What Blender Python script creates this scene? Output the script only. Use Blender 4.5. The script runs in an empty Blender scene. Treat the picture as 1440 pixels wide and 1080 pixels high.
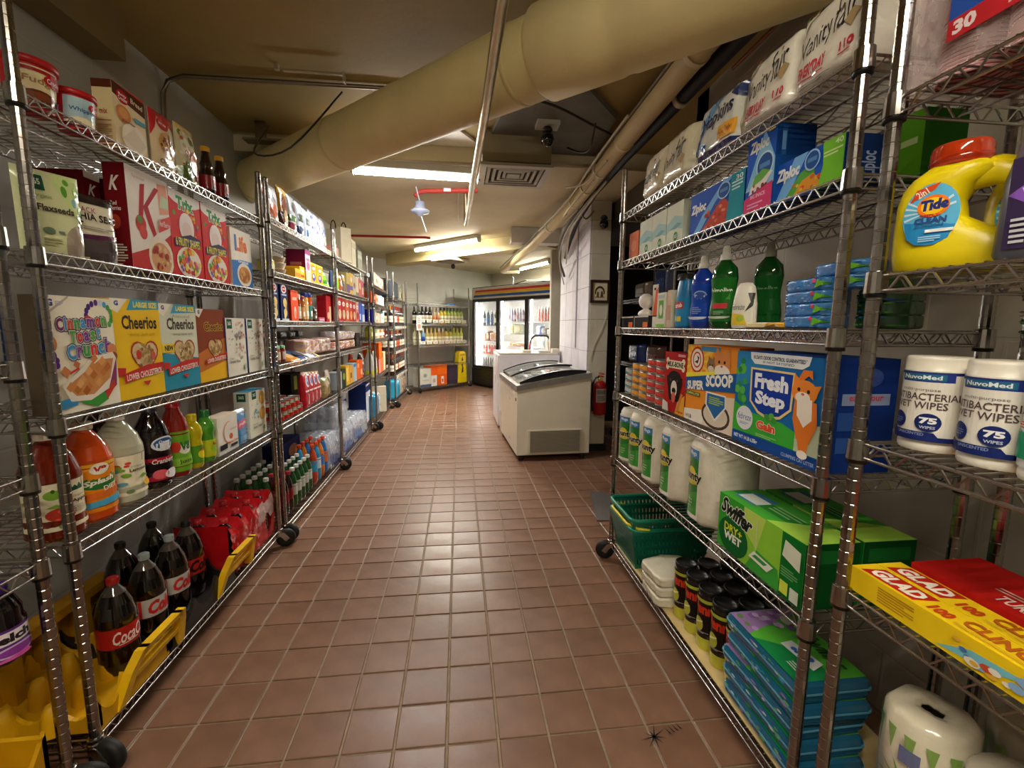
import bpy, bmesh, math, random
from math import pi, sin, cos, radians, sqrt, atan2
from mathutils import Vector, Matrix
sc = bpy.context.scene
COL = sc.collection

# ------------------------------------------------------------------ camera
cam_data = bpy.data.cameras.new('camera'); cam = bpy.data.objects.new('camera', cam_data); COL.objects.link(cam)
cam_data.sensor_width = 36.0; cam_data.lens = 630.1 * 36.0 / 1440.0; cam_data.clip_start = 0.02
def _cam_matrix(pitch, yaw, roll, h):
    y = radians(yaw); p = radians(pitch)
    F = Vector((sin(y) * cos(p), cos(y) * cos(p), -sin(p))); R = Vector((cos(y), -sin(y), 0)); U = R.cross(F)
    r = radians(roll); R2 = R * cos(r) + U * sin(r); U2 = U * cos(r) - R * sin(r)
    m = Matrix.Identity(4)
    for i in range(3):
        m[i][0] = R2[i]; m[i][1] = U2[i]; m[i][2] = -F[i]
    m[2][3] = h
    return m
cam.matrix_world = _cam_matrix(7.4, 6.756, 0.498, 1.223)
sc.camera = cam
sc.view_settings.view_transform = 'Standard'; sc.view_settings.look = 'None'
sc.view_settings.exposure = 0.42; sc.view_settings.gamma = 1.0; sc.view_settings.use_curve_mapping = False

# ------------------------------------------------------------------ world and lamps
w = bpy.data.worlds.new('room_world'); sc.world = w; w.use_nodes = True
w.node_tree.nodes['Background'].inputs[0].default_value = (1.0, 0.9, 0.78, 1); w.node_tree.nodes['Background'].inputs[1].default_value = 0.12
def area_lamp(name, loc, sx, sy, power, color, rot=(0, 0, 0)):
    l = bpy.data.lights.new(name, 'AREA'); l.shape = 'RECTANGLE'; l.size = sx; l.size_y = sy; l.energy = power; l.color = color
    o = bpy.data.objects.new(name, l); COL.objects.link(o); o.location = loc; o.rotation_euler = rot
    return o
area_lamp('strip_lamp_light', (-0.29, 3.40, 2.245), 0.84, 0.05, 24, (1.0, 0.95, 0.90), (0, 0, radians(4)))
area_lamp('strip_lamp_light', (-0.18, 6.41, 2.28), 1.25, 0.05, 66, (1.0, 0.96, 0.84), (0, 0, radians(-47)))
area_lamp('strip_lamp_light', (1.37, 8.28, 2.28), 1.05, 0.05, 66, (1.0, 0.97, 0.86), (0, 0, radians(-71)))
area_lamp('strip_lamp_light', (-0.05, -0.35, 2.415), 1.20, 0.06, 64, (1.0, 0.91, 0.74), (0, 0, 0))

# ------------------------------------------------------------------ materials (colour comes from the mesh's colour attribute, variation from noise)
def hx(s):
    if not isinstance(s, str): return s
    r = [int(s[i:i + 2], 16) / 255.0 for i in (0, 2, 4)]
    return tuple((c / 12.92 if c <= 0.04045 else ((c + 0.055) / 1.055) ** 2.4) for c in r)
MATS = {}
def material(name, rough=.45, metal=0., var=.08, scale=30., bump=0., bscale=60., coat=0., trans=0., spec=.5, sss=0., rvar=.0, alpha=1., ior=1.45):
    m = bpy.data.materials.new(name); m.use_nodes = True; nt = m.node_tree; N = nt.nodes; L = nt.links
    b = N['Principled BSDF']
    at = N.new('ShaderNodeAttribute'); at.attribute_name = 'Col'
    no = N.new('ShaderNodeTexNoise'); no.inputs['Scale'].default_value = scale; no.inputs['Detail'].default_value = 4
    tc = N.new('ShaderNodeTexCoord'); L.new(tc.outputs['Object'], no.inputs['Vector'])
    mr = N.new('ShaderNodeMapRange'); mr.inputs['To Min'].default_value = 1 - var; mr.inputs['To Max'].default_value = 1 + var
    mr.inputs['From Min'].default_value = .3; mr.inputs['From Max'].default_value = .7
    L.new(no.outputs['Fac'], mr.inputs['Value'])
    mx = N.new('ShaderNodeVectorMath'); mx.operation = 'SCALE'
    L.new(at.outputs['Color'], mx.inputs[0]); L.new(mr.outputs['Result'], mx.inputs['Scale']); L.new(mx.outputs[0], b.inputs['Base Color'])
    b.inputs['Roughness'].default_value = rough; b.inputs['Metallic'].default_value = metal
    b.inputs['Coat Weight'].default_value = coat; b.inputs['Coat Roughness'].default_value = .08
    b.inputs['Transmission Weight'].default_value = trans; b.inputs['Specular IOR Level'].default_value = spec; b.inputs['IOR'].default_value = ior
    b.inputs['Alpha'].default_value = alpha
    if sss: b.inputs['Subsurface Weight'].default_value = sss; b.inputs['Subsurface Scale'].default_value = .02
    if rvar:
        m2 = N.new('ShaderNodeMapRange'); m2.inputs['To Min'].default_value = max(.03, rough - rvar); m2.inputs['To Max'].default_value = rough + rvar
        m2.inputs['From Min'].default_value = .3; m2.inputs['From Max'].default_value = .7
        n3 = N.new('ShaderNodeTexNoise'); n3.inputs['Scale'].default_value = scale * .35; n3.inputs['Detail'].default_value = 5; L.new(tc.outputs['Object'], n3.inputs['Vector'])
        L.new(n3.outputs['Fac'], m2.inputs['Value']); L.new(m2.outputs['Result'], b.inputs['Roughness'])
    if bump:
        n2 = N.new('ShaderNodeTexNoise'); n2.inputs['Scale'].default_value = bscale; n2.inputs['Detail'].default_value = 3; L.new(tc.outputs['Object'], n2.inputs['Vector'])
        bp = N.new('ShaderNodeBump'); bp.inputs['Strength'].default_value = bump; bp.inputs['Distance'].default_value = .01
        L.new(n2.outputs['Fac'], bp.inputs['Height']); L.new(bp.outputs['Normal'], b.inputs['Normal'])
    MATS[name] = m
    return m
material('card', .62, var=.05, scale=14, spec=.08)
material('glossy_card', .32, var=.04, scale=14, coat=.06, spec=.2)
material('film', .22, var=.06, scale=18, bump=.35, bscale=26, coat=.5)
material('soft', .75, var=.05, scale=40, bump=.35, bscale=30)
material('plastic', .33, var=.05, scale=20)
material('rough_plastic', .5, var=.12, scale=9, rvar=.1)
material('matte', .8, var=.1, scale=20)
material('liquid', .06, var=.03, scale=8, coat=.6, spec=.6)
material('clear', .08, var=.03, scale=8, coat=.6, alpha=.55)
material('wrap', .12, var=.1, scale=20, bump=.8, bscale=22, coat=.6, alpha=.35)
material('chrome', .2, metal=1., var=.08, scale=50, rvar=.08)
material('wire', .26, metal=1., var=.1, scale=60)
material('steel', .38, metal=1., var=.1, scale=25, rvar=.1)
material('tin', .3, metal=.8, var=.1, scale=30)
material('painted', .55, var=.08, scale=5, bump=.15, bscale=45, rvar=.08)
material('enamel', .3, var=.04, scale=6, coat=.1, rvar=.06)
material('concrete', .85, var=.22, scale=5, bump=.35, bscale=30)
material('ceilingpaint', .7, var=.12, scale=2.2, bump=.25, bscale=14)
material('tile', .36, var=.16, scale=9, bump=.08, bscale=26, rvar=.1, spec=.36)
material('grout', .8, var=.2, scale=30)
material('rubber', .6, var=.1, scale=30)
def glass_mat():
    m = bpy.data.materials.new('pane_glass'); m.use_nodes = True; nt = m.node_tree; b = nt.nodes['Principled BSDF']
    no = nt.nodes.new('ShaderNodeTexNoise'); no.inputs['Scale'].default_value = 3
    mr = nt.nodes.new('ShaderNodeMapRange'); mr.inputs['To Min'].default_value = .02; mr.inputs['To Max'].default_value = .07
    nt.links.new(no.outputs['Fac'], mr.inputs['Value']); nt.links.new(mr.outputs['Result'], b.inputs['Roughness'])
    b.inputs['Base Color'].default_value = (.9, .95, .95, 1); b.inputs['Alpha'].default_value = .16; b.inputs['Metallic'].default_value = 0
    b.inputs['Specular IOR Level'].default_value = .6; MATS['glass'] = m
glass_mat()
material('lid_glass', .08, var=.05, scale=6, coat=.4, alpha=.5)
def emit_mat(name, color, strength):
    m = bpy.data.materials.new(name); m.use_nodes = True; nt = m.node_tree; N = nt.nodes
    N.remove(N['Principled BSDF']); e = N.new('ShaderNodeEmission'); e.inputs[0].default_value = (*color, 1)
    no = N.new('ShaderNodeTexNoise'); no.inputs['Scale'].default_value = 4; mr = N.new('ShaderNodeMapRange')
    mr.inputs['To Min'].default_value = strength * .95; mr.inputs['To Max'].default_value = strength * 1.05
    nt.links.new(no.outputs['Fac'], mr.inputs['Value']); nt.links.new(mr.outputs['Result'], e.inputs[1])
    nt.links.new(e.outputs[0], N['Material Output'].inputs[0]); MATS[name] = m
emit_mat('tube_cool', (1.0, .95, .95), 34); emit_mat('tube_warm', (1.0, .94, .78), 42); emit_mat('tube_cooler', (1.0, .97, .93), 6)
def blocks_mat():
    m = material('blockwall', .6, var=.07, scale=3, rvar=.05); nt = m.node_tree; N = nt.nodes; L = nt.links
    tc = N.new('ShaderNodeTexCoord'); mp = N.new('ShaderNodeMapping'); mp.inputs['Rotation'].default_value = (radians(90), 0, 0)
    # rows follow the wall's height whatever way the wall runs: x = along, y = up
    sx = N.new('ShaderNodeSeparateXYZ'); ad = N.new('ShaderNodeMath'); ad.operation = 'ADD'; cb = N.new('ShaderNodeCombineXYZ')
    L.new(tc.outputs['Object'], sx.inputs[0]); L.new(sx.outputs[0], ad.inputs[0]); L.new(sx.outputs[1], ad.inputs[1])
    L.new(ad.outputs[0], cb.inputs[0]); L.new(sx.outputs[2], cb.inputs[1])
    br = N.new('ShaderNodeTexBrick'); br.inputs['Scale'].default_value = 1; br.inputs['Mortar Size'].default_value = .006; br.inputs['Mortar Smooth'].default_value = .5
    br.inputs['Brick Width'].default_value = .4; br.inputs['Row Height'].default_value = .2
    L.new(cb.outputs[0], br.inputs['Vector'])
    bp = N.new('ShaderNodeBump'); bp.inputs['Strength'].default_value = .25; bp.inputs['Distance'].default_value = .006; bp.invert = True
    L.new(br.outputs['Fac'], bp.inputs['Height']); L.new(bp.outputs['Normal'], N['Principled BSDF'].inputs['Normal'])
blocks_mat()

# ------------------------------------------------------------------ mesh builder
class MB:
    def __init__(s): s.v = []; s.f = []; s.c = []; s.m = []; s.s = []
    def add(s, vs, fs, col, mat='card', smooth=False):
        o = len(s.v); s.v += [tuple(p) for p in vs]; col = hx(col)
        for f in fs:
            s.f.append(tuple(i + o for i in f)); s.c.append(col); s.m.append(mat); s.s.append(smooth)
        return s
    def box(s, x0, x1, y0, y1, z0, z1, col, mat='card', cols=None):
        vs = [(x0, y0, z0), (x1, y0, z0), (x1, y1, z0), (x0, y1, z0), (x0, y0, z1), (x1, y0, z1), (x1, y1, z1), (x0, y1, z1)]
        fs = {'b': (3, 2, 1, 0), 't': (4, 5, 6, 7), 'f': (0, 1, 5, 4), 'r': (1, 2, 6, 5), 'k': (2, 3, 7, 6), 'l': (3, 0, 4, 7)}
        cols = cols or {}
        for k, f in fs.items(): s.add(vs if False else [vs[i] for i in f], [(0, 1, 2, 3)], cols.get(k, col), mat)
        return s
    def cbox(s, x0, x1, y0, y1, z0, z1, ch, col, mat='card', seg=1):
        bm = bmesh.new(); bmesh.ops.create_cube(bm, size=1)
        for v in bm.verts: v.co = Vector(((x0 + x1) / 2 + v.co.x * (x1 - x0), (y0 + y1) / 2 + v.co.y * (y1 - y0), (z0 + z1) / 2 + v.co.z * (z1 - z0)))
        bmesh.ops.bevel(bm, geom=list(bm.edges), offset=ch, segments=seg, affect='EDGES', profile=.5)
        bm.verts.index_update(); s.add([v.co[:] for v in bm.verts], [[v.index for v in f.verts] for f in bm.faces], col, mat, False); bm.free()
        return s
    def lathe(s, prof, n=20, cx=0, cy=0, col='ffffff', mat='plastic', sq=(1, 1), caps=True, smooth=True, cols=None):
        vs = []
        for r, z in prof:
            for i in range(n):
                a = 2 * pi * i / n; vs.append((cx + r * cos(a) * sq[0], cy + r * sin(a) * sq[1], z))
        for j in range(len(prof) - 1):
            fs = [(j * n + i, j * n + (i + 1) % n, (j + 1) * n + (i + 1) % n, (j + 1) * n + i) for i in range(n)]
            if cols: s._sub(vs, fs, cols[j], mat, smooth)
            elif j == 0: allf = fs
            else: allf += fs
        if not cols: s.add(vs, allf, col, mat, smooth)
        if caps:
            if prof[0][0] > 1e-5: s.add(vs[:n], [tuple(reversed(range(n)))], cols[0] if cols else col, mat)
            if prof[-1][0] > 1e-5: s.add(vs[-n:], [tuple(range(n))], cols[-1] if cols else col, mat)
        return s
    def _sub(s, vs, fs, col, mat, smooth):
        ids = sorted({i for f in fs for i in f}); mp = {k: j for j, k in enumerate(ids)}
        s.add([vs[i] for i in ids], [tuple(mp[i] for i in f) for f in fs], col, mat, smooth)
    def tube(s, pts, r, n=6, col='ffffff', mat='wire', closed=False, smooth=True, flat=None):
        pts = [Vector(p) for p in pts]; P = len(pts); vs = []
        for k, p in enumerate(pts):
            if closed: d = pts[(k + 1) % P] - pts[k - 1]
            else: d = pts[min(k + 1, P - 1)] - pts[max(k - 1, 0)]
            d.normalize(); up = Vector((0, 0, 1)) if abs(d.z) < .9 else Vector((0, 1, 0))
            a = d.cross(up).normalized(); b = d.cross(a).normalized(); rr = r[k] if isinstance(r, (list, tuple)) else r
            for i in range(n):
                t = 2 * pi * (i + .5) / n; q = p + (a * cos(t) + b * sin(t) * (flat or 1)) * rr; vs.append(q[:])
        fs = [(j * n + i, ((j + 1) % P) * n + i, ((j + 1) % P) * n + (i + 1) % n, j * n + (i + 1) % n) for j in range(P if closed else P - 1) for i in range(n)]
        s.add(vs, fs, col, mat, smooth and n > 4)
        if not closed: s.add(vs[:n], [tuple(range(n))], col, mat); s.add(vs[-n:], [tuple(reversed(range(n)))], col, mat)
        return s
    def prism(s, poly, y0, y1, col, mat='plastic', axis='y', colside=None):
        # poly in (x,z), counter-clockwise seen from -y; axis 'x': poly in (y,z); axis 'z': poly in (x,y)
        f = {'y': lambda a, b, t: (a, t, b), 'x': lambda a, b, t: (t, a, b), 'z': lambda a, b, t: (a, b, t)}[axis]
        n = len(poly); A = [f(a, b, y0) for a, b in poly]; B = [f(a, b, y1) for a, b in poly]
        s.add(A + B, [tuple(range(n)), tuple(reversed(range(n, 2 * n)))], col, mat)
        s.add(A + B, [(i, i + n, (i + 1) % n + n, (i + 1) % n) for i in range(n)], colside or col, mat)
        return s
    def grid(s, fn, nu, nv, col, mat='film', smooth=True, flip=False):
        vs = [fn(i / nu, j / nv) for j in range(nv + 1) for i in range(nu + 1)]; k = nu + 1
        fs = [(j * k + i, j * k + i + 1, (j + 1) * k + i + 1, (j + 1) * k + i) for j in range(nv) for i in range(nu)]
        if flip: fs = [tuple(reversed(f)) for f in fs]
        s.add(vs, fs, col, mat, smooth)
        return s
    def join(s, o, M=None):
        k = len(s.v); s.v += [tuple(M @ Vector(p)) for p in o.v] if M else o.v
        s.f += [tuple(i + k for i in f) for f in o.f]; s.c += o.c; s.m += o.m; s.s += o.s
        return s
    def mesh(s, name):
        me = bpy.data.meshes.new(name); me.from_pydata(s.v, [], s.f)
        keys = []
        for m in s.m:
            if m not in keys: keys.append(m)
        for k in keys: me.materials.append(MATS[k])
        me.polygons.foreach_set('material_index', [keys.index(m) for m in s.m])
        me.polygons.foreach_set('use_smooth', s.s)
        a = me.color_attributes.new('Col', 'FLOAT_COLOR', 'CORNER'); buf = []
        for f, c in zip(s.f, s.c): buf += [c[0], c[1], c[2], 1.0] * len(f)
        a.data.foreach_set('color', buf); me.update()
        return me
    def build(s, name, parent=None):
        o = bpy.data.objects.new(name, s.mesh(name)); COL.objects.link(o)
        if parent: o.parent = parent
        return o

def tag(o, label=None, cat=None, group=None, kind=None):
    if label: o['label'] = label
    if cat: o['category'] = cat
    if group: o['group'] = group
    if kind: o['kind'] = kind
    return o
def empty(name):
    o = bpy.data.objects.new(name, None); COL.objects.link(o); o.empty_display_size = .05
    return o
def children(o): return [c for c in bpy.data.objects if c.parent == o]
KIDS = {}
def copy_tree(o, parent=None):
    c = o.copy(); COL.objects.link(c); c.parent = parent
    for k in KIDS.get(o.name, []): copy_child(k, c)
    return c
def copy_child(k, c):
    d = k.copy(); COL.objects.link(d); d.parent = c; KIDS.setdefault(c.name, []).append(d)
    for g in KIDS.get(k.name, []): copy_child(g, d)
def kid(mb, name, parent):
    o = mb.build(name, parent); KIDS.setdefault(parent.name, []).append(o)
    return o

# ------------------------------------------------------------------ flat print: coloured pieces laid on a surface
def clip(poly, ax, v, keep_less):
    out = []; n = len(poly)
    for i in range(n):
        a = poly[i]; b = poly[(i + 1) % n]; ia = (a[ax] <= v) == keep_less or a[ax] == v; ib = (b[ax] <= v) == keep_less or b[ax] == v
        if ia: out.append(a)
        if ia != ib and b[ax] != a[ax]:
            t = (v - a[ax]) / (b[ax] - a[ax]); q = [a[0] + (b[0] - a[0]) * t, a[1] + (b[1] - a[1]) * t]; out.append(tuple(q))
    return out
def strips(poly, ax, step):
    lo = min(p[ax] for p in poly); hi = max(p[ax] for p in poly)
    if step <= 0 or hi - lo <= step: return [poly]
    res = []; k0 = math.floor(lo / step); k1 = math.ceil(hi / step)
    for k in range(k0, k1):
        q = poly
        if lo < k * step: q = clip(q, ax, k * step, False)
        if q and hi > (k + 1) * step: q = clip(q, ax, (k + 1) * step, True)
        if len(q) >= 3: res.append(q)
    return res
_tx = {}
def text_tris(t, bold, shear, res=2):
    key = (t, bold, shear, res)
    if key in _tx: return _tx[key]
    cu = bpy.data.curves.new('lettering', 'FONT'); cu.body = t; cu.size = 1; cu.offset = bold; cu.shear = shear; cu.resolution_u = res
    ob = bpy.data.objects.new('lettering', cu); me = ob.to_mesh(); me.calc_loop_triangles()
    vs = [(v.co.x, v.co.y) for v in me.vertices]; tr = [tuple(vs[i] for i in q.vertices) for q in me.loop_triangles]
    ob.to_mesh_clear(); bpy.data.objects.remove(ob); bpy.data.curves.remove(cu)
    xs = [v[0] for v in vs] or [0, 1]; ys = [v[1] for v in vs] or [0, 1]
    _tx[key] = (tr, min(xs), max(xs), min(ys), max(ys))
    return _tx[key]
def R(x0, y0, x1, y1, c): return ('p', [(x0, y0), (x1, y0), (x1, y1), (x0, y1)], c)
def E(cx, cy, rx, ry, c, n=20, a0=0, a1=360): return ('p', [(cx + rx * cos(radians(a0 + (a1 - a0) * i / n)), cy + ry * sin(radians(a0 + (a1 - a0) * i / n))) for i in range(n if a1 - a0 >= 360 else n + 1)], c)
def P(c, *pts): return ('p', list(pts), c)
def T(t, x0, y0, x1, y1, c, b=.02, sh=0., rot=0., o=None, ob=.05, res=2): return ('t', t, x0, y0, x1, y1, c, b, sh, rot, o, ob, res)
def HEART(cx, cy, r, ry, c): return ('p', [(cx + r * sin(t) ** 3, cy + ry * (13 * cos(t) - 5 * cos(2 * t) - 2 * cos(3 * t) - cos(4 * t)) / 15.) for t in [2 * pi * i / 28 for i in range(28)]], c)
def SPECK(seed, n, x0, y0, x1, y1, cols, r, ell=False, asp=1.):
    rd = random.Random(seed); out = []
    while len(out) < n:
        x = rd.uniform(x0, x1); y = rd.uniform(y0, y1)
        if ell and ((x - (x0 + x1) / 2) / ((x1 - x0) / 2)) ** 2 + ((y - (y0 + y1) / 2) / ((y1 - y0) / 2)) ** 2 > 1: continue
        q = r * rd.uniform(.6, 1.3); out.append(E(x, y, q, q * asp, rd.choice(cols), 7, rd.uniform(0, 60), 360 + rd.uniform(0, 1)))
    return out
def LINES(x0, y0, x1, y1, n, c, fill=.5):
    d = (y1 - y0) / n; return [R(x0, y0 + i * d, x1 - (x1 - x0) * (.25 if i % 3 == 0 else 0), y0 + i * d + d * fill, c) for i in range(n)]
def area2(p): return sum(p[i][0] * p[(i + 1) % len(p)][1] - p[(i + 1) % len(p)][0] * p[i][1] for i in range(len(p)))
def paint(mb, ops, surf, w, h, mat='card', sx=0, sz=0, x0=None, lift=.00035):
    """surf(x,z,k) -> point; ops in percent of w and h"""
    x0 = -w / 2 if x0 is None else x0; k = 0
    n_l = sum(1 if op[0] == 'p' else 2 for op in ops); lift = min(lift, .0035 / max(1, n_l))
    def put(poly, col, lay):
        for q in strips(poly, 0, sx):
            for r in strips(q, 1, sz):
                if area2(r) < 0: r = r[::-1]
                mb.add([surf(x, z, lay * lift) for x, z in r], [tuple(range(len(r)))], col, mat)
    for op in ops:
        k += 1
        if op[0] == 'p':
            q = op[1]
            if any(a < 0 or a > 100 or b < 0 or b > 100 for a, b in q):
                for ax, v, kl in ((0, 0, False), (0, 100, True), (1, 0, False), (1, 100, True)):
                    if len(q) >= 3: q = clip(q, ax, v, kl)
                if len(q) < 3: continue
            put([(x0 + a / 100 * w, b / 100 * h) for a, b in q], op[2], k)
        else:
            _, t, a0, b0, a1, b1, c, bold, sh, rot, oc, ob, res = op
            for (bb, cc) in ([(ob, oc)] if oc else []) + [(bold, c)]:
                tr, ux0, ux1, uy0, uy1 = text_tris(t, bold, sh, res)
                if bb != bold: tr2 = text_tris(t, bb, sh, res)[0]
                else: tr2 = tr
                W = (a1 - a0) / 100 * w; H = (b1 - b0) / 100 * h; cx = x0 + (a0 + a1) / 200 * w; cz = (b0 + b1) / 200 * h; cr = cos(radians(rot)); sr = sin(radians(rot))
                for q in tr2:
                    pp = []
                    for (x, y) in q:
                        X = ((x - ux0) / (ux1 - ux0 + 1e-9) - .5) * W; Y = ((y - uy0) / (uy1 - uy0 + 1e-9) - .5) * H
                        pp.append((cx + X * cr - Y * sr, cz + X * sr + Y * cr))
                    put(pp, cc, k)
                k += 1
    return mb
def flat(y=0.): return lambda x, z, e: (x, y - e - .0002, z)
def side_r(w): return lambda x, z, e: (w / 2 + e + .0002, x, z)      # x runs 0..d
def side_l(w): return lambda x, z, e: (-w / 2 - e - .0002, -x, z)    # x runs -d..0
def top_s(h): return lambda x, z, e: (x, z, h + e + .0002)           # z runs 0..d
def cyl(rf, cy, sq=(1, 1), add=.0008): # rf(z) radius
    def f(x, z, e):
        r = rf(z); a = x / r; r += e + add
        return (r * sin(a) * sq[0], cy - r * cos(a) * sq[1], z)
    return f
# ------------------------------------------------------------------ the room
def struct(mb, name): return tag(mb.build(name), kind='structure')
CZ = 2.5; SZ = 2.38     # ceiling height near the camera and under the soffit further in
TILE = .1524
fl = MB(); fl.box(-3.0, 4.5, -3.2, 12, -.12, -.004, '8d7c68', 'grout'); floor = struct(fl, 'floor')
def tile_mesh(v):
    rd = random.Random(v); g = .0035; h = TILE / 2 - g; mb = MB(); b = .0022
    base = [(.185, .094, .056), (.195, .10, .06), (.174, .09, .054), (.203, .106, .065), (.188, .096, .058)][v % 5]
    lo = [(-h, -h), (h, -h), (h, h), (-h, h)]; hi = [(x * (1 - b / h), y * (1 - b / h)) for x, y in lo]
    vs = [(x, y, -.004) for x, y in lo] + [(x, y, -.0012) for x, y in lo] + [(x, y, 0) for x, y in hi]
    mb.add(vs, [(0, 1, 5, 4), (1, 2, 6, 5), (2, 3, 7, 6), (3, 0, 4, 7), (4, 5, 9, 8), (5, 6, 10, 9), (6, 7, 11, 10), (7, 4, 8, 11), (8, 9, 10, 11)], base, 'tile')
    return mb
tm = [tile_mesh(v) for v in range(5)]; tme = [t.mesh('floor_tile') for t in tm]
rd = random.Random(4); cells = []
OX, OY = -.0437, 1.03
for j in range(-12, 74):
    for i in range(-18, 28):
        x = OX + i * TILE + TILE / 2; y = OY + j * TILE + TILE / 2
        if x < -1.55 or (x > 1.35 and y < 2.4) or x > 3.1 or y > 10.6: continue
        cells.append((x, y, (0 if -1.0 < x < .86 and y > .95 else 1, max(y, 0) if y > .9 else 99)))
cells.sort(key=lambda c: c[2]); rest = MB()
for n, (x, y, _) in enumerate(cells):
    v = rd.randrange(5); dz = rd.uniform(-.0006, .0006)
    if n < 300:
        o = bpy.data.objects.new('tile', tme[v]); COL.objects.link(o); o.parent = floor; o.location = (x, y, dz); o.rotation_euler = (rd.uniform(-.0015, .0015), rd.uniform(-.0015, .0015), 0)
    else: rest.join(tm[v], Matrix.Translation((x, y, dz)))
tag(rest.build('tiles', floor), kind='stuff')
# walls
WALL = 'cccbbf'
def wall(name, p0, p1, th, z0, z1, col=WALL, mat='blockwall'):
    a = Vector((p0[0], p0[1], 0)); b = Vector((p1[0], p1[1], 0)); L = (b - a).length; mb = MB(); mb.box(0, L, 0, th, z0, z1, col, mat)
    o = struct(mb, name); o.location = a; o.rotation_euler.z = atan2(b.y - a.y, b.x - a.x)
    return o
wall('wall_left', (-1.5, -3), (-1.5, 8.2), .12, 0, 2.6, 'aeaca2')
wall('wall_back', (-1.5, 8.2), (.74, 10.44), .12, 0, 2.6)
wall('wall_back_right', (.74, 10.44), (2.75, 7.85), .12, 0, 2.6, 'd6cfb8')
wall('wall_right', (1.34, 2.56), (1.34, -3), .12, 0, 2.6, 'a8a090')
wall('wall_right_return', (3.2, 2.56), (1.34, 2.56), .12, 0, 2.6, 'b4aea0')
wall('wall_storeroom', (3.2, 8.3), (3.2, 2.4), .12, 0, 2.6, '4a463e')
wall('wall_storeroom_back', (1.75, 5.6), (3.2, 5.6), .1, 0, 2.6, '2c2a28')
wall('wall_front', (1.46, -3), (-1.6, -3), .12, 0, 2.6)
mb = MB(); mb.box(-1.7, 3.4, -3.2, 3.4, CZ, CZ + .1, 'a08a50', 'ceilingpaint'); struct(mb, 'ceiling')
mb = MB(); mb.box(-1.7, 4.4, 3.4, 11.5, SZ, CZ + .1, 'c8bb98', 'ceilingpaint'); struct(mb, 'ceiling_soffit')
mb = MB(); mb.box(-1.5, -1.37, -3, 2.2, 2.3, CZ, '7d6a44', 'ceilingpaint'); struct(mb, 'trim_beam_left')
mb = MB(); mb.cbox(1.45, 3.15, 2.6, 5.5, 2.2, 2.378, .01, '57503f', 'ceilingpaint'); struct(mb, 'trim_beam_storeroom')
# painted lamp light: pale sheet on the ceiling between the lamp and big pipe
mb = MB(); mb.prism([(-.74, 3.39), (-.15, 2.86), (.12, 3.3), (.12, 3.39)], CZ - .02, CZ - .001, 'd9d4c8', 'concrete', 'z'); struct(mb, 'trim_ceiling_lamplight')
mb = MB(); mb.prism([(.18, 3.39), (.3, 2.55), (.62, 2.4), (.95, 2.8), (1.0, 3.39)], CZ - .035, CZ - .001, '6f6d62', 'concrete', 'z'); struct(mb, 'trim_ceiling_concrete')
# baseboards
mb = MB(); mb.box(1.205, 1.44, 4.188, 5.42, 0, .07, '15120f', 'rubber'); struct(mb, 'baseboard_column')
mb = MB(); mb.box(-1.499, -1.488, -2.9, 8.15, 0, .1, '1c1814', 'rubber'); struct(mb, 'baseboard_left')
# painted column of large glazed blocks
col = MB(); col.box(1.225, 1.415, 4.205, 5.395, .07, SZ, '8a8680', 'painted'); column = struct(col, 'trim_column')
zc = .07; k = 0
while zc < SZ - .01:
    z1 = min(zc + .305, SZ - .001)
    for (x0, x1, y0, y1, c) in ((1.22, 1.232, 4.203, 4.50, 'd8d4dc'), (1.22, 1.232, 4.503, 4.80, 'd3cfd6'), (1.22, 1.232, 4.803, 5.10, 'd8d4dc'), (1.22, 1.232, 5.103, 5.4, 'd3cfd6'), (1.234, 1.42, 4.2, 4.212, 'cfc9b4')):
        b = MB(); b.cbox(x0, x1, y0 + .0015, y1 - .0015, zc + .0015, z1 - .0015, .0025, c, 'painted'); b.build('block', column)
    zc = z1; k += 1
wall('wall_partition', (1.33, 6.5), (1.95, 6.5), .1, 0, SZ, 'b9b2a2', 'painted')
for i in range(14):
    b = MB(); b.cbox(1.335 + i * .044, 1.335 + i * .044 + .038, 6.488, 6.4999, .02, 2.0, .004, 'b3ac9d', 'painted'); b.build('panel_slat', bpy.data.objects['wall_partition'])

# ------------------------------------------------------------------ pipes, ducts and lamps under the ceiling
def single(mb, name, label, cat, group=None, loc=None, rot=0):
    o = mb.build(name); tag(o, label, cat, group)
    if loc: o.location = loc
    o.rotation_euler.z = rot
    return o
dt = empty('insulated_duct'); tag(dt, 'thick beige insulated duct running diagonally under the ceiling', 'duct')
A = Vector((-1.49, 3.60, 2.236)); B = Vector((1.30, .852, 2.236)); d = (B - A).normalized(); LN = (B - A).length
def lathe_along(prof, A, d, n, col, mat):
    q = d.to_track_quat('Z', 'Y').to_matrix().to_4x4(); q.translation = A; m = MB(); m.lathe(prof, n, 0, 0, col, mat); t = MB(); t.join(m, q); return t
kid(lathe_along([(.138, 0), (.14, .05), (.14, LN * .64), (.14, LN)], A, d, 40, 'dccb92', 'painted'), 'pipe_jacket', dt)
kid(lathe_along([(.141, LN * .65), (.157, LN * .655), (.158, LN * .725), (.154, LN * .73), (.154, LN * .735), (.158, LN * .74), (.158, LN * .99), (.141, LN * .995)], A, d, 40, 'e0cf98', 'painted'), 'sleeve', dt)
for t in (.02, .3, .62):
    kid(lathe_along([(.1405, LN * t), (.1428, LN * t + .003), (.1428, LN * t + .018), (.1405, LN * t + .021)], A, d, 40, 'cdbb86', 'painted'), 'strap', dt)
m = MB(); m.box(-1.28, -1.22, 3.2, 3.23, 2.385, 2.5, '8f8672', 'steel'); m.box(-1.35, -1.05, 3.18, 3.26, 2.377, 2.39, '9a917c', 'steel'); kid(m, 'hanger', dt)
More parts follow.
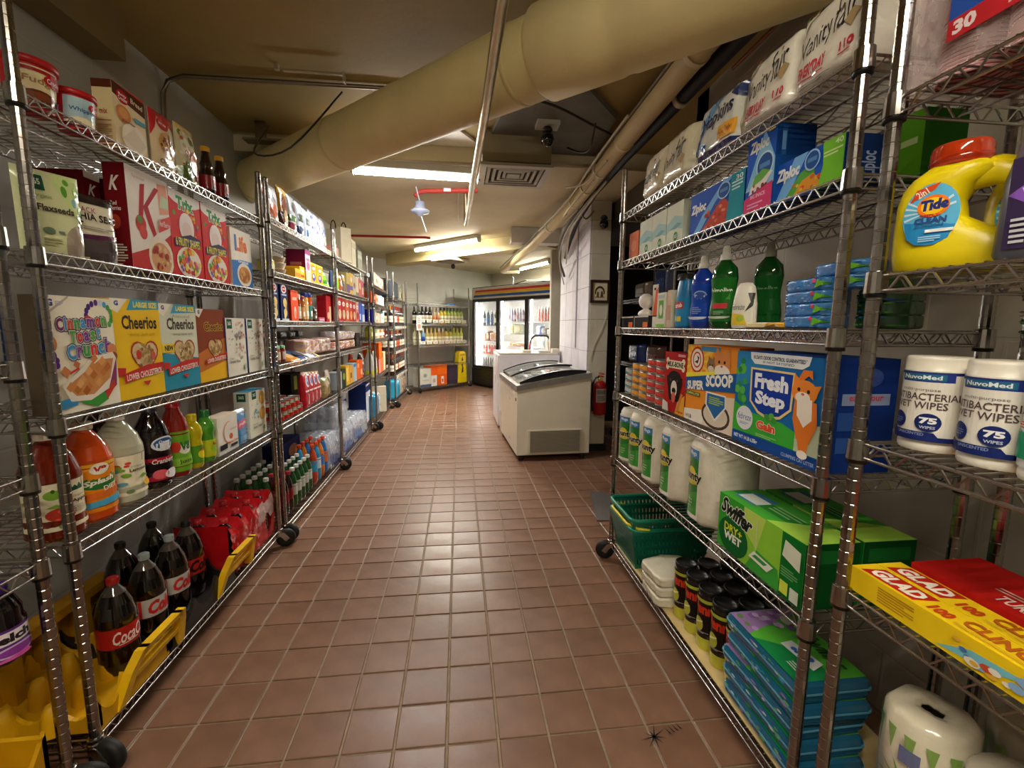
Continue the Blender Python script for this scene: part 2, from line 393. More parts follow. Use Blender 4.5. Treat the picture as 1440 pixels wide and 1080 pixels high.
cd = MB(); cd.tube([(.13, -.9, 2.065), (.118, 1.25, 2.065), (.108, 1.97, 2.065), (.066, 3.93, 2.065), (.064, 3.99, 2.085), (.064, 4.0, 2.11), (.064, 4.0, 2.379)], .0185, 12, 'b8ac8e', 'steel')
single(cd, 'conduit', 'long thin steel conduit running along the ceiling towards the back', 'conduit')
m = MB(); m.tube([(.0, 4.1, 2.37), (.0, 5.2, 2.37)], .008, 8, 'c9bfa4', 'painted'); single(m, 'conduit', 'short pale conduit beside the long steel ceiling conduit', 'conduit')
bp = empty('insulated_pipe'); tag(bp, 'slim beige insulated pipe with cables above the right hand racks', 'pipe')
pts = [(1.05, .7, 2.448), (1.035, 1.38, 2.448), (1.015, 1.95, 2.385), (1.01, 2.75, 2.35), (1.02, 3.9, 2.30), (.85, 5.2, 2.14), (.70, 7.3, 2.09)]
m = MB(); m.tube(pts, [.049, .049, .054, .056, .054, .046, .042], 18, 'c9b583', 'painted'); kid(m, 'pipe_jacket', bp)
for y, z in ((1.95, 2.385), (2.8, 2.349), (3.6, 2.314)):
    m = MB(); m.tube([(1.013, y, z), (1.013, y + .03, z)], .06, 18, 'd6c798', 'painted'); kid(m, 'strap', bp)
m = MB(); m.tube([(p[0] - .045, p[1], p[2] + .045) for p in pts], .009, 6, '6b5f4a', 'plastic'); kid(m, 'cable', bp)
for y in (2.2, 3.1, 4.4):
    m = MB(); m.tube([(1.015, y, 2.39), (1.015, y, 2.49 if y < 3.4 else 2.379)], .004, 6, '6b5f4a', 'steel'); kid(m, 'hanger_rod', bp)
bk = empty('black_pipe'); tag(bk, 'black rubber clad pipe beside the slim beige pipe', 'pipe')
m = MB(); m.tube([(1.2, .7, 2.45), (1.17, 1.3, 2.45), (1.13, 1.8, 2.38), (1.12, 3.1, 2.36), (1.125, 3.8, 2.33), (1.12, 4.3, 2.22), (1.15, 4.7, 2.1), (1.185, 5.05, 1.98)], [.036, .036, .036, .036, .034, .026, .02, .014], 14, '181716', 'rubber'); kid(m, 'pipe_jacket', bk)
m = MB(); m.tube([(1.25, .7, 2.41), (1.24, 1.3, 2.41), (1.2, 2.0, 2.35)], .009, 6, '8a4a22', 'plastic'); kid(m, 'cable', bk)
for y in (2.3, 3.3):
    m = MB(); m.tube([(1.125, y, 2.37), (1.125, y + .035, 2.37)], .042, 14, 'b9ad92', 'plastic'); kid(m, 'clamp', bk)
rd = random.Random(9)
for n, (pts, c, r, lb) in enumerate([
    ([(.35, 2.55, 2.44), (.55, 2.6, 2.42), (.8, 2.75, 2.40), (1.0, 2.95, 2.43)], '211d18', .008, 'black cable strung under the grey concrete patch of ceiling'),
    ([(.8, 2.72, 2.40), (.82, 2.9, 2.33), (.8, 3.05, 2.36), (.75, 3.2, 2.44)], '211d18', .006, 'drooping black cable next to the ceiling camera'),
    ([(1.0, 3.3, 2.3), (.88, 3.6, 2.16), (.92, 4.0, 2.18), (1.02, 4.2, 2.27)], 'd9cfb6', .007, 'cream cable looping down from the slim beige pipe'),
    ([(1.12, 3.7, 2.3), (1.02, 4.3, 2.16), (1.06, 4.8, 1.98), (1.18, 5.05, 1.78)], '3a332c', .014, 'dark cable bundle dropping to the block column'),
    ([(1.08, 3.6, 2.28), (1.0, 4.2, 2.1), (1.04, 4.7, 1.92), (1.2, 5.15, 1.7)], 'a39a86', .007, 'grey cable dropping beside the dark cable bundle'),
    ([(.95, 2.6, 2.4), (.94, 3.2, 2.36), (.93, 3.9, 2.29), (.82, 4.7, 2.19)], 'cfc6ae', .008, 'cream cable tied along the left of the slim beige pipe'),
    ([(.97, 3.0, 2.3), (.9, 3.3, 2.24), (.84, 3.6, 2.3), (.93, 3.8, 2.36)], 'd9cfb6', .006, 'thin cream cable loop hanging off the slim beige pipe'),
    ([(1.1, 3.4, 2.3), (1.06, 3.9, 2.2), (1.07, 4.4, 2.1), (1.16, 4.9, 1.9)], 'b9b09a', .01, 'pale grey cable sagging below the black pipe'),
    ([(1.07, 4.1, 2.27), (1.16, 4.16, 2.2), (1.24, 4.18, 2.28)], '8f8774', .008, 'short cable bridging the slim pipe and the block column'),
    ([(-1.12, 3.0, 2.39), (-1.05, 2.6, 2.1), (-.85, 2.55, 2.12), (-.62, 2.7, 2.47)], '2a261f', .005, 'thin black wire drooping over the thick beige duct')]):
    Q = []
    for i in range(len(pts) - 1):
        for t in range(5):
            u = t / 5; a, b = Vector(pts[i]), Vector(pts[i + 1]); p0 = Vector(pts[max(i - 1, 0)]); p3 = Vector(pts[min(i + 2, len(pts) - 1)])
            Q.append((.5 * ((2 * a) + (b - p0) * u + (2 * p0 - 5 * a + 4 * b - p3) * u * u + (3 * a - p0 - 3 * b + p3) * u ** 3))[:])
    Q.append(pts[-1]); m = MB(); m.tube(Q, r, 6, c, 'plastic'); single(m, 'cable', lb, 'cable')
for i, (x, y, z) in enumerate(((1.01, 3.25, 2.33), (1.01, 3.95, 2.295), (.925, 4.6, 2.216))):
    m = MB(); m.tube([(x, y, z), (x, y + .02, z)], .06, 16, 'ddd5c0', 'plastic'); single(m, 'cable_tie', 'pale cable tie round the slim beige pipe, %s of three' % ['nearest', 'middle', 'furthest'][i], 'cable tie', 'cable ties on the slim beige pipe')
m = MB(); m.cbox(.62, 1.2, 5.42, 5.6, 2.2, 2.379, .004, 'bdb7a8', 'painted'); struct(m, 'trim_beam_column')
# conduit on the left ceiling, with elbow down the wall
m = MB(); m.tube([(-1.487, 2.62, 2.0), (-1.487, 2.64, 2.38), (-1.47, 2.66, 2.45), (-1.40, 2.67, 2.482), (-.4, 2.66, 2.485), (.3, 2.7, 2.485)], .011, 8, '8c8270', 'steel')
single(m, 'conduit', 'grey conduit with an elbow on the left wall above the racks', 'conduit')
m = MB(); m.box(-.86, -.56, 2.52, 2.535, 2.468, 2.474, 'c9c2b0', 'steel'); m.box(-.57, -.56, 2.50, 2.535, 2.43, 2.474, 'c9c2b0', 'steel'); m.box(-.9, -.88, 2.52, 2.54, 2.474, 2.5, 'c9c2b0', 'steel')
single(m, 'ceiling_bracket', 'small white angle bracket screwed to the ceiling by the conduit', 'bracket')
# strip lamps
def strip_lamp(label, x, y, z, L, rot, tube, lw=.075):
    o = empty('strip_lamp'); tag(o, label, 'lamp'); o.location = (x, y, z); o.rotation_euler.z = rot
    h = MB(); h.cbox(-L / 2 - .03, L / 2 + .03, -lw / 2, lw / 2, 0, .05, .006, 'b9b4aa', 'painted'); h.box(-L / 2 - .03, -L / 2 - .012, -.03, .03, -.045, .0, 'c9c5bb', 'painted'); h.box(L / 2 + .012, L / 2 + .03, -.03, .03, -.045, .0, 'c9c5bb', 'painted'); kid(h, 'housing', o)
    t = MB(); t.tube([(-L / 2, 0, -.026), (L / 2, 0, -.026)], .017, 12, 'ffffff', tube); kid(t, 'tube', o)
strip_lamp('cool white strip lamp beside the square air vent', -.29, 3.40, 2.30, .84, radians(4), 'tube_cool')
strip_lamp('warm white strip lamp above the slanted ceiling duct', -.18, 6.41, 2.328, 1.25, radians(-47), 'tube_warm')
strip_lamp('strip lamp over the drinks cooler', 1.37, 8.28, 2.328, 1.05, radians(-71), 'tube_warm')
strip_lamp('strip lamp over the near end of the aisle', -.05, -.35, 2.449, 1.2, 0, 'tube_warm')
m = MB(); m.cbox(-.16, .16, -.05, .05, 0, .05, .02, 'efe6c4', 'enamel', 2); single(m, 'ceiling_fitting', 'pale oval ceiling fitting between the back duct and cooler', 'lamp', None, (.98, 8.6, 2.2), radians(-20))
# air vent
av = empty('air_vent'); tag(av, 'square louvred air vent at the edge of the soffit', 'vent'); av.location = (.39, 3.33, 2.27)
m = MB(); m.box(-.23, .23, -.22, .22, .03, .228, '8f8468', 'painted'); kid(m, 'duct_box', av)
m = MB()
def ring(mb, a, b, z0, z1, col, mat='painted', ay=None, by=None):
    ay = ay or a; by = by or b; mb.box(-a, a, -ay, -by, z0, z1, col, mat); mb.box(-a, a, by, ay, z0, z1, col, mat); mb.box(-a, -b, -by, by, z0, z1, col, mat); mb.box(b, a, -by, by, z0, z1, col, mat)
ring(m, .245, .20, 0, .018, 'b9b3a4', ay=.235, by=.19); kid(m, 'frame', av)
for i, a in enumerate((.19, .15, .11, .075)):
    m = MB(); ring(m, a, a - .02, .004 + i * .003, .022 + i * .002, 'a49d8c', ay=a * .93, by=a * .93 - .02); kid(m, 'louvre', av)
m = MB(); m.box(-.045, .045, -.04, .04, .008, .03, 'a49d8c', 'painted'); kid(m, 'louvre', av)
m = MB(); m.box(-.2, .2, -.19, .19, .026, .029, '17140f', 'matte'); kid(m, 'backing', av)
# back duct across the ceiling
m = MB(); m.cbox(-.3, 2.85, -.14, .14, -.18, 0, .004, 'b9aa7a', 'painted'); single(m, 'ceiling_duct', 'beige rectangular duct crossing the ceiling below the second strip lamp', 'duct', None, (-.88, 7.68, SZ - .001), radians(-44.5))
m = MB(); m.cbox(-.2, .2, -.2, .2, -.045, 0, .008, 'c2ba9e', 'painted'); m.cbox(-.15, .15, -.15, .15, -.055, -.044, .004, '6b6455', 'painted'); single(m, 'duct_diffuser', 'flat square diffuser under the rectangular back duct', 'vent', None, (-.12, 6.84, SZ - .184), radians(-44.5))
# sprinkler pipes and detector
m = MB(); m.tube([(-1.49, 6.14, 2.35), (-.42, 6.10, 2.35), (-.36, 6.09, 2.34)], .016, 10, '9e2416', 'painted'); single(m, 'sprinkler_pipe', 'red sprinkler pipe running from the left wall', 'pipe')
m = MB(); m.tube([(-.36, 4.02, 2.30), (-.33, 4.03, 2.335), (-.28, 4.02, 2.345), (.16, 3.94, 2.345)], .02, 10, 'c8453a', 'painted'); single(m, 'sprinkler_pipe', 'short red sprinkler pipe beside the cool white lamp', 'pipe')
m = MB(); m.box(-.12, -.06, 3.955, 3.975, 2.332, 2.358, 'e9e9f2', 'card'); single(m, 'pipe_label', 'small white label on the short red pipe', 'label')
dd = empty('heat_detector'); tag(dd, 'white hanging detector head below the red sprinkler pipe', 'detector'); dd.location = (-.32, 4.0, 2.15)
m = MB(); m.lathe([(.0, -.02), (.02, -.015), (.03, .0), (.075, .012), (.08, .03), (.06, .04), (.045, .045), (.045, .06), (.04, .065), (.04, .1), (.02, .105)], 24, 0, 0, '9fa9c0', 'plastic'); kid(m, 'head', dd)
m = MB(); m.tube([(0, 0, .1), (-.03, 0, .22)], .006, 6, 'cfd6e6', 'painted'); kid(m, 'stem', dd)
m = MB(); m.tube([(.01, 0, -.015), (.05, .02, -.14)], .005, 6, 'cfd6e6', 'painted'); kid(m, 'arm', dd)
# ceiling cameras
def cctv(label, x, y, z, plate=True):
    o = empty('security_camera'); tag(o, label, 'camera'); o.location = (x, y, z)
    if plate: m = MB(); m.box(-.07, .07, -.05, .05, .07, .1, 'b3b0a4', 'painted'); kid(m, 'junction_box', o)
    m = MB(); m.lathe([(.018, .075), (.03, .06), (.034, .045), (.02, .04)], 16, 0, 0, '25282c', 'plastic'); kid(m, 'mount', o)
    m = MB(); m.lathe([(0, -.045), (.02, -.042), (.036, -.025), (.042, 0), (.036, .025), (.02, .04), (0, .043)], 18, 0, 0, '121214', 'liquid'); kid(m, 'ball', o)
cctv('round black security camera on the grey ceiling patch', .55, 2.9, 2.37)
cctv('round black security camera high on the block column', 1.33, 4.15, 2.16, False)
cctv('tiny dark security camera above the back wall rack', -.1, 8.4, 2.28, False)
m = MB(); m.tube([(1.214, 4.62, 1.0), (1.214, 4.62, 2.3)], .008, 8, 'b9b7c2', 'painted'); m.box(1.2, 1.222, 4.6, 4.64, 1.93, 1.97, 'c9c7d2', 'painted'); single(m, 'conduit', 'thin vertical conduit on the white side of the block column', 'conduit')
m = MB(); m.tube([(1.4, 4.19, 2.2), (1.41, 4.19, 1.9), (1.405, 4.19, 1.42), (1.39, 4.19, 1.3), (1.34, 4.19, 1.16), (1.28, 4.19, 1.05), (1.25, 4.19, .9)], .003, 5, 'cbc6b0', 'plastic'); single(m, 'cable', 'thin pale cable hanging down the column by the picture', 'cable')

# ------------------------------------------------------------------ wire racks
_sh = {}; _po = {}
def shelf_mesh(L, dep, ledge=False):
    key = (round(L, 3), round(dep, 3), ledge)
    if key in _sh: return _sh[key]
    m = MB(); r = .0033; W = 'b4b1ad'; i = .012
    for z in (-.003, -.031):
        m.tube([(i, 0, z), (L - i, 0, z)], r, 6, W); m.tube([(i, dep, z), (L - i, dep, z)], r, 6, W)
        m.tube([(0, i, z), (0, dep - i, z)], r, 6, W); m.tube([(L, i, z), (L, dep - i, z)], r, 6, W)
    def zig(f, LL, per=.0508):
        n = int(round(LL / per)); pts = []
        for k in range(n + 1):
            x = LL * k / n
            if k < n: pts += [f(x + .004, -.028), f(x + LL / n * .5 - .004, -.006), f(x + LL / n * .5 + .004, -.006), f(x + LL / n - .004, -.028)]
        m.tube(pts, .002, 4, W)
    zig(lambda x, z: (i * 2 + x, 0, z), L - 4 * i); zig(lambda x, z: (i * 2 + x, dep, z), L - 4 * i)
    zig(lambda x, z: (0, i * 2 + x, z), dep - 4 * i); zig(lambda x, z: (L, i * 2 + x, z), dep - 4 * i)
    n = int(L / .0254)
    for k in range(1, n):
        x = L * k / n; m.tube([(x, 0, .0006), (x, dep, .0006)], .0019, 4, W)
    for y in (dep * .33, dep * .67):
        m.tube([(i, y, -.005), (L - i, y, -.005)], .003, 4, W); m.tube([(i, y, -.031), (L - i, y, -.031)], .0025, 4, W); zig(lambda x, z: (i * 2 + x, y, z), L - 4 * i, .1016)
    if ledge:
        for z in (.03, .06, .09):
            m.tube([(i, dep, z), (L - i, dep, z)], .0025, 4, W)
            if z < .07: m.tube([(i, 0, z), (L - i, 0, z)], .0025, 4, W)
            m.tube([(0, i, z), (0, dep - i, z)], .0025, 4, W); m.tube([(L, i, z), (L, dep - i, z)], .0025, 4, W)
    for x in (0, L):
        for y in (0, dep):
            m.lathe([(.016, -.036), (.0192, -.035), (.0178, .005), (.0155, .006)], 16, x, y, 'a19e9a', 'chrome', smooth=False)
            m.lathe([(.0155, -.043), (.0178, -.043), (.0178, -.036)], 14, x, y, '0c0b0b', 'plastic')
    _sh[key] = m.mesh('wire_shelf'); return _sh[key]
def post_mesh(z0, z1):
    key = (z0, z1)
    if key in _po: return _po[key]
    prof = [(.0127, z0)]; z = z0 + .0254
    while z < z1 - .02:
        prof += [(.0127, z - .0022), (.0119, z - .0011), (.0119, z + .0011), (.0127, z + .0022)]; z += .0254
    prof += [(.0127, z1 - .006), (.0105, z1)]
    m = MB(); m.lathe(prof, 14, 0, 0, '9c9793', 'chrome', smooth=False); _po[key] = m.mesh('rack_post'); return _po[key]
_ca = []
def caster_mesh():
    if _ca: return _ca[0]
    f = MB(); f.lathe([(.008, .105), (.012, .1), (.02, .095), (.022, .085), (.012, .08)], 12, 0, 0, 'a8a5a0', 'chrome')
    f.prism([(-.012, .088), (.022, .088), (.05, .05), (.03, .036), (.018, .05)], -.021, -.0175, 'a8a5a0', 'chrome'); f.prism([(-.012, .088), (.022, .088), (.05, .05), (.03, .036), (.018, .05)], .0175, .021, 'a8a5a0', 'chrome')
    w_ = MB(); w_.lathe([(.01, -.016), (.036, -.016), (.047, -.011), (.05, 0), (.047, .011), (.036, .016), (.01, .016)], 24, 0, 0, '12110f', 'rubber'); w_.lathe([(.001, -.019), (.012, -.019), (.012, .019), (.001, .019)], 10, 0, 0, '8d8a86', 'steel')
    W = MB(); W.join(w_, Matrix.Translation((.03, 0, .05)) @ Matrix.Rotation(pi / 2, 4, 'X')); _ca.append((f.mesh('caster'), W.mesh('caster_wheel'))); return _ca[0]
def mobj(name, me, parent, loc=(0, 0, 0), rz=0):
    o = bpy.data.objects.new(name, me); COL.objects.link(o); o.parent = parent; o.location = loc; o.rotation_euler.z = rz; return o
RACKS = {}
def rack(key, label, origin, rot, L, shelves, dep=.36, top=1.97, ledges=(), casters=True, group='chrome wire shelving racks'):
    o = empty('wire_rack'); tag(o, label, 'rack', group); o.location = (*origin, 0); o.rotation_euler.z = rot
    for x in (0, L):
        for y in (0, dep):
            mobj('post', post_mesh(.085, top), o, (x, y, 0))
            cf, cw = caster_mesh(); a = (-pi / 2 if y == 0 else pi / 3) + (.35 if x else -.2)
            c = mobj('caster', cf, o, (x, y, 0), a); mobj('wheel', cw, c)
    for k, z in enumerate(shelves): mobj('shelf', shelf_mesh(L, dep, k in ledges), o, (0, 0, z))
    RACKS[key] = (o, shelves); return o
XL, XR = -.989, .792
H = pi / 2
rack('L0', 'chrome wire rack cut off at the left edge, with grape juice bottle', (XL, -.15), H, 1.27, [1.42, 1.13, .87, .66, .10])
rack('L1', 'chrome wire rack holding the cereal boxes on the left', (XL, 1.208), H, 1.265, [1.746, 1.392, .982, .655, .10])
rack('L2', 'chrome wire rack with pasta boxes and spice jars, left side', (XL, 2.556), H, 1.25, [1.785, 1.505, 1.24, .997, .665, .08])
rack('L3', 'chrome wire rack with red snack boxes and paper shopping bag on top', (XL - .01, 3.87), H, 1.33, [1.78, 1.507, 1.25, .99, .66, .07])
rack('L4', 'chrome wire rack with orange cartons and stacked trays on top', (-.965, 5.31), H + .035, 1.33, [1.685, 1.47, 1.245, 1.045, .60, .07])
rack('L5', 'chrome wire rack of wine bottles with a dark case on top', (-.94, 6.72), H - .03, 1.25, [1.61, 1.2, .83, .47, .09])
rack('B', 'chrome wire rack of wine bottles standing against the back wall', (-.72, 8.15), radians(44.6), 1.28, [1.60, 1.247, .86, .50, .09], .42, 1.95, (0, 2))
rack('R1', 'chrome wire rack with napkins, cat litter and paper towels on the right', (XR, 2.171), -H, 1.305, [1.76, 1.537, 1.219, .892, .553, .10])
rack('R0', 'chrome wire rack cut off at the right edge, with detergent and wipes', (XR, .787), -H, 1.22, [1.64, 1.325, 1.0, .687, .10])
rack('S', 'dark wire rack in the storeroom beyond the block column', (1.75, 4.75), -H, 1.2, [1.5, 1.2, .85, .5, .12])
# ------------------------------------------------------------------ makers of goods: local frame, front faces -y, origin at the middle of the front's foot
def wob(x, z, s=0.): return .5 * sin(37 * x + 11 * z + s) * sin(29 * z - 13 * x + 2 * s) + .5 * sin(71 * x + 53 * z + s * 3)
def carton(w, h, d, col, ops=(), side=None, sops=(), top=None, tops=(), mat='card', which='l'):
    m = MB(); side = side or col; top = top or side
    m.box(-w / 2, w / 2, 0, d, 0, h, col, mat, {'l': side, 'r': side, 't': top, 'k': side, 'b': side})
    paint(m, ops, flat(), w, h, mat)
    if sops:
        if which == 'l': paint(m, sops, side_l(w), d, h, mat, x0=-d)
        else: paint(m, sops, side_r(w), d, h, mat, x0=0)
    if tops: paint(m, tops, top_s(h), w, d, mat)
    return m
def pouch(w, h, d, col, ops=(), mat='film', pillow=False, seed=0., back=None, lean=0., wr=.0015, foot=.93):
    """soft bag: gusset at the foot, crimped seam at the top; pillow = soft brick"""
    m = MB()
    def th(u, v):
        a = abs(2 * u - 1)
        if pillow: q = (max(0, 1 - a ** 11)) ** .5 * (max(0, 1 - abs(2 * v - 1) ** 9)) ** .5
        else: q = (max(0, 1 - a ** 3.2)) ** .6 * (max(0, 1 - v ** 3.0)) ** .55 * (1 if v > .1 else .8 + 2 * v)
        return d / 2 * q
    def X(u, v): return (-w / 2 + w * u) * ((foot + (1 - foot) * v) if not pillow else 1)
    def fr(u, v, e=0):
        t = th(u, v); x = X(u, v); z = h * v
        return (x, d / 2 - t - e - wr * wob(x * 2, z * 2, seed) * (t > .2 * d / 2) + lean * v * h, z)
    def bk(u, v):
        t = th(u, v); x = X(u, v); return (x, d / 2 + t + .0006 + lean * v * h, h * v)
    n1 = 14; n2 = 16; m.grid(fr, n1, n2, col, mat); m.grid(bk, n1, n2, back or col, mat, flip=True)
    if pillow:
        pass
    else: m.box(X(0, 0), X(1, 0), .1 * d, .9 * d, 0, .002, back or col, mat)
    sf = lambda x, z, e: fr(min(max((x + w / 2) / w, 0), 1), min(max(z / h, 0), 1), e + .0014)
    paint(m, ops, sf, w, h, mat, w / n1, h / n2, lift=.0003)
    return m
def rad(prof):
    def f(z):
        for (r0, z0), (r1, z1) in zip(prof, prof[1:]):
            if z0 <= z <= z1 and z1 > z0: return r0 + (r1 - r0) * (z - z0) / (z1 - z0)
        return prof[-1][0]
    return f
def bottle(root, prof, col, mat='liquid', cap=None, lab=None, sq=(1, 1), n=28, fill=None, air='e8e4dc', capmat='plastic'):
    """root: Empty; body, cap and label are its parts.  lab=(z0,z1,col,ops,arc degrees[,mat])"""
    R0 = max(r for r, z in prof); cy = R0 * sq[1]; b = MB()
    if fill:
        cols = [col if z1 <= fill + .001 else air for (r0, z0), (r1, z1) in zip(prof, prof[1:])]
        b.lathe(prof, n, 0, cy, col, mat, sq, cols=cols)
    else: b.lathe(prof, n, 0, cy, col, mat, sq)
    kid(b, 'bottle_body', root)
    if cap:
        r, z0, z1, cc = cap[:4]; c = MB(); pr = [(r, z0), (r, z0 + (z1 - z0) * .15), (r * .97, z0 + (z1 - z0) * .2), (r * .97, z1 - .002), (r * .85, z1)]
        if len(cap) > 4: pr = cap[4]
        c.lathe(pr, 20, 0, cy, cc, capmat)
        if len(cap) <= 4:
            for i in range(20):
                a = 2 * pi * i / 20; c.tube([(r * cos(a), cy + r * sin(a), z0 + (z1 - z0) * .2), (r * cos(a), cy + r * sin(a), z1 - .002)], .0007, 4, cc, capmat)
        kid(c, 'cap', root)
    if lab:
        z0, z1, lc, ops, arc = lab[:5]; lm = lab[5] if len(lab) > 5 else 'glossy_card'; rf = rad(prof); l = MB()
        if arc >= 360: l.lathe([(rf(z0) + .0005, z0), (rf((z0 + z1) / 2) + .0006, (z0 + z1) / 2), (rf(z1) + .0005, z1)], n, 0, cy, lc, lm, sq, caps=False); W = R0 * pi; st = .006
        else:
            W = R0 * radians(arc); st = R0 * .2
        sf = cyl(rf, cy, sq); ops2 = list(ops)
        if arc < 360: ops2 = [R(0, 0, 100, 100, lc)] + ops2
        g = lambda x, z, e: sf(x, z + z0, e)
        paint(l, ops2, g, W, z1 - z0, lm, R0 * .22, (z1 - z0) / 4)
        kid(l, 'label', root)
    return root
def can(r, h, col, ops=(), lid='b9b6b0', mat='glossy_card', z0=.004, arc=None):
    m = MB(); m.lathe([(r * .94, 0), (r, .002), (r, .005), (r * .985, .006), (r * .985, h - .006), (r, h - .005), (r, h - .001), (r * .95, h), (r * .92, h - .003), (.0005, h - .003)], 24, 0, r, lid, 'tin')
    m.lathe([(r * .99, .007), (r * .99, h - .007)], 24, 0, r, col, mat, caps=False)
    paint(m, ops, cyl(lambda z: r * .99, r), r * pi, h, mat, r * .25, 0)
    return m
def root(name, label, cat, group=None):
    return tag(empty(name), label, cat, group)
def one(name, mb, label, cat, group=None):
    return tag(mb.build(name), label, cat, group)
CUR = {}
def put(o, key, s, z=None, off=.03, yaw=0., lvl=None, dz=.0028, piv=0.):
    """stand o on shelf lvl of rack key: s = distance along the rack from its origin, off = setback from the front edge"""
    r, sh = RACKS[key]; zz = sh[lvl] if z is None else z
    M = Matrix.Translation(r.location) @ Matrix.Rotation(r.rotation_euler.z, 4, 'Z') @ Matrix.Translation((s, off + piv, zz + dz)) @ Matrix.Rotation(yaw, 4, 'Z') @ Matrix.Translation((0, -piv, 0))
    o.matrix_world = M; o.location = M.translation; o.rotation_euler = M.to_euler(); return o
def D(key, y):  # distance along the aisle -> distance along the rack
    if key in ('R1', 'R0', 'S'): return RACKS[key][0].location.y - y
    return y - RACKS[key][0].location.y
ORD = ['first', 'second', 'third', 'fourth', 'fifth', 'sixth', 'seventh', 'eighth', 'ninth', 'tenth', 'eleventh', 'twelfth', 'thirteenth', 'fourteenth', 'fifteenth', 'sixteenth']
GREEN365 = '1f5c46'
def q365(x0, y0, x1, y1): return [R(x0, y0, x1, y1, GREEN365), T('365', x0 + (x1 - x0) * .2, y0 + (y1 - y0) * .35, x1 - (x1 - x0) * .2, y1 - (y1 - y0) * .25, 'e9efe4')]
# ------------------------------------------------------------------ rack L1: cereal rack
def L1(o, d, lvl, off=.03, yaw=0., **k): return put(o, 'L1', D('L1', d), lvl=lvl, off=off, yaw=yaw, **k)
# top shelf
def tub(label, ops, d, s, lc='c01f24'):
    o = root('frosting_tub', label, 'tub', 'frosting tubs on the top cereal shelf'); rf = .044 * s
    bottle(o, [(rf * .78, 0), (rf * .8, .003), (rf, .085 * s)], 'c8252b', 'glossy_card', (rf * 1.08, .083 * s, .098 * s, lc, [(rf * 1.02, .083 * s), (rf * 1.1, .084 * s), (rf * 1.1, .096 * s), (rf * 1.05, .098 * s), (rf * .98, .094 * s), (.001, .093 * s)]), (.004, .082 * s, 'c8252b', ops, 360))
    L1(o, d, 0, .03, -.5, piv=.045)
tub('larger red frosting tub with chocolate swirl label, left end of top shelf', [R(22, 5, 78, 96, 'f2e3b4'), E(50, 20, 26, 22, '6b2f16'), E(50, 27, 20, 9, '8a4524'), E(42, 14, 9, 7, 'a2522c'), T('Fudge', 32, 52, 70, 72, 'b48a4c'), R(28, 84, 72, 92, 'b01f28'), E(70, 72, 16, 15, 'c3161d'), T('Crocker', 58, 66, 82, 78, 'ffffff'), E(80, 20, 6, 12, '3a4d9a')], 1.345, 1.2)
tub('smaller red frosting tub with pale blue label, on top shelf', [R(22, 5, 78, 96, 'bfe0ea'), E(50, 20, 26, 18, 'f0e2b4'), E(50, 26, 22, 9, 'fff4d0'), R(22, 4, 78, 12, '6a1f2a'), T('Whipped', 30, 50, 70, 66, '3f74a8'), E(72, 74, 15, 14, 'c3161d'), T('Crocker', 62, 69, 82, 79, 'ffffff')], 1.475, 1.06)
o = one('cake_mix_box', carton(.14, .195, .055, 'efd9ae', [R(0, 88, 100, 100, 'c8451f'), R(0, 60, 100, 96, 'f1dcae'), P('5a2a18', (0, 82), (100, 72), (100, 96), (0, 100)), E(30, 84, 19, 10, 'c3161d'), T('Betty', 18, 84, 42, 89, 'fff'  'fff'), T('Crocker', 16, 78, 44, 84, 'ffffff'), T('Bread', 54, 82, 92, 90, 'f1dcae', rot=-5), E(28, 58, 22, 13, 'd98a4a'), E(28, 60, 15, 8, 'e7a261'), R(62, 56, 96, 63, '5aa3b4'), E(56, 26, 40, 24, 'f6ead0'), P('e6d9c0', (16, 20), (70, 8), (94, 26), (56, 44)), R(0, 0, 100, 7, 'f3e6c8'), T('gluten free', 20, 46, 60, 51, '8a4a2a')], 'e3cf9c', [R(0, 88, 100, 100, '5a2a18'), R(15, 40, 85, 41, '8c2a22'), T('mix', 30, 50, 70, 58, 'a8402e'), *LINES(15, 10, 85, 36, 8, 'b59e74')], 'd24a22'), 'cream and red baking mix carton on the top shelf, left rack', 'box'); L1(o, 1.645, 0, .04)
o = one('cookie_mix_pouch', pouch(.125, .20, .04, 'eed7b0', [P('c7202a', (0, 100), (0, 55), (22, 90), (100, 78), (100, 100)), E(42, 80, 24, 10, 'c3161d'), T('Betty Crocker', 26, 77, 58, 83, 'ffffff'), E(52, 46, 36, 22, 'd59b52'), *SPECK(3, 22, 22, 30, 84, 62, ['5b2a14', '7a3a1a', 'c98a44'], 4, True, .7), E(66, 58, 8, 10, 'f4efe6'), T('Chocolate', 12, 12, 80, 20, '5a2a18', sh=.2), T('chip', 30, 4, 60, 11, '5a2a18')], seed=2), 'tan and red cookie mix pouch beside the baking mix carton', 'pouch'); L1(o, 1.81, 0)
o = one('dried_fruit_bag', pouch(.12, .215, .05, 'd8cfa8', [R(0, 90, 100, 99, 'e6c57a'), E(30, 62, 22, 16, 'efe8d4'), *SPECK(8, 26, 8, 30, 92, 86, ['efe8d4', '6d7a35', 'd7c49a', 'b9673a'], 7, False, .6), E(64, 40, 24, 20, 'd9754f'), E(60, 44, 16, 12, 'e59a6a'), P('5f7a2f', (0, 0), (40, 2), (46, 26), (20, 34), (0, 26)), E(78, 22, 14, 12, 'c9504a')], seed=5), 'glossy bag of dried fruit with cream crimped top, top shelf', 'bag'); L1(o, 1.955, 0)
